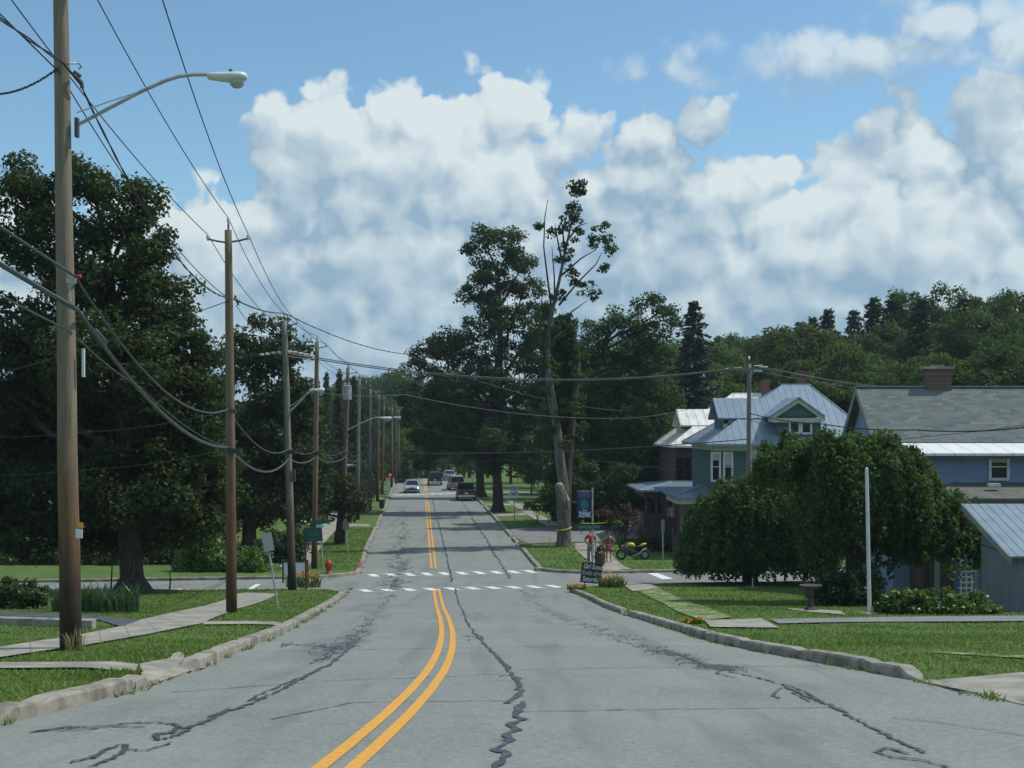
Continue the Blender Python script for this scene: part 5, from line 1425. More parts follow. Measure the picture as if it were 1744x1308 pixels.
# --- pale house hidden behind the big maple
hp = thing('pale_house', 'pale gray-white house glimpsed through the branches of the big left maple', 'house', (-26, 92, 0))
mb = MB(); box_walls(mb, -33, -21, 92, 101, -.5, 5.6); mb.build('wall', siding('pale_siding', (.50, .52, .52)), hp)
hip('roof', hp, -33.6, -20.4, 91.4, 101.6, 5.6, -29.5, -24.5, 96.5, 8.9, M_SHING)
for x in (-31, -28, -25, -22.6):
    win(hp, (x, 92, 4.2), .9, 1.4)
    if x != -28: win(hp, (x, 92, 1.7), .9, 1.4)
mb = MB(); mb.box((-28, 91.97, 1.1), (1.0, .06, 2.1)); mb.build('door', M_BROWNW, hp)
# --- small white garage with gate far down the left side
fg = thing('white_gate', 'small white picket gate far down the left pavement', 'gate', hz(654, 152))
c = hz(654, 152); mb = MB()
for i in range(8): mb.box((c.x - .6 + i * .17, c.y, c.z + .75), (.09, .04, 1.5))
mb.box((c.x, c.y + .03, c.z + .4), (1.4, .04, .1)); mb.box((c.x, c.y + .03, c.z + 1.2), (1.4, .04, .1)); mb.build('pickets', M_TRIMW, fg)

# ------------------------------------------------------------------ poles, lamps, wires
ATT = {}
def insul(mb, p, h=.16, r=.055):
    mb.lathe(p, [(r * .5, -.02), (r * .6, h * .2), (r, h * .35), (r * .75, h * .5), (r, h * .65), (r * .6, h * .85), (.01, h)], 8)
def pole(key, label, ub, vb, ut, vt, dia, m, d=None, brackets=(), pin=True, group='utility poles along the street'):
    if d is None: d = base(ub, vb).y
    bt = Vector(((ub - U0) / P * d, d, G(d, (ub - U0) / P * d) + LAWN)); tp = W(ut, vt, d)
    r = thing('utility_pole', label, 'pole', bt, group)
    mb = MB(); n = 14
    pts = [bt.lerp(tp, i / n) for i in range(n + 1)]
    pts = [p + Vector((.02 * mnoise.noise((p.z * .5, d, 0)), .02 * mnoise.noise((p.z * .5, d, 7)), 0)) for p in pts]
    pts[0] = bt + Vector((0, 0, -.4))
    mb.tube(pts, [dia / 2 * (1 - .36 * i / n) for i in range(n + 1)], 16)
    mb.build('shaft', m, r, smooth=True)
    if pin:
        k = MB(); k.tube([tp, tp + Vector((0, 0, .22))], .03, 6); k.build('pin', M_DKMETAL, r)
        k = MB(); insul(k, tp + Vector((0, 0, .2))); k.build('insulator', M_PORC, r)
        ATT[key + 't'] = tp + Vector((0, 0, .34))
    for (nm, u, v) in brackets:
        q = W(u, v, d); s = Vector((tp.x, d, q.z - .16)); t = (bt - tp).normalized(); s = tp + t * ((tp.z - s.z) / -t.z)
        k = MB(); k.tube([s, s.lerp(q, .55) + Vector((0, 0, -.04)), q + Vector((0, 0, -.05))], .028, 6); k.build('bracket', M_DKMETAL, r)
        k = MB(); insul(k, q + Vector((0, 0, -.08))); k.build('insulator', M_PORC, r)
        ATT[key + nm] = q + Vector((0, 0, .07))
    return r, bt, tp
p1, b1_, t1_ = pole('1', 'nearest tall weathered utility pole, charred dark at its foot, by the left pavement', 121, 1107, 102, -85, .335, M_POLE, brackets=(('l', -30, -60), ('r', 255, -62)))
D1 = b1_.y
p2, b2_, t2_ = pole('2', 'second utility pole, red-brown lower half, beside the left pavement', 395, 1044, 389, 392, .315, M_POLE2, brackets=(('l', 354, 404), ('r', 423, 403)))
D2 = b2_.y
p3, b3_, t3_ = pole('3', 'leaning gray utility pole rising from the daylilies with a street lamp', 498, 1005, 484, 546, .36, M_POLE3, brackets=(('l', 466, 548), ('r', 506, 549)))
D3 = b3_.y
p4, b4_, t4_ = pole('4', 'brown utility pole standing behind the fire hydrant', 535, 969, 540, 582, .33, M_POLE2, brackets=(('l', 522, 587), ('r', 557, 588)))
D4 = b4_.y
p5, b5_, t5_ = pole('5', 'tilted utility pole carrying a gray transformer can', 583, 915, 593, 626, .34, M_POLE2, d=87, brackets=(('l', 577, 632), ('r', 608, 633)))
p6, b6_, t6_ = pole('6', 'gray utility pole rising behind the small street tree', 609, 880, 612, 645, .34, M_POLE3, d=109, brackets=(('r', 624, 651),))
far_poles = [('7', 'slim gray utility pole next to the dark trash can', 630, 872, 631, 662, .33, M_POLE3, 120), ('8', 'utility pole with a rusty brown lower half, far along the left verge', 643, 856, 645, 672, .33, M_POLE2, 135),
             ('9', 'distant thin brown utility pole near the white gate', 651, 843, 654, 690, .3, M_POLE2, 150), ('10', 'distant gray utility pole by the orange ball', 667, 831, 668, 694, .3, M_POLE3, 166), ('11', 'farthest brown utility pole where the road drops away', 674, 825, 675, 689, .3, M_POLE2, 178), ('12', 'pale far utility pole just beyond the road crest', 679, 823, 679, 697, .28, M_POLE3, 184)]
for (k, lb, a, b, c, d, dia, m, dd) in far_poles:
    pole(k, lb, a, b, c, d, dia, m, d=dd, brackets=(('r', c + 9, d + 6),))
pr_, br_, tr_ = pole('r', 'gray utility pole with crossarm behind the smaller weeping tree', 1275, 985, 1276, 620, .30, M_POLE3, d=64.3, group='utility poles along the street')
dR = 64.3
mb = MB(); c = W(1277, 629, dR); mb.box(c + Vector((0, -.16, 0)), (2.1, .1, .12), rz=.15)
mb.build('crossarm', M_POLE3, pr_)
for i, (u, v) in enumerate(((1243, 628), (1256, 627), (1291, 623), (1300, 625), (1290, 632))):
    q = W(u, v, dR - .2); k = MB(); k.tube([q + Vector((-.2, 0, 0)), q + Vector((.2, 0, 0))], [.03, .055], 6); k.build('insulator', M_PORC, pr_); ATT['rx%d' % i] = q
pole('rb', 'utility pole hidden behind the shingled roof ridge', 1660, 900, 1650, 664, .28, M_POLE3, d=84, pin=False)
pole('rc', 'utility pole in the back garden behind the larger weeping tree', 1760, 850, 1760, 700, .26, M_POLE3, d=70, pin=False)

# furniture on the poles
k = MB()
for z0, (u, v) in enumerate(((133, 895), (133, 909))): pass
q = W(134, 895, D1 - .17); mb = MB(); mb.box(q + Vector((.02, .03, 0)), (.07, .02, .085)); mb.build('yellow_tag', mat('yellow_tag_paint', (.65, .36, .02), .5), p1)
q = W(134, 909, D1 - .17); mb = MB(); mb.box(q + Vector((0, .02, 0)), (.10, .02, .14)); tg = mb.build('number_tag', M_SIGNWHT, p1)
mb = MB(); mb.tube([W(112, 110, D1 - .16), W(118, 108, D1 - .2), W(134, 108, D1 - .1), W(139, 113, D1), W(134, 118, D1)], .014, 6); mb.build('service_clamp', M_GALV, p1)
mb = MB(); mb.tube([W(126, 122, D1 - .1), W(137, 130, D1 - .1)], .03, 6); mb.tube([W(128, 128, D1 - .12), W(139, 140, D1 - .1), W(140, 150, D1 - .1)], .03, 6); mb.build('splice', M_CABLE, p1)
mb = MB(); mb.box(W(121, 478, D1 - .17), (.14, .06, .08)); mb.tube([W(122, 480, D1 - .19), W(118, 498, D1 - .17), W(121, 515, D1 - .17)], .014, 5); mb.build('cable_clamp', M_GALV, p1)
mb = MB(); q = W(142, 618, D1); mb.box(q, (.04, .04, .44)); mb.build('ground_guard', M_LAMP, p1)
mb = MB(); mb.box(W(398, 700, D2 - .16), (.16, .08, .12)); mb.tube([W(398, 508, D2 - .16), W(409, 514, D2 - .1)], .045, 6); mb.tube([W(400, 503, D2 - .16), W(406, 520, D2 - .1)], .03, 6); mb.build('cable_clamp', M_DKMETAL, p2)
mb = MB(); mb.box(W(399, 768, D2 - .16), (.4, .16, .14)); mb.build('cable_splice', M_CABLE, p2)
mb = MB(); mb.box(W(493, 770, D3 - .2), (.5, .14, .16)); mb.build('cable_clamp', M_CABLE, p3)
mb = MB(); mb.box(W(500, 810, D3 - .16), (.16, .12, .5)); mb.build('junction_box', M_DKMETAL, p3)
mb = MB(); mb.box(W(537, 772, D4 - .18), (.4, .14, .16)); mb.build('cable_clamp', M_CABLE, p4)
tq = W(592, 669, 87); mb = MB(); mb.lathe((tq.x + .02, 86.65, tq.z - .45), [(.02, -.02), (.27, 0), (.28, .1), (.28, .8), (.30, .82), (.30, .88), (.1, .93), (.01, .94)], 18); o = mb.build('transformer', M_GALV, p5)
mb = MB(); insul(mb, (tq.x - .1, 86.65, tq.z + .48)); insul(mb, (tq.x + .14, 86.65, tq.z + .48)); sub(mb, 'insulator', M_PORC, o)

def lamp(label, d, arm_px, head, rad=.035, brace=None, flip=1, base_r=None):
    """cobra-head street lamp: arm pixels, head = (u0, v0, u1) axis of the head"""
    pts = [W(u, v, d) for u, v in arm_px]
    r = thing('street_lamp', label, 'street lamp', pts[0], 'cobra-head street lamps')
    mb = MB(); mb.tube(pts, rad, 8); mb.build('arm', M_GALV, r); mb = MB(); mb.box(pts[0] + Vector((.01, 0, -.04)), (.05, .10, .30)); mb.build('bracket', M_DKMETAL, r)
    if brace:
        mb = MB(); mb.tube([W(u, v, d) for u, v in brace], .010 if d < 40 else .02, 5); mb.build('brace', M_GALV, r)
    a, b = W(head[0], head[1], d), W(head[2], head[1], d); L = (b - a).length; s = 1 if b.x > a.x else -1
    mb = MB(); rings = []
    for t, w, hu, hd in ((0, .10, .06, .07), (.04, .14, .085, .09), (.35, .16, .095, .15), (.6, .19, .10, .19), (.85, .20, .10, .15), (.96, .15, .085, .09), (1.0, .06, .03, .04)):
        x = a.x + s * L * t; f = L / .8
        rings.append([Vector((x, d + math.cos(q) * w * f, a.z + (math.sin(q) * hu if math.sin(q) > 0 else math.sin(q) * hd * .62) * f)) for q in np.linspace(0, 2 * math.pi, 14, endpoint=False)])
    mb.loft(rings); mb.build('lamp_head', M_LAMP, r, smooth=True)
    mb = MB(); cx = a.x + s * L * .74; f = L / .8
    mb.lathe((cx, d, a.z - .085 * f), [(.01, -.15 * f), (.08 * f, -.135 * f), (.145 * f, -.07 * f), (.16 * f, 0), (.15 * f, .02 * f)], 14); mb.build('lens', M_LENS, r, smooth=True)
    mb = MB(); mb.lathe((a.x + s * L * .58, d, a.z + .07 * f), [(.04 * f, 0), (.04 * f, .06 * f), (.03 * f, .09 * f), (.01, .092 * f)], 10); mb.build('photocell', M_DKMETAL, r)
    return r
lamp('big pale street lamp reaching out from the nearest pole', D1, [(130, 213), (145, 206), (190, 182), (240, 156), (280, 138), (305, 130), (330, 127), (357, 127)], (354, 131, 421), .030, brace=[(130, 192), (240, 155), (300, 131)])
lamp('white street lamp on the leaning gray pole above the daylilies', D3, [(491, 703), (510, 685), (522, 671), (530, 665), (539, 663)], (533, 664, 553), .04, brace=[(491, 694), (512, 680), (524, 668)])
lamp('street lamp on a long arm from the transformer pole', 87, [(591, 733), (612, 722), (630, 714), (640, 711), (650, 711)], (648, 712, 667), .04)
lamp('small far street lamp over the left verge', 150, [(653, 722), (660, 714), (670, 711), (673, 710)], (671, 711, 683), .05)
lamp('low street lamp hanging left of the pole behind the street tree', 109, [(611, 782), (608, 790), (603, 793), (601, 793)], (602, 792, 590), .04)

def wire(name, label, pts, sag, r, m=M_CABLE, twist=0.0, group='overhead wires', n=18):
    """cable through the given points, each span hanging in a shallow curve; twist adds a second strand"""
    P_ = []; rr = []
    for i in range(len(pts) - 1):
        a, b = Vector(pts[i]), Vector(pts[i + 1]); s = sag[i] if hasattr(sag, '__len__') else sag
        for j in range(n + (i == len(pts) - 2)):
            t = j / n; P_.append(a.lerp(b, t) - Vector((0, 0, 4 * s * t * (1 - t))))
    mb = MB()
    if twist:
        Q = []
        for i in range(len(P_) - 1):
            for j in range(3): Q.append(P_[i].lerp(P_[i + 1], j / 3))
        Q.append(P_[-1])
        mb.tube([q + Vector((0, 0, twist * math.sin(i * 1.1))) for i, q in enumerate(Q)], r, 5); mb.tube([q + Vector((0, twist * math.cos(i * 1.1), -twist * math.sin(i * 1.1))) for i, q in enumerate(Q)], r, 5)
    else: mb.tube(P_, r, 6)
    o = mb.build(name, m, org=pts[0]); return tag(o, label, 'wire', group)
A = ATT
back = lambda q, dx=0, dz=0: Vector((q.x + .5 + dx, 2.0 - 3, q.z + 2.2 + dz))
# primaries
chain = ['1', '2', '3', '4', '5', '6', '7', '8', '9', '10', '11', '12']
wire('power_line', 'left-hand bare power line running pole to pole along the top brackets', [back(A['1l']), A['1l'], A['2l'], A['3l'], A['4l'], A['5l']], [.3, .25, .3, .15, .2], .012)
wire('power_line', 'middle bare power line running along the very tops of the poles', [back(A['1t'])] + [A[k + 't'] for k in chain], [.3, .25, .35] + [.2] * 9, .012)
wire('power_line', 'right-hand bare power line running pole to pole along the top brackets', [back(A['1r'])] + [A[k + 'r'] for k in chain], [.3, .3, .35] + [.2] * 9, .012)
# twisted secondary and neutral
c1 = W(108, 108, D1 - .17); c2 = W(391, 508, D2 - .16)
wire('service_cable', 'twisted black cable from the nearest to the second pole, sagging across the maple', [Vector((-8.4, 5, c1.z + 1.4)), c1, W(136, 142, D1), c2], [.25, 0, .75], .012, twist=.018)
wire('neutral_wire', 'straight neutral wire crossing the twisted cable at the nearest pole', [Vector((-7.9, 4, c1.z + 2.1)), W(100, 122, D1 - .17), W(395, 512, D2 + .2)], [.05, .45], .011)
wire('service_cable', 'twisted black drop wire leaving the nearest pole to the left edge', [W(100, 115, D1 - .17), W(0, 160, D1 + 1), W(-260, 250, D1 + 5)], [.08, .3], .011, twist=.012)
wire('service_cable', 'wavy twisted cable crossing the street from the second pole to the right-hand trees', [W(402, 511, D2 - .16), W(484, 533, D3 - .2), W(690, 603, 78), W(1060, 700, 100)], [.12, .3, .6], .016, twist=.012)
wire('neutral_wire', 'neutral wire between the second and fourth poles below the power lines', [W(402, 520, D2), W(486, 575, D3), W(540, 612, D4), W(592, 645, 87)], [.45, .2, .2], .010)
# span guy across the street
for dz, lb in ((0, 'upper of the two heavy cables spanning the street to the crossarm pole'), (-.13, 'lower of the two heavy cables spanning the street to the crossarm pole')):
    wire('span_cable', lb, [W(481, 599, D3) + Vector((0, 0, dz)), W(534, 608, D3 + 1) + Vector((0, 0, dz * .6)), A['rx0'] + Vector((0, 0, dz * .4))], [.04, .72], .024, M_CABLEG)
for s, pts_ in ((1, [(494, 599), (503, 600), (512, 602), (521, 604), (530, 606)]), (-1, [(476, 600), (466, 601), (456, 603), (446, 604)])):
    mb = MB()
    for u, v in pts_: mb.lathe(W(u, v, D3), [(.01, -.1), (.06, -.07), (.045, -.03), (.06, 0), (.045, .03), (.06, .07), (.01, .1)], 8, 'X')
    mb.build('strain_insulator', M_PORC, p3)
wire('span_cable', 'cable anchored left of the leaning gray pole through pale strain insulators', [W(482, 599, D3), W(420, 606, D3), W(200, 640, D3 + 14)], [.02, .3], .02, M_CABLEG)
# low street crossings
wire('phone_wire', 'thin pale wire crossing the street to the roof of the dark house', [W(541, 668, D4), W(690, 672, 76), A['rx4'] + Vector((-3.8, 22, -2.1)), W(1172, 697, 92)], [.15, .45, .05], .018, M_CABLEG)
wire('phone_wire', 'lower pale wire crossing the street at the level of the porch roofs', [W(537, 768, D4), W(1272, 748, dR)], [.35], .026, M_CABLEG)
wire('phone_wire', 'faint wire over the street towards the brown house wall', [W(630, 775, 120), W(860, 783, 112), W(1160, 792, 91)], [.3, .3], .018, M_CABLEG)
wire('phone_wire', 'slanting faint wire through the shade of the right-hand maples', [W(690, 720, 110), W(860, 752, 105), W(1155, 800, 91)], [.3, .3], .018, M_CABLEG)
# from the crossarm pole to the right
for i, (k, u, v, lb) in enumerate((('rx2', 1560, 656, 'top wire of the three running right from the crossarm pole'), ('rx3', 1575, 661, 'middle wire of the three running right from the crossarm pole'), ('rx4', 1590, 666, 'bottom wire of the three running right from the crossarm pole'))):
    wire('power_line', lb, [A[k], W(u + 60, v + 8, 84)], [.3], .018, M_CABLEG)
wire('service_cable', 'dark wavy service wire passing in front of the teal dormer and shingled roof', [W(1277, 704, dR), W(1400, 722, 58), W(1560, 732, 53), W(1744, 728, 48), W(1900, 715, 44)], [.1, .1, .1, .1], .018, twist=.01)
wire('service_cable', 'thin dark wire sloping up along the lower shingles to the right', [W(1277, 715, dR), W(1484, 752, 55.5), W(1600, 741, 52), W(1744, 724, 48), W(1900, 700, 44)], [.25, .03, .03, .05], .013)
# communication bundles on the left poles
tA1, tB1, tC1 = W(127, 470, D1 - .2), W(132, 528, D1 - .25), W(120, 565, D1 - .22)
tA2, tB2, tC2 = W(388, 697, D2 - .18), W(388, 762, D2 - .2), W(393, 763, D2 - .2)
tA3, tB3 = W(493, 763, D3 - .2), W(492, 781, D3 - .22)
tA4, tB4 = W(537, 768, D4 - .2), W(537, 778, D4 - .2)
def prev(q, k): return Vector((q.x + .35, 2, q.z + 1.9 + k))
wire('phone_cable', 'upper gray phone cable drooping from the nearest pole to the second pole', [prev(tA1, .2), tA1, tA2, tA3, tA4, W(590, 766, 87), W(612, 773, 109)], [.12, .78, .62, .22, .3, .3], .021, M_CABLEG)
wire('phone_cable', 'thick gray phone cable bundle drooping low between the first two poles', [prev(tB1, .2), tB1, tB2, tB3, tB4, W(589, 778, 87), W(612, 780, 109), W(631, 784, 120)], [.1, .55, .62, .25, .3, .3, .2], .036, M_CABLEG)
wire('phone_cable', 'thin lower phone cable joining the thick bundle beyond the nearest pole', [prev(tC1, .1), tC1, W(240, 660, 31.5), tC2], [.1, .08, .22], .014, M_CABLEG)
q = W(169, 575, 26.6); mb = MB(); dirv = (W(200, 612, 28.5) - W(150, 552, 25.2)).normalized(); mb.tube([q - dirv * .55, q - dirv * .45, q + dirv * .45, q + dirv * .55], [.05, .085, .085, .05], 10)
tag(mb.build('splice_case', M_CABLE, org=q), 'black splice case clamped on the thick phone cable just past the nearest pole', 'splice case')
q = W(135, 471, D1 - .2); mb = MB(); mb.lathe(q, [(.01, -.04), (.034, -.025), (.034, .025), (.01, .04)], 8, 'X'); tag(mb.build('red_marker', M_RED, org=q), 'small red marker on the upper phone cable at the nearest pole', 'marker')
# drops to the houses on the left
wire('service_cable', 'pale service drop from the second pole to the left edge, passing behind the nearest pole', [W(390, 512, D2 - .16), W(140, 594, D2 + 2), W(-300, 700, D2 + 8)], [.05, .2], .013, M_CABLEG)
wire('phone_wire', 'faint phone drop from the second pole to the house behind the maple', [W(390, 699, D2 - .16), W(140, 736, D2 + 8), W(-60, 742, D2 + 14)], [.12, .1], .010, M_CABLEG)
wire('phone_wire', 'faintest lowest phone drop crossing in front of the big maple', [W(390, 764, D2 - .16), W(140, 800, D2 + 8), W(-60, 808, D2 + 14)], [.12, .1], .009, M_CABLEG)

# ------------------------------------------------------------------ signs
def text(body, size, at, m, par, width=None, extr=.004, name='lettering', shear=0, rot=None, bold=0.0):
    """lettering as mesh, facing the camera side (-Y); at = middle of the line"""
    cu = bpy.data.curves.new('t', 'FONT'); cu.body = body; cu.size = size; cu.align_x = 'CENTER'; cu.align_y = 'CENTER'; cu.extrude = extr; cu.shear = shear; cu.resolution_u = 3; cu.offset = bold
    to = bpy.data.objects.new('t', cu); COL.objects.link(to)
    dg = bpy.context.evaluated_depsgraph_get(); me = bpy.data.meshes.new_from_object(to.evaluated_get(dg))
    bpy.data.objects.remove(to); bpy.data.curves.remove(cu)
    xs = [v.co.x for v in me.vertices]; w0 = max(xs) - min(xs)
    sc = (width / w0) if width else 1
    R = Matrix.Rotation(math.radians(90), 3, 'X')
    for v in me.vertices:
        q = Vector((v.co.x * sc, v.co.y, v.co.z)); q = R @ q
        if rot is not None: q = rot @ q
        v.co = q
    me.materials.clear(); me.materials.append(m); me.name = name
    o = bpy.data.objects.new(name, me); COL.objects.link(o); o.parent = par
    root = par
    while root.parent: root = root.parent
    o.location = Vector(at) - LOC[root.name]
    return o
def post(mb, a, b, r=.03): mb.tube([a, b], r, 8)
# leaning sign seen from behind
q = base(476, 1038); r = thing('road_sign', 'leaning gray road sign seen from its back, on the left verge by the pavement', 'sign', q); d = q.y
mb = MB(); post(mb, q + Vector((0, 0, -.2)), W(453, 908, d), .03); mb.build('post', M_GALV, r)
mb = MB(); M = Matrix.Rotation(.16, 3, 'Y') @ Matrix.Rotation(.5, 3, 'Z'); mb.box(W(456, 923, d - .06), (.34, .012, .56), M=Matrix.Rotation(-.17, 3, 'Y') @ Matrix.Rotation(.6, 3, 'Z')); mb.build('panel', M_SIGNBACK, r)
# dark green information sign on a brown post
q = base(522, 1003); d = q.y; r = thing('town_sign', 'dark green lettered sign on a dark brown post among the left daylilies', 'sign', q)
mb = MB(); post(mb, q, W(519, 898, d), .045); mb.build('post', M_BROWNW, r)
Mg = Matrix.Rotation(-.07, 3, 'Y'); pc_ = W(533, 911, d - .08)
mb = MB(); mb.box(pc_, (.80, .03, .58), M=Mg); pn = mb.build('panel', M_SIGNGRN2, r)
M_FADEL = mat('faded_lettering', (.06, .19, .155), .6)        # worn, unreadable lines of small lettering
for j, (z, n_) in enumerate(((.17, 7), (.08, 8), (-.01, 6), (-.19, 4))):
    mb = MB(); xs = [(i - n_) * .042 for i in range(2 * n_ + 1)]
    tp_ = [pc_ + Vector((x, -.022, z + .004 + random.choice((.003, .016)))) for x in xs]; bt_ = [pc_ + Vector((x, -.022, z - .004 - random.choice((.002, .012)))) for x in xs]
    mb.loft([[a, b, b + Vector((0, .005, 0)), a + Vector((0, .005, 0))] for a, b in zip(tp_, bt_)])
    sub(mb, 'lettering', M_FADEL, pn)
# white notice board
q = base(503, 992); d = q.y + 1.6; r = thing('notice_board', 'blank white two-panel notice board in a dark frame behind the leaning pole', 'notice board', (q.x, d, G(d) + LAWN))
c = W(503, 971, d)
mb = MB(); hw, hh = 21 * px(d), 14 * px(d)
for s in (-1, 1): mb.box(c + Vector((s * hw, 0, -.15)), (.07, .07, hh * 2 + .5)); mb.box(c + Vector((0, 0, s * hh)), (hw * 2 - .075, .06, .06))
mb.build('frame', M_BROWNW, r)
for s in (-1, 1): mb = MB(); mb.box(c + Vector((s * hw * .5, 0, 0)), (hw - .06, .03, hh * 2 - .07)); mb.build('panel', M_SIGNWHT, r)
# street name sign, left corner
q = base(551, 977); d = q.y; r = thing('street_name_sign', 'green street name blades on a slim post in front of the fire hydrant', 'sign', q)
mb = MB(); post(mb, q, W(545, 893, d), .03); mb.build('post', M_GALV, r)
mb = MB(); mb.box(W(544.5, 889, d - .02), (33 * px(d), .02, 7 * px(d)), M=Matrix.Rotation(-.09, 3, 'Y')); bl = mb.build('blade', M_SIGNGRN, r)
mb = MB(); mb.box(W(545, 896.5, d - .02), (.02, .8, 6.5 * px(d)), rz=-.28); mb.build('blade', mat('bright_green_sign', (.02, .26, .22), .5), r)
# sign back further on
q = base(594, 960); d = q.y; r = thing('road_sign', 'gray back of a road sign on a thin post by the small street tree', 'sign', q)
mb = MB(); post(mb, q, W(588, 884, d), .03); mb.build('post', M_GALV, r)
mb = MB(); mb.box(W(589, 895, d - .05), (.34, .015, .46)); mb.build('panel', M_SIGNBACK, r)
# route marker
q = base(877, 893); d = q.y; r = thing('route_marker', 'white shield route marker 167 with a direction plate on the right verge', 'sign', q)
mb = MB(); post(mb, q, W(874.5, 828, d), .035); mb.build('post', M_GALV, r)
c = W(874.5, 831.5, d - .06); mb = MB(); mb.box(c, (.62, .015, .30)); pl = mb.build('plate', M_SIGNWHT, r)
mb = MB(); mb.box(c + Vector((0, -.009, 0)), (.57, .004, .25)); sub(mb, 'field', mat('blue_field', (.10, .16, .24), .5), pl)
text('NORTH', .17, c + Vector((0, -.014, 0)), M_SIGNWHT, pl, width=.5)
c = W(874.5, 841.5, d - .06); mb = MB(); s = .34
mb.slab([c + Vector((x * s, 0, z * s)) for x, z in ((-.55, .72), (0, .62), (.55, .72), (1.02, .72), (1.0, .2), (1.05, -.3), (.85, -.72), (0, -.8), (-.85, -.72), (-1.05, -.3), (-1.0, .2), (-1.02, .72))][::-1], .015)
pl = mb.build('shield', M_SIGNWHT, r)
text('167', .33, c + Vector((0, -.024, 0)), M_BLACK, pl, width=.54, extr=.006, bold=.012)
# festival banner and street name on one steel post
q = base(1009.5, 963); d = q.y; r = thing('banner_post', 'steel post with a purple festival banner and a green street name blade', 'sign', q)
mb = MB(); post(mb, q, W(1009, 831, d), .045); mb.build('post', M_GALV, r)
c = W(995.5, 858.5, d); mb = MB(); bw, bh = 24.5 * px(d), 44 * px(d)
nx_b, nz_b = 8, 12
for j in range(nz_b + 1):
    for i in range(nx_b + 1):
        mb.v.append((c.x + bw * (i / nx_b - .5), c.y - .02 + .03 * math.sin(i * .9 + j * .35), c.z + bh * (j / nz_b - .5)))
for j in range(nz_b):
    for i in range(nx_b):
        k = j * (nx_b + 1) + i; mb.f.append((k, k + 1, k + nx_b + 2, k + nx_b + 1))
bn = mb.build('banner', mat('purple_cloth', (0.030, 0.028, 0.135), .8), r)
mb = MB()
for s in (-1, 1): mb.tube([c + Vector((-bw / 2, 0, s * bh / 2)), c + Vector((bw / 2 + .1, 0, s * bh / 2))], .02, 6)
sub(mb, 'rod', M_GALV, bn)
M_LILAC = mat('lilac_print', (.20, .22, .36), .8); M_PALE = mat('pale_print', (.55, .60, .78), .8); M_EMG = mat('green_print', (.02, .19, .13), .8); M_EMT = mat('teal_print', (.035, .13, .14), .8)
f = Vector((0, -.062, 0))
text('Violet', .27, c + f + Vector((0, 0, bh * .41)), M_LILAC, bn, width=bw * .7, shear=.25)
text('FESTIVAL', .19, c + f + Vector((0, 0, bh * .30)), M_LILAC, bn, width=bw * .76)
text('2nd', .20, c + f + Vector((0, 0, -bh * .24)), M_PALE, bn, width=bw * .36, shear=.25)
text('Weekend', .22, c + f + Vector((0, 0, -bh * .345)), M_PALE, bn, width=bw * .82, bold=.01)
text('in JUNE', .22, c + f + Vector((0, 0, -bh * .445)), M_PALE, bn, width=bw * .78, shear=.15, bold=.01)
mb = MB(); e = c + f + Vector((0, 0, bh * .03)); mb.slab([e + Vector((.22 * math.cos(a) * (1 - .25 * max(0, math.sin(a))), 0, .27 * math.sin(a) + .02)) for a in np.linspace(0, 6.283, 22, endpoint=False)], .006); sub(mb, 'emblem', M_EMT, bn)
mb = MB(); mb.slab([e + Vector((.225 * math.cos(a), -.008, .16 * math.sin(a) - .10)) for a in np.linspace(0, 6.283, 20, endpoint=False)], .004); sub(mb, 'emblem', M_EMG, bn)
c = W(1003.5, 897.5, d - .06); mb = MB(); mb.box(c, (37 * px(d), .02, 7 * px(d))); bl = mb.build('blade', M_SIGNGRN, r)
text('SPOFFORD  AVE', .17, c + Vector((0, -.014, 0)), mat('sign_lettering', (.12, .42, .36), .6), bl, width=35 * px(d))
q = base(1004, 956); r = thing('sign_post', 'bare steel channel post directly in front of the man in red', 'post', q); d = q.y
mb = MB(); mb.box((q.x, d, q.z + .73), (.07, .03, 1.5)); mb.box((q.x - .03, d - .02, q.z + .73), (.015, .05, 1.5)); mb.build('post', M_GALV, r)
# hand-lettered board
c0 = gp(1008, 994, LAWN); d = c0.y; r = thing('notice_board', 'black hand-lettered bottle drive board leaning on the right street corner', 'notice board', c0)
Rb = Matrix.Rotation(.10, 3, 'Y') @ Matrix.Rotation(.12, 3, 'X'); c = W(1007.5, 976, d)
mb = MB(); mb.box(c, (36 * px(d), .03, 35 * px(d)), M=Rb); bd = mb.build('board', M_BLACK, r)
for i, (t, w, zz, sh) in enumerate((('Girl Scout', .88, .29, .12), ('Bottle drive', .90, .0, .12), ('Saturday', .78, -.29, .12))):
    text(t, .32, c + Rb @ Vector((.04 - .02 * i, -.022, zz)), M_CHALK if i != 1 else mat('faint_chalk', (.34, .38, .42), .9), bd, width=w, shear=sh, rot=Rb, bold=.007)
mb = MB()
for s in (-.3, .3): mb.box(c + Vector((s, .16, -.12)), (.05, .04, .95), M=Matrix.Rotation(-.3, 3, 'X'))
mb.build('leg', M_BROWNW, r)
# other posts
for (u, v, vt, lab, w) in ((1129, 966, 885, 'narrow sign on a thin post on the lawn right of the motorcycle', True), (938, 964, 915, 'short thin marker stake on the grass by the right kerb', False)):
    q = base(u, v); d = q.y; r = thing('sign_post', lab, 'post', q); mb = MB(); post(mb, q, W(u - .5, vt, d), .03 if w else .018); mb.build('post', M_GALV, r)
    if w: mb = MB(); mb.box(W(u, vt + 11, d - .05), (.19, .015, .62)); mb.build('panel', M_SIGNBACK, r)
q = gp(1481, 1046, LAWN); d = q.y; r = thing('flagpole', 'bare white flagpole in front of the larger weeping tree', 'flagpole', q)
mb = MB(); mb.tube([q, W(1476, 800, d)], [.055, .045], 10); mb.build('pole', M_TRIMW, r)
mb = MB(); mb.lathe(W(1476, 799, d), [(.03, -.03), (.05, 0), (.03, .03), (.005, .05)], 10); mb.build('finial', M_TRIMW, r)
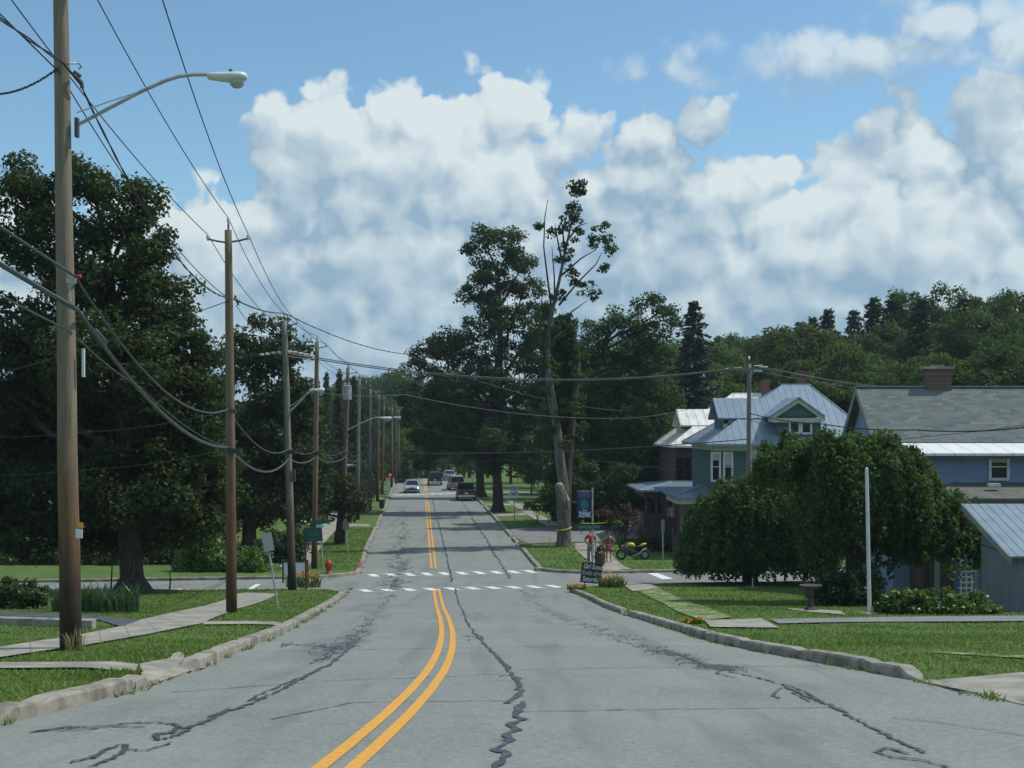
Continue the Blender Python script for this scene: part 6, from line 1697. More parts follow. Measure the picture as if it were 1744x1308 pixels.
mb = MB(); mb.lathe((q.x, q.y, q.z - .03), [(.34, 0), (.30, .07), (.1, .1), (.01, .1)], 14); mb.build('stone_ring', M_KERB, r)
q = base(1282, 1001); d = q.y; r = thing('garden_stake', 'short white stake in a mulch ring below the smaller weeping tree', 'stake', q)
mb = MB(); mb.tube([q, W(1282, 985, d)], .022, 6); mb.build('stake', M_TRIMW, r)
mb = MB(); mb.lathe((q.x, q.y, q.z - .02), [(.36, 0), (.3, .05), (.01, .06)], 14); mb.build('mulch', mat('mulch', (.25, .19, .13), .9, (.16, .11, .08), 8), r)
for u, v in ((1336, 990), (1375, 990)):
    q = base(u, v); r = thing('sapling', 'thin bare sapling stem beside the side street, %s of the pair under the weeping trees' % ('left' if u < 1350 else 'right'), 'sapling', q)
    mb = MB(); mb.tube([q, q + Vector((.02, 0, .7)), q + Vector((0, .02, 1.5))], [.035, .03, .02], 6); mb.build('trunk', M_BARK, r)
for u, v, h in ((101 + 88, 1008, 1.4), (289, 1004, .75)):
    q = base(u, v); r = thing('sapling' if u < 200 else 'marker_post', 'thin dark sapling left of the big maple trunk' if u < 200 else 'short dark post on the left lawn right of the big maple trunk', 'sapling' if u < 200 else 'post', q)
    mb = MB(); mb.tube([q, q + Vector((.03, 0, h * .5)), q + Vector((.06 if u < 200 else 0, 0, h))], [.04, .03, .02], 6); mb.build('trunk' if u < 200 else 'post', M_BARK, r)
q = base(1381, 1040); d = q.y; r = thing('bird_bath', 'dark stone bird bath in the shade left of the larger weeping tree', 'bird bath', q)
mb = MB(); mb.lathe(q, [(.2, 0), (.2, .06), (.09, .12), (.075, .4), (.09, .62), (.14, .66), (.01, .66)], 14); mb.build('pedestal', mat('dark_stone', (.06, .06, .06), .9, (.035, .035, .035), 6), r)
mb = MB(); mb.lathe(q + Vector((0, 0, .66)), [(.1, 0), (.28, .05), (.34, .1), (.32, .1), (.2, .06), (.01, .05)], 18); mb.build('bowl', mat('stone_bowl', (.06, .06, .06), .9), r)
# hydrant
q = base(560, 976.5); r = thing('fire_hydrant', 'red fire hydrant on the grass at the left street corner', 'fire hydrant', q)
mb = MB(); mb.lathe(q, [(.17, 0), (.17, .05), (.12, .06), (.11, .12), (.12, .45), (.15, .47), (.15, .51), (.125, .53), (.12, .60), (.06, .66), (.03, .67), (.03, .72), (.01, .72)], 16); mb.build('barrel', M_RED, r, smooth=True)
mb = MB(); mb.lathe(q + Vector((-.19, 0, .40)), [(.01, 0), (.065, 0), (.065, .06), (.045, .06), (.045, .32), (.065, .32), (.065, .38), (.01, .38)], 10, 'X'); mb.lathe(q + Vector((0.02, -.22, .36)), [(.01, 0), (.085, 0), (.085, .07), (.06, .07), (.06, .2), (.01, .2)], 10, 'Y'); mb.build('nozzle', M_RED, r)
# trash can, orange ball, distant signs
q = hz(650.5, 124); q.z += LAWN; r = thing('trash_can', 'dark green trash can standing at the left kerb far up the street', 'trash can', q)
mb = MB(); mb.lathe(q, [(.21, 0), (.22, .02), (.27, .72), (.01, .72)], 14); mb.build('bin', mat('dark_plastic', (.02, .028, .026), .6), r)
mb = MB(); mb.lathe(q + Vector((0, 0, .72)), [(.29, 0), (.29, .04), (.15, .09), (.01, .1)], 14); mb.build('lid', mat('dark_plastic_lid', (.025, .032, .03), .6), r)
q = hz(663.5, 160); r = thing('orange_ball', 'round bright orange ball on a thin stick among the far left poles', 'ball', q)
mb = MB(); bc = W(663.5, 810, 160); mb.lathe(bc, [(.24 * math.cos(a), .24 * math.sin(a)) for a in np.linspace(-1.55, 1.55, 10)], 14); mb.build('ball', mat('orange_paint', (.85, .10, .02), .5), r, smooth=True)
mb = MB(); mb.tube([q, bc], .02, 6); mb.build('stick', M_GALV, r)
for (u, v, d, c_, lab) in ((745, 807, 188, (.75, .16, .02), 'orange diamond warning sign behind the dark suv'), (773, 798, 192, (.55, .30, .03), 'yellow diamond warning sign under the trees beyond the tan minivan')):
    c = W(u, v, d); q = Vector((c.x, d, G(d))); r = thing('warning_sign', lab, 'sign', q)
    mb = MB(); mb.tube([q, c + Vector((0, .05, .3))], .035, 6); mb.build('post', M_GALV, r)
    mb = MB(); mb.box(c, (.55, .02, .55), M=Matrix.Rotation(math.radians(45), 3, 'Y')); mb.build('panel', mat('warning_paint', c_, .5), r)
for (u, v0, v1, d, lab) in ((714, 822, 806, 186, 'distant green street name sign left of the dark suv'), (805, 826, 805, 176, 'distant green street name sign right of the dark pickup')):
    c = W(u, v1, d); q = Vector((c.x, d, G(d))); r = thing('street_name_sign', lab, 'sign', q)
    mb = MB(); mb.tube([q, c], .035, 6); mb.build('post', M_GALV, r)
    mb = MB(); mb.box(c, (.62, .03, .2)); mb.build('blade', M_SIGNGRN, r)
# caution ribbon and tape
M_RIB = mat('yellow_ribbon', (.70, .50, .02), .6)
mb = MB(); pts = []
for a in np.linspace(0, 2 * math.pi, 24): pts.append(Vector((W(960, 900, d5_).x + .47 * math.cos(a), d5_ + .47 * math.sin(a), W(0, 900, d5_).z + .05 * math.sin(a * 1.0) + .08 * math.cos(a))))
mb.tube(pts, .03, 5); tag(mb.build('ribbon', M_RIB, org=pts[0]), 'yellow ribbon tied round the broken tree trunk', 'ribbon')
mb = MB(); a, b = W(990, 891, 94), W(1035, 890, 94); mb.tube([a, a.lerp(b, .5) - Vector((0, 0, .05)), b], .028, 5)
rt = thing('caution_tape', 'yellow caution tape strung low on stakes behind the festival banner', 'tape', (a.x, 94, LAWN)); mb.build('tape', M_RIB, rt)
mb = MB()
for p in (a, b): mb.tube([Vector((p.x, p.y, 0)), p + Vector((0, 0, .1))], .02, 5)
mb.build('stake', M_BROWNW, rt)

# ------------------------------------------------------------------ vehicles
def car_paint(name, col, metal=.4): 
    m = mat(name, col, .28, metal=metal, spec=.6); return m
def car(name, label, cat, at, rz, L, Wd, prof, cabin, paint, wheel_r=.32, wheels=(.17, .82), bed=None, front_tone=None, group=None, rear=True, tail=(.5, .02, .02)):
    """prof: [(t, z_bottom, z_top, half width)] of the lower body from nose (t=0) to tail (t=1);
       cabin: [(t, z, half width)] of the glasshouse roof line. Built nose towards -Y then turned by rz about at."""
    at = Vector(at); R = Matrix.Rotation(rz, 3, 'Z')
    r = thing(name, label, cat, at, group)
    T = lambda x, y, z: at + R @ Vector((x, y, z))
    mb = MB(); rings = []
    for t, zb, zt, w in prof:
        y = (t - .5) * L; zm = zb + (zt - zb) * .55
        rings.append([T(-w * .86, y, zb), T(-w, y, zb + .1), T(-w * 1.0, y, zm), T(-w * .93, y, zt - .04), T(-w * .84, y, zt), T(w * .84, y, zt), T(w * .93, y, zt - .04), T(w, y, zm), T(w, y, zb + .1), T(w * .86, y, zb)])
    mb.loft(rings); mb.build('body', paint, r, smooth=False)
    mb = MB(); rings = []
    for t, zl, zh, wl, wh in cabin:
        y = (t - .5) * L
        rings.append([T(-wl, y, zl), T(-wh, y, zh), T(wh, y, zh), T(wl, y, zl)])
    mb.loft(rings); gh = mb.build('windows', M_GLASSDK, r)
    top = [c for c in cabin if c[2] > max(q[2] for q in cabin) - .16]
    mb = MB(); rings = []
    for t, zl, zh, wl, wh in top:
        y = (t - .5) * L; rings.append([T(-wh - .025, y, zh - .03), T(-wh + .05, y, zh + .035), T(wh - .05, y, zh + .035), T(wh + .025, y, zh - .03)])
    mb.loft(rings); mb.build('roof', paint, r)
    mb = MB()
    for t0, t1 in zip(cabin[:-1], cabin[1:]):          # pillars
        pass
    for c in (cabin[0], top[0], top[-1], cabin[-1]): pass
    for s in (-1, 1):
        for (ca, cb) in ((cabin[0], top[0]), (cabin[-1], top[-1])):
            mb.tube([T(s * (ca[3] + .005), (ca[0] - .5) * L, ca[1]), T(s * (cb[4] + .01), (cb[0] - .5) * L, cb[2])], .045, 5)
        mid = top[len(top) // 2]; tm = (top[0][0] + top[-1][0]) / 2 + .02
        mb.tube([T(s * (mid[3] + .01), (tm - .5) * L, mid[1]), T(s * (mid[4] + .012), (tm - .5) * L, mid[2])], .04, 5)
    mb.build('pillars', paint, r)
    for t in wheels:
        for s in (-1, 1):
            y = (t - .5) * L; x = s * (Wd / 2 - .12)
            mb = MB(); ring = []
            for xx, rr in ((-.11, wheel_r * .6), (-.11, wheel_r * .92), (-.07, wheel_r), (.07, wheel_r), (.11, wheel_r * .92), (.11, wheel_r * .6)):
                ring.append([T(x + xx * 1, y + rr * math.cos(a), wheel_r + rr * math.sin(a)) for a in np.linspace(0, 6.283, 18, endpoint=False)])
            mb.loft(ring); wh = mb.build('wheel', M_RUBBER, r)
            mb = MB(); ring = [[T(x + s * xx, y + rr * math.cos(a), wheel_r + rr * math.sin(a)) for a in np.linspace(0, 6.283, 14, endpoint=False)] for xx, rr in ((.09, wheel_r * .62), (.118, wheel_r * .6), (.105, wheel_r * .3), (.12, .03))]
            mb.loft(ring); sub(mb, 'rim', M_GALV, wh)
    p0, p1 = prof[0], prof[-1]
    for s in (-1, 1):
        mb = MB(); mb.box(T(s * p0[3] * .68, -.5 * L + .02, p0[2] - .16), (p0[3] * .42, .1, .14), rz); mb.build('headlight', M_LENS, r)
        mb = MB(); mb.box(T(s * p1[3] * .84, .5 * L - .02, p1[2] - .22), (p1[3] * .2, .08, .26), rz); mb.build('tail_light', mat('tail_lens', tail, .3), r)
        mb = MB(); c = cabin[0]; mb.box(T(s * (c[3] + .16), (c[0] - .5) * L + .25, c[1] + .1), (.2, .1, .14), rz); mb.build('wing_mirror', paint, r)
    mb = MB(); mb.box(T(0, -.5 * L + .005, p0[1] + .17), (p0[3] * 1.7, .1, .14), rz); mb.box(T(0, -.5 * L - .0, p0[1] + .36), (p0[3] * .8, .08, .12), rz); mb.build('grille', M_RUBBER, r)
    mb = MB(); mb.box(T(0, .5 * L + .03, p1[1] + .14), (p1[3] * 1.84, .14, .18), rz); mb.build('bumper', M_CHROME if rear else paint, r)
    mb = MB(); mb.box(T(0, .5 * L + .015 + (.09 if False else 0), p1[1] + .40), (.34, .03, .15), rz); mb.build('number_plate', M_SIGNWHT, r)
    return r
SED = [(0, .24, .62, .74), (.03, .20, .70, .83), (.12, .20, .80, .88), (.30, .20, .90, .90), (.5, .2, .92, .9), (.72, .2, .93, .9), (.9, .2, .95, .87), (.97, .24, .92, .82), (1, .30, .84, .76)]
SEDC = [(.27, .88, .90, .78, .70), (.42, .90, 1.36, .80, .60), (.50, .90, 1.43, .80, .60), (.62, .90, 1.43, .80, .60), (.72, .92, 1.34, .80, .58), (.88, .93, .95, .76, .66)]
SUV = [(0, .30, .80, .78), (.03, .26, .92, .86), (.18, .26, 1.02, .90), (.30, .26, 1.06, .92), (.6, .26, 1.06, .92), (.95, .28, 1.06, .90), (1, .34, 1.02, .86)]
SUVC = [(.24, 1.02, 1.04, .82, .76), (.36, 1.05, 1.62, .84, .70), (.45, 1.05, 1.72, .84, .70), (.9, 1.05, 1.72, .84, .70), (.97, 1.05, 1.62, .84, .68), (1.0, 1.05, 1.08, .82, .78)]
PICK = [(0, .40, .88, .84), (.03, .34, 1.0, .94), (.20, .34, 1.08, .97), (.30, .34, 1.12, .98), (.56, .34, 1.12, .98), (.98, .36, 1.14, .98), (1, .40, 1.12, .96)]
PICKC = [(.25, 1.10, 1.12, .86, .80), (.36, 1.11, 1.70, .88, .74), (.44, 1.11, 1.78, .88, .74), (.55, 1.11, 1.78, .88, .74), (.60, 1.11, 1.62, .88, .74), (.615, 1.11, 1.14, .86, .80)]
road_rz = math.atan(.0685)
def on_road(u, v): q = gp(u, v, .002); return q
q = on_road(701.5, 838.5)
car('sedan', 'silver sedan coming towards the viewer in the left lane', 'car', q, road_rz, 4.5, 1.8, SED, SEDC, car_paint('silver_paint', (.42, .47, .50)), rear=False)
q = on_road(791.5, 853.5); q.y += 2.4
pk = car('pickup_truck', 'dark navy pickup truck driving away, chrome rear bumper', 'pickup', q, road_rz + math.pi, 5.0, 1.96, PICK, PICKC, car_paint('navy_paint', (.028, .036, .052)), wheel_r=.38)
mb = MB(); Rr = Matrix.Rotation(road_rz + math.pi, 3, 'Z'); mb.box(q + Rr @ Vector((0, 2.51, .82)), (1.5, .03, .34), road_rz); mb.build('tailgate', car_paint('dark_tailgate', (.05, .06, .075)), pk)
q = on_road(775, 835.5); q.y += 2
mv = car('minivan', 'tan minivan ahead of the navy pickup with a dark rear window', 'minivan', q, road_rz + .06 + math.pi, 4.6, 1.9, SUV, SUVC, car_paint('tan_paint', (.30, .28, .25)), wheel_r=.34, rear=False)
q = on_road(739, 827); q.y += 2
car('suv', 'dark suv beyond the others near the crest of the road', 'suv', q, road_rz + math.pi, 4.4, 1.86, SUV, SUVC, car_paint('black_paint', (.03, .03, .035)), wheel_r=.38)
c = W(765, 821, 191); q = Vector((c.x, 191, G(191)))
q.z = c.z - .2
car('sedan', 'farthest gray sedan with red tail lights under the trees', 'car', (q.x, 191, G(191) + .01), road_rz + math.pi, 4.6, 1.8, SED, SEDC, car_paint('gray_paint', (.30, .34, .38)), rear=False)
c = hz(1117, 124); c.z += LAWN
car('sedan', 'white sedan parked sideways beyond the dark house porch', 'car', c, math.radians(-92), 4.6, 1.8, SED, SEDC, car_paint('white_car_paint', (.72, .75, .77), .1), rear=False)
# --- motorcycle
gq = base(1078, 953.5); d = gq.y; k = px(d)
r = thing('motorcycle', 'yellow and dark gray sport motorcycle parked on the lawn, front wheel to the left', 'motorcycle', gq)
M_YELB = mat('yellow_bodywork', (.75, .45, .015), .35); M_GRYB = mat('gray_fairing', (.075, .08, .09), .4)
def Q(u, v, dy=0): p = W(u, v, d + dy); return p
wr = .30; z0 = gq.z
fx, rx = W(1058, 0, d).x, W(1098, 0, d).x
for x, nm in ((fx, 'front'), (rx, 'rear')):
    mb = MB(); ring = []
    for j in range(24):
        a = j * 2 * math.pi / 24; c = Vector((x + (wr - .05) * math.cos(a), d, z0 + wr + (wr - .05) * math.sin(a))); o = Vector((math.cos(a), 0, math.sin(a)))
        ring.append([c + o * .055 * math.cos(b) + Vector((0, 1, 0)) * .06 * math.sin(b) for b in np.linspace(0, 6.283, 8, endpoint=False)])
    mb.loft(ring + [ring[0]], cap=False); wh = mb.build('wheel', M_RUBBER, r, smooth=True)
    mb = MB(); mb.lathe((x, d - .05, z0 + wr), [(.01, 0), (.06, 0), (.06, .1), (.01, .1)], 10, 'Y')
    for j in range(5): a = j * 1.2566; mb.tube([(x, d, z0 + wr), (x + (wr - .08) * math.cos(a), d, z0 + wr + (wr - .08) * math.sin(a))], .022, 5)
    sub(mb, 'rim', M_YELB if False else M_DKMETAL, wh)
    mb = MB(); mb.lathe((x, d - .075, z0 + wr), [(.06, 0), (.14, 0), (.14, .008), (.06, .008)], 14, 'Y'); sub(mb, 'brake_disc', M_CHROME, wh)
X = lambda t: fx + (rx - fx) * t
Pm = lambda t, h, dy=0: Vector((X(t), d + dy, z0 + h))
mb = MB()
for s in (-.09, .09): mb.tube([Pm(0, wr, s), Pm(.19, .84, s)], .026, 6)
mb.build('fork', M_DKMETAL, r)
mb = MB(); ring = []
for a in np.linspace(.5, 2.6, 8): ring.append([Vector((fx + (wr + .03) * math.cos(a), d + s, z0 + wr + (wr + .03) * math.sin(a))) for s in (-.07, .07)])
for i in range(7): mb.add([ring[i][0], ring[i][1], ring[i + 1][1], ring[i + 1][0]], [(0, 1, 2, 3)])
mb.build('mudguard', M_YELB, r)
def body(secs, m, nm, smooth=True):
    mb = MB(); rings = []
    for t, h, hh, w in secs: rings.append([Pm(t, h + hh * math.sin(a), w * math.cos(a)) for a in np.linspace(0, 6.283, 12, endpoint=False)])
    mb.loft(rings); mb.build(nm, m, r, smooth=smooth)
body([(.20, .80, .03, .04), (.27, .84, .10, .12), (.40, .87, .13, .15), (.52, .84, .11, .13), (.60, .78, .05, .08)], M_YELB, 'tank')
body([(.56, .76, .04, .10), (.68, .74, .05, .13), (.80, .78, .05, .10)], M_BLACK, 'seat')
body([(.80, .80, .05, .08), (.92, .87, .085, .10), (1.02, .90, .06, .08), (1.08, .91, .02, .03)], M_YELB, 'tail')
body([(.04, .74, .05, .08), (.12, .76, .14, .15), (.25, .66, .17, .17), (.45, .50, .17, .16), (.62, .40, .12, .12), (.70, .36, .05, .06)], M_GRYB, 'fairing')
body([(.28, .36, .10, .12), (.45, .36, .17, .15), (.62, .36, .15, .14), (.70, .36, .05, .08)], M_BLACK, 'engine')
mb = MB(); mb.tube([Pm(.62, .40, -.1), Pm(.8, .34, -.09), Pm(1, wr, -.07)], .035, 6); mb.tube([Pm(.62, .40, .1), Pm(1, wr, .08)], .035, 6); mb.build('swingarm', M_DKMETAL, r)
mb = MB(); mb.tube([Pm(.45, .22, -.14), Pm(.75, .36, -.16), Pm(.92, .58, -.17), Pm(1.08, .66, -.17)], [.03, .035, .06, .055], 8); mb.build('exhaust', M_GALV, r)
mb = MB(); mb.tube([Pm(.2, .93, -.33), Pm(.2, .90, -.12), Pm(.2, .90, .12), Pm(.2, .93, .33)], .02, 6); mb.tube([Pm(.2, .84, 0), Pm(.2, .91, 0)], .03, 6); mb.build('handlebar', M_DKMETAL, r)
mb = MB(); mb.slab([Pm(.08, .90, -.12), Pm(.08, .90, .12), Pm(.17, 1.08, .09), Pm(.17, 1.08, -.09)], .008); mb.build('windscreen', M_GLASSDK, r)
mb = MB(); mb.tube([Pm(.5, .3, -.12), Pm(.55, .0, -.28)], .015, 5); mb.build('kickstand', M_DKMETAL, r)
mb = MB(); mb.lathe(Pm(.02, .76), [(.01, -.02), (.07, 0), (.07, .08), (.01, .1)], 10, 'X'); mb.build('headlight', M_LENS, r)
# --- flower planter beside the woman
gq = base(1022, 962); r = thing('flower_planter', 'tall dark planter with pale pink flowers between the man and the woman', 'planter', gq); d = gq.y
mb = MB(); mb.lathe(gq, [(.24, 0), (.27, .05), (.30, .4), (.27, .62), (.25, .62), (.01, .58)], 14); mb.build('barrel', M_BROWNW, r)
C = np.array([[gq.x + random.gauss(0, .13), gq.y + random.gauss(0, .13), gq.z + random.uniform(.3, 1.0)] for _ in range(46)])
np_mesh('foliage', clumps(C, np.full(46, .14), 26, .09), L_DARKHEDGE, r)
C = np.array([[gq.x + random.gauss(0, .15), gq.y - .1 + random.gauss(0, .12), gq.z + random.choice([1.0, 1.02, .98, .45]) + random.uniform(-.05, .07)] for _ in range(16)])
np_mesh('blossoms', clumps(C, np.full(16, .05), 9, .08), L_PINK, r)
# --- flag on the porch
fp = W(1157, 858, 84.5); r = thing('flag', 'small striped national flag hanging from a slanted staff on the porch', 'flag', fp)
tip = W(1139, 851, 84.3); mb = MB(); mb.tube([fp + Vector((.15, .1, -.1)), tip], .018, 6); mb.build('staff', M_TRIMW, r)
fl0, fl1 = W(1153, 857, 84.3), W(1138, 853, 84.3)
Mr, Mw, Mn = mat('flag_red', (.35, .03, .04), .8), mat('flag_white', (.6, .6, .6), .8), mat('flag_blue', (.02, .03, .12), .8)
ax = (fl1 - fl0); dnv = Vector((-.12, 0, -.92))
def fpt(a, b): return fl0 + ax * a + dnv * b + Vector((0, .03 * math.sin(9 * a + 3 * b), 0))
for i in range(13):
    mb = MB(); a0, a1 = i / 13, (i + 1) / 13; b0 = .38 if i >= 6 else 0
    for j in range(6): t0, t1 = b0 + (1 - b0) * j / 6, b0 + (1 - b0) * (j + 1) / 6; mb.add([fpt(a0, t0), fpt(a1, t0), fpt(a1, t1), fpt(a0, t1)], [(0, 1, 2, 3)])
    mb.build('stripe', Mr if i % 2 == 0 else Mw, r)
mb = MB()
for j in range(4): mb.add([fpt(6 / 13, .38 * j / 4), fpt(1, .38 * j / 4), fpt(1, .38 * (j + 1) / 4), fpt(6 / 13, .38 * (j + 1) / 4)], [(0, 1, 2, 3)])
mb.build('canton', Mn, r)

# ------------------------------------------------------------------ people
def skin(name, V, E, Rd, m, parent, sub_=1, rootv=0):
    me = bpy.data.meshes.new(name); me.from_pydata([tuple(v) for v in V], E, []); me.materials.append(m)
    o = bpy.data.objects.new(name, me); COL.objects.link(o); o.parent = parent
    s = o.modifiers.new('skin', 'SKIN'); s.use_smooth_shade = True
    sv = me.skin_vertices[0].data
    for i, q in enumerate(Rd):
        if hasattr(q, '__len__') and len(q) == 1: q = q[0]
        sv[i].radius = (q if hasattr(q, '__len__') else (q, q)); sv[i].use_root = (i == rootv)
    u = o.modifiers.new('sub', 'SUBSURF'); u.levels = sub_; u.render_levels = sub_
    return o
M_SKIN = mat('skin', (.46, .26, .18), .55); M_SKIN2 = mat('tanned_skin', (.44, .22, .145), .55)
M_DARKHAIR = mat('dark_hair', (.03, .022, .018), .6); M_BRHAIR = mat('brown_hair', (.085, .035, .02), .55)
def person(label, at, H, pose, skinm, facing=0.0, female=False):
    r = thing('person', label, 'person', at); r.rotation_euler = (0, 0, facing)
    s = H / 1.76
    J = {k: Vector(v) * s for k, v in pose.items()}
    names = ['pelvis', 'waist', 'chest', 'neckb', 'neck', 'jaw', 'brow', 'crown', 'shL', 'elL', 'wrL', 'pmL', 'shR', 'elR', 'wrR', 'pmR', 'hipL', 'knL', 'anL', 'toL', 'hipR', 'knR', 'anR', 'toR']
    f = .86 if female else 1.0
    rad = {'pelvis': (.15 * s, .115 * s), 'waist': (.135 * s * f, .10 * s), 'chest': (.165 * s * f, .115 * s), 'neckb': (.08 * s * f, .07 * s), 'neck': .055 * s * f, 'jaw': (.066 * s, .078 * s), 'brow': (.078 * s, .095 * s), 'crown': (.052 * s, .062 * s),
           'sh': .068 * s * f, 'el': .045 * s * f, 'wr': .031 * s * f, 'pm': (.040 * s * f, .022 * s), 'hip': .095 * s, 'kn': .060 * s * f, 'an': .042 * s * f, 'to': (.042 * s, .03 * s)}
    E = [('pelvis', 'waist'), ('waist', 'chest'), ('chest', 'neckb'), ('neckb', 'neck'), ('neck', 'jaw'), ('jaw', 'brow'), ('brow', 'crown')]
    for q in 'LR': E += [('neckb', 'sh' + q), ('sh' + q, 'el' + q), ('el' + q, 'wr' + q), ('wr' + q, 'pm' + q), ('pelvis', 'hip' + q), ('hip' + q, 'kn' + q), ('kn' + q, 'an' + q), ('an' + q, 'to' + q)]
    V = [J[n_] for n_ in names]; Rd = [rad.get(n_, rad.get(n_[:-1])) for n_ in names]; idx = {n_: i for i, n_ in enumerate(names)}
    Ei = [(idx[a], idx[b]) for a, b in E]
    for q in 'LR':                                     # fingers and thumb
        pm, wr_ = J['pm' + q], J['wr' + q]; dv = (pm - wr_).normalized(); side = dv.cross(Vector((1, 0, 0))).normalized() if abs(dv.x) < .8 else dv.cross(Vector((0, 0, 1))).normalized()
        for j, (o, ln) in enumerate(((-.028, .062), (-.010, .074), (.009, .070), (.026, .055))):
            a0 = len(V); V += [pm + side * o * s + dv * .03 * s, pm + side * o * s * 1.15 + dv * (.03 + ln) * s + Vector((0, .012, -.008)) * s]; Rd += [.011 * s, .008 * s]; Ei += [(idx['pm' + q], a0), (a0, a0 + 1)]
        a0 = len(V); V += [wr_.lerp(pm, .5) - side * .036 * s, wr_.lerp(pm, .5) - side * .055 * s + dv * .045 * s]; Rd += [.012 * s, .009 * s]; Ei += [(idx['pm' + q], a0), (a0, a0 + 1)]
    b = skin('body', V, Ei, Rd, skinm, r, 1)
    # face: nose and ears sit on the head mesh itself as small features of the body
    return r, J, s
def garment(name, m, parent, J, chain, rad, sub_=1):
    names = []; V = []; Rd = []; E = []
    for a in rad: names.append(a); V.append(J[a]); Rd.append(rad[a][0])
    for a, b in chain: E.append((names.index(a), names.index(b)))
    return skin(name, V, E, Rd, m, parent, sub_)
# man: back to the viewer, one hand on the hip
man = {'pelvis': (0, 0, .93), 'waist': (.01, 0, 1.10), 'chest': (0, .01, 1.30), 'neckb': (0, 0, 1.47), 'neck': (0, .02, 1.53), 'jaw': (0, .05, 1.60), 'brow': (0, .04, 1.68), 'crown': (0, .03, 1.74),
       'shL': (-.20, 0, 1.42), 'elL': (-.33, -.03, 1.17), 'wrL': (-.20, .10, 1.02), 'pmL': (-.14, .12, 1.00), 'shR': (.20, 0, 1.42), 'elR': (.27, -.02, 1.14), 'wrR': (.26, .06, .90), 'pmR': (.255, .08, .83),
       'hipL': (-.09, 0, .88), 'knL': (-.12, .01, .49), 'anL': (-.13, -.03, .08), 'toL': (-.14, .14, .035), 'hipR': (.09, 0, .88), 'knR': (.10, .02, .49), 'anR': (.11, -.02, .08), 'toR': (.13, .15, .035)}
at = base(1006, 957.5)
r, J, s = person('man in red t-shirt and blue jeans, back turned, standing behind the steel posts', at, 1.78, man, M_SKIN)
J['slL'] = J['shL'].lerp(J['elL'], .75); J['slR'] = J['shR'].lerp(J['elR'], .75); J['hem'] = J['pelvis'] + Vector((0, 0, .02))
garment('shirt', mat('red_cotton', (.40, .035, .035), .85), r, J, [('hem', 'waist'), ('waist', 'chest'), ('chest', 'neckb'), ('neckb', 'shL'), ('shL', 'slL'), ('neckb', 'shR'), ('shR', 'slR')],
        {'hem': ((.175, .135),), 'waist': ((.165, .13),), 'chest': ((.19, .14),), 'neckb': ((.10, .085),), 'shL': (.088,), 'slL': (.075,), 'shR': (.088,), 'slR': (.075,)})
J['ankL'] = J['anL'] + Vector((0, 0, .02)); J['ankR'] = J['anR'] + Vector((0, 0, .02))
garment('jeans', mat('blue_denim', (.12, .17, .25), .9, (.17, .23, .32), 12), r, J, [('pelvis', 'hipL'), ('hipL', 'knL'), ('knL', 'ankL'), ('pelvis', 'hipR'), ('hipR', 'knR'), ('knR', 'ankR')],
        {'pelvis': ((.168, .13),), 'hipL': (.112,), 'knL': (.082,), 'ankL': (.072,), 'hipR': (.112,), 'knR': (.082,), 'ankR': (.072,)})
garment('cap', mat('dark_cap', (.03, .04, .045), .8), r, {'a': J['brow'] + Vector((0, -.015, .03)), 'b': J['crown'] + Vector((0, -.01, .015)), 'c': J['brow'] + Vector((0, .16, .04))}, [('a', 'b'), ('a', 'c')], {'a': ((.084, .102),), 'b': ((.06, .07),), 'c': ((.06, .012),)})
for q in 'LR': garment('shoe', M_TRIMW, r, {'a': J['an' + q] + Vector((0, -.02, -.03)), 'b': J['to' + q] + Vector((0, .02, .0))}, [('a', 'b')], {'a': ((.055, .05),), 'b': ((.05, .035),)})
woman = {'pelvis': (0, 0, .95), 'waist': (.0, 0, 1.12), 'chest': (0, .01, 1.30), 'neckb': (0, 0, 1.46), 'neck': (0, .02, 1.53), 'jaw': (0, .05, 1.60), 'brow': (0, .04, 1.68), 'crown': (0, .02, 1.74),
       'shL': (-.17, 0, 1.42), 'elL': (-.36, -.04, 1.19), 'wrL': (-.20, .02, 1.06), 'pmL': (-.14, .03, 1.03), 'shR': (.17, 0, 1.42), 'elR': (.37, -.04, 1.20), 'wrR': (.21, .02, 1.06), 'pmR': (.15, .03, 1.03),
       'hipL': (-.09, 0, .88), 'knL': (-.08, .01, .49), 'anL': (-.08, -.03, .08), 'toL': (-.10, .13, .035), 'hipR': (.09, 0, .88), 'knR': (.12, .02, .49), 'anR': (.15, -.02, .08), 'toR': (.18, .14, .035)}
at = base(1036, 958.5)
r, J, s = person('woman with a long brown ponytail, maroon skirt and hands on her hips beside the planter', at, 1.74, woman, M_SKIN2, female=True)
J['hem'] = J['waist'] + Vector((0, 0, -.10))
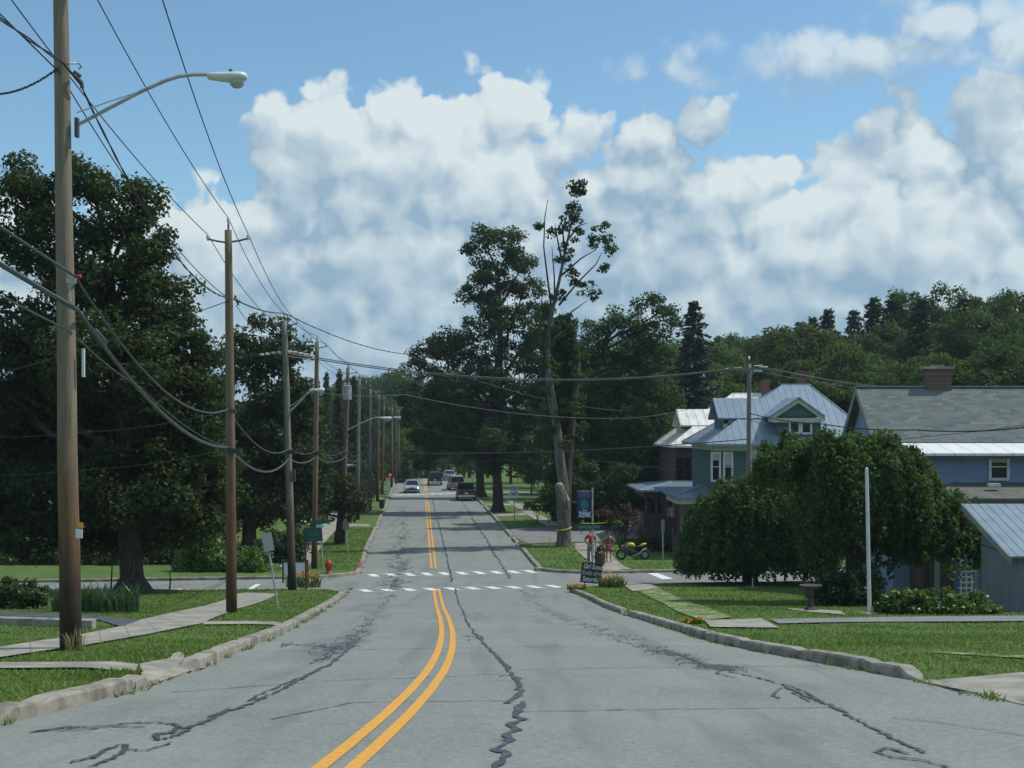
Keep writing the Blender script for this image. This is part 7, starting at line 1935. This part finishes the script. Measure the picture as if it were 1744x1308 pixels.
garment('top', mat('dark_patterned_top', (.09, .045, .055), .85, (.28, .10, .12), 16), r, J, [('hem', 'waist'), ('waist', 'chest'), ('chest', 'neckb')], {'hem': ((.172, .135),), 'waist': ((.148, .125),), 'chest': ((.172, .138),), 'neckb': ((.07, .07),)})
mb = MB(); gl = LOC[r.name]
mb.lathe(gl + Vector((0, 0, 0)), [(.145 * s, 1.06 * s), (.175 * s, .96 * s), (.205 * s, .80 * s), (.225 * s, .66 * s), (.21 * s, .66 * s), (.12 * s, .9 * s)], 18); mb.build('skirt', mat('maroon_skirt', (.21, .03, .055), .85, (.33, .06, .09), 9), r, smooth=True)
garment('hair', M_BRHAIR, r, {'a': J['jaw'] + Vector((0, -.05, .03)), 'b': J['brow'] + Vector((0, -.03, .02)), 'c': J['crown'] + Vector((0, -.01, .01)), 'd': J['jaw'] + Vector((.01, -.12, -.05)), 'e': J['neckb'] + Vector((.02, -.14, -.08)), 'f': J['chest'] + Vector((.03, -.14, -.08))},
        [('a', 'b'), ('b', 'c'), ('a', 'd'), ('d', 'e'), ('e', 'f')], {'a': ((.074, .06),), 'b': ((.086, .09),), 'c': ((.06, .065),), 'd': (.035,), 'e': (.042,), 'f': (.02,)})
for q in 'LR': garment('shoe', M_BLACK, r, {'a': J['an' + q] + Vector((0, -.02, -.04)), 'b': J['to' + q] + Vector((0, .02, -.005))}, [('a', 'b')], {'a': ((.046, .035),), 'b': ((.042, .028),)})

# ------------------------------------------------------------------ summer haze
hz_b = MB(); hz_b.box((0, 430, 21), (860, 950, 62))
M_HAZE = bpy.data.materials.new('summer_haze'); M_HAZE.use_nodes = True
ht_ = M_HAZE.node_tree; ht_.nodes.clear()
vol = ht_.nodes.new('ShaderNodeVolumePrincipled')
vol.inputs['Color'].default_value = (0.72, 0.88, 1.0, 1)
vol.inputs['Density'].default_value = 0.00022
vol.inputs['Anisotropy'].default_value = 0.2
ho = ht_.nodes.new('ShaderNodeOutputMaterial'); ht_.links.new(vol.outputs[0], ho.inputs['Volume'])
tag(hz_b.build('haze', M_HAZE), 'faint blue summer haze over the whole street', 'haze', kind='stuff')
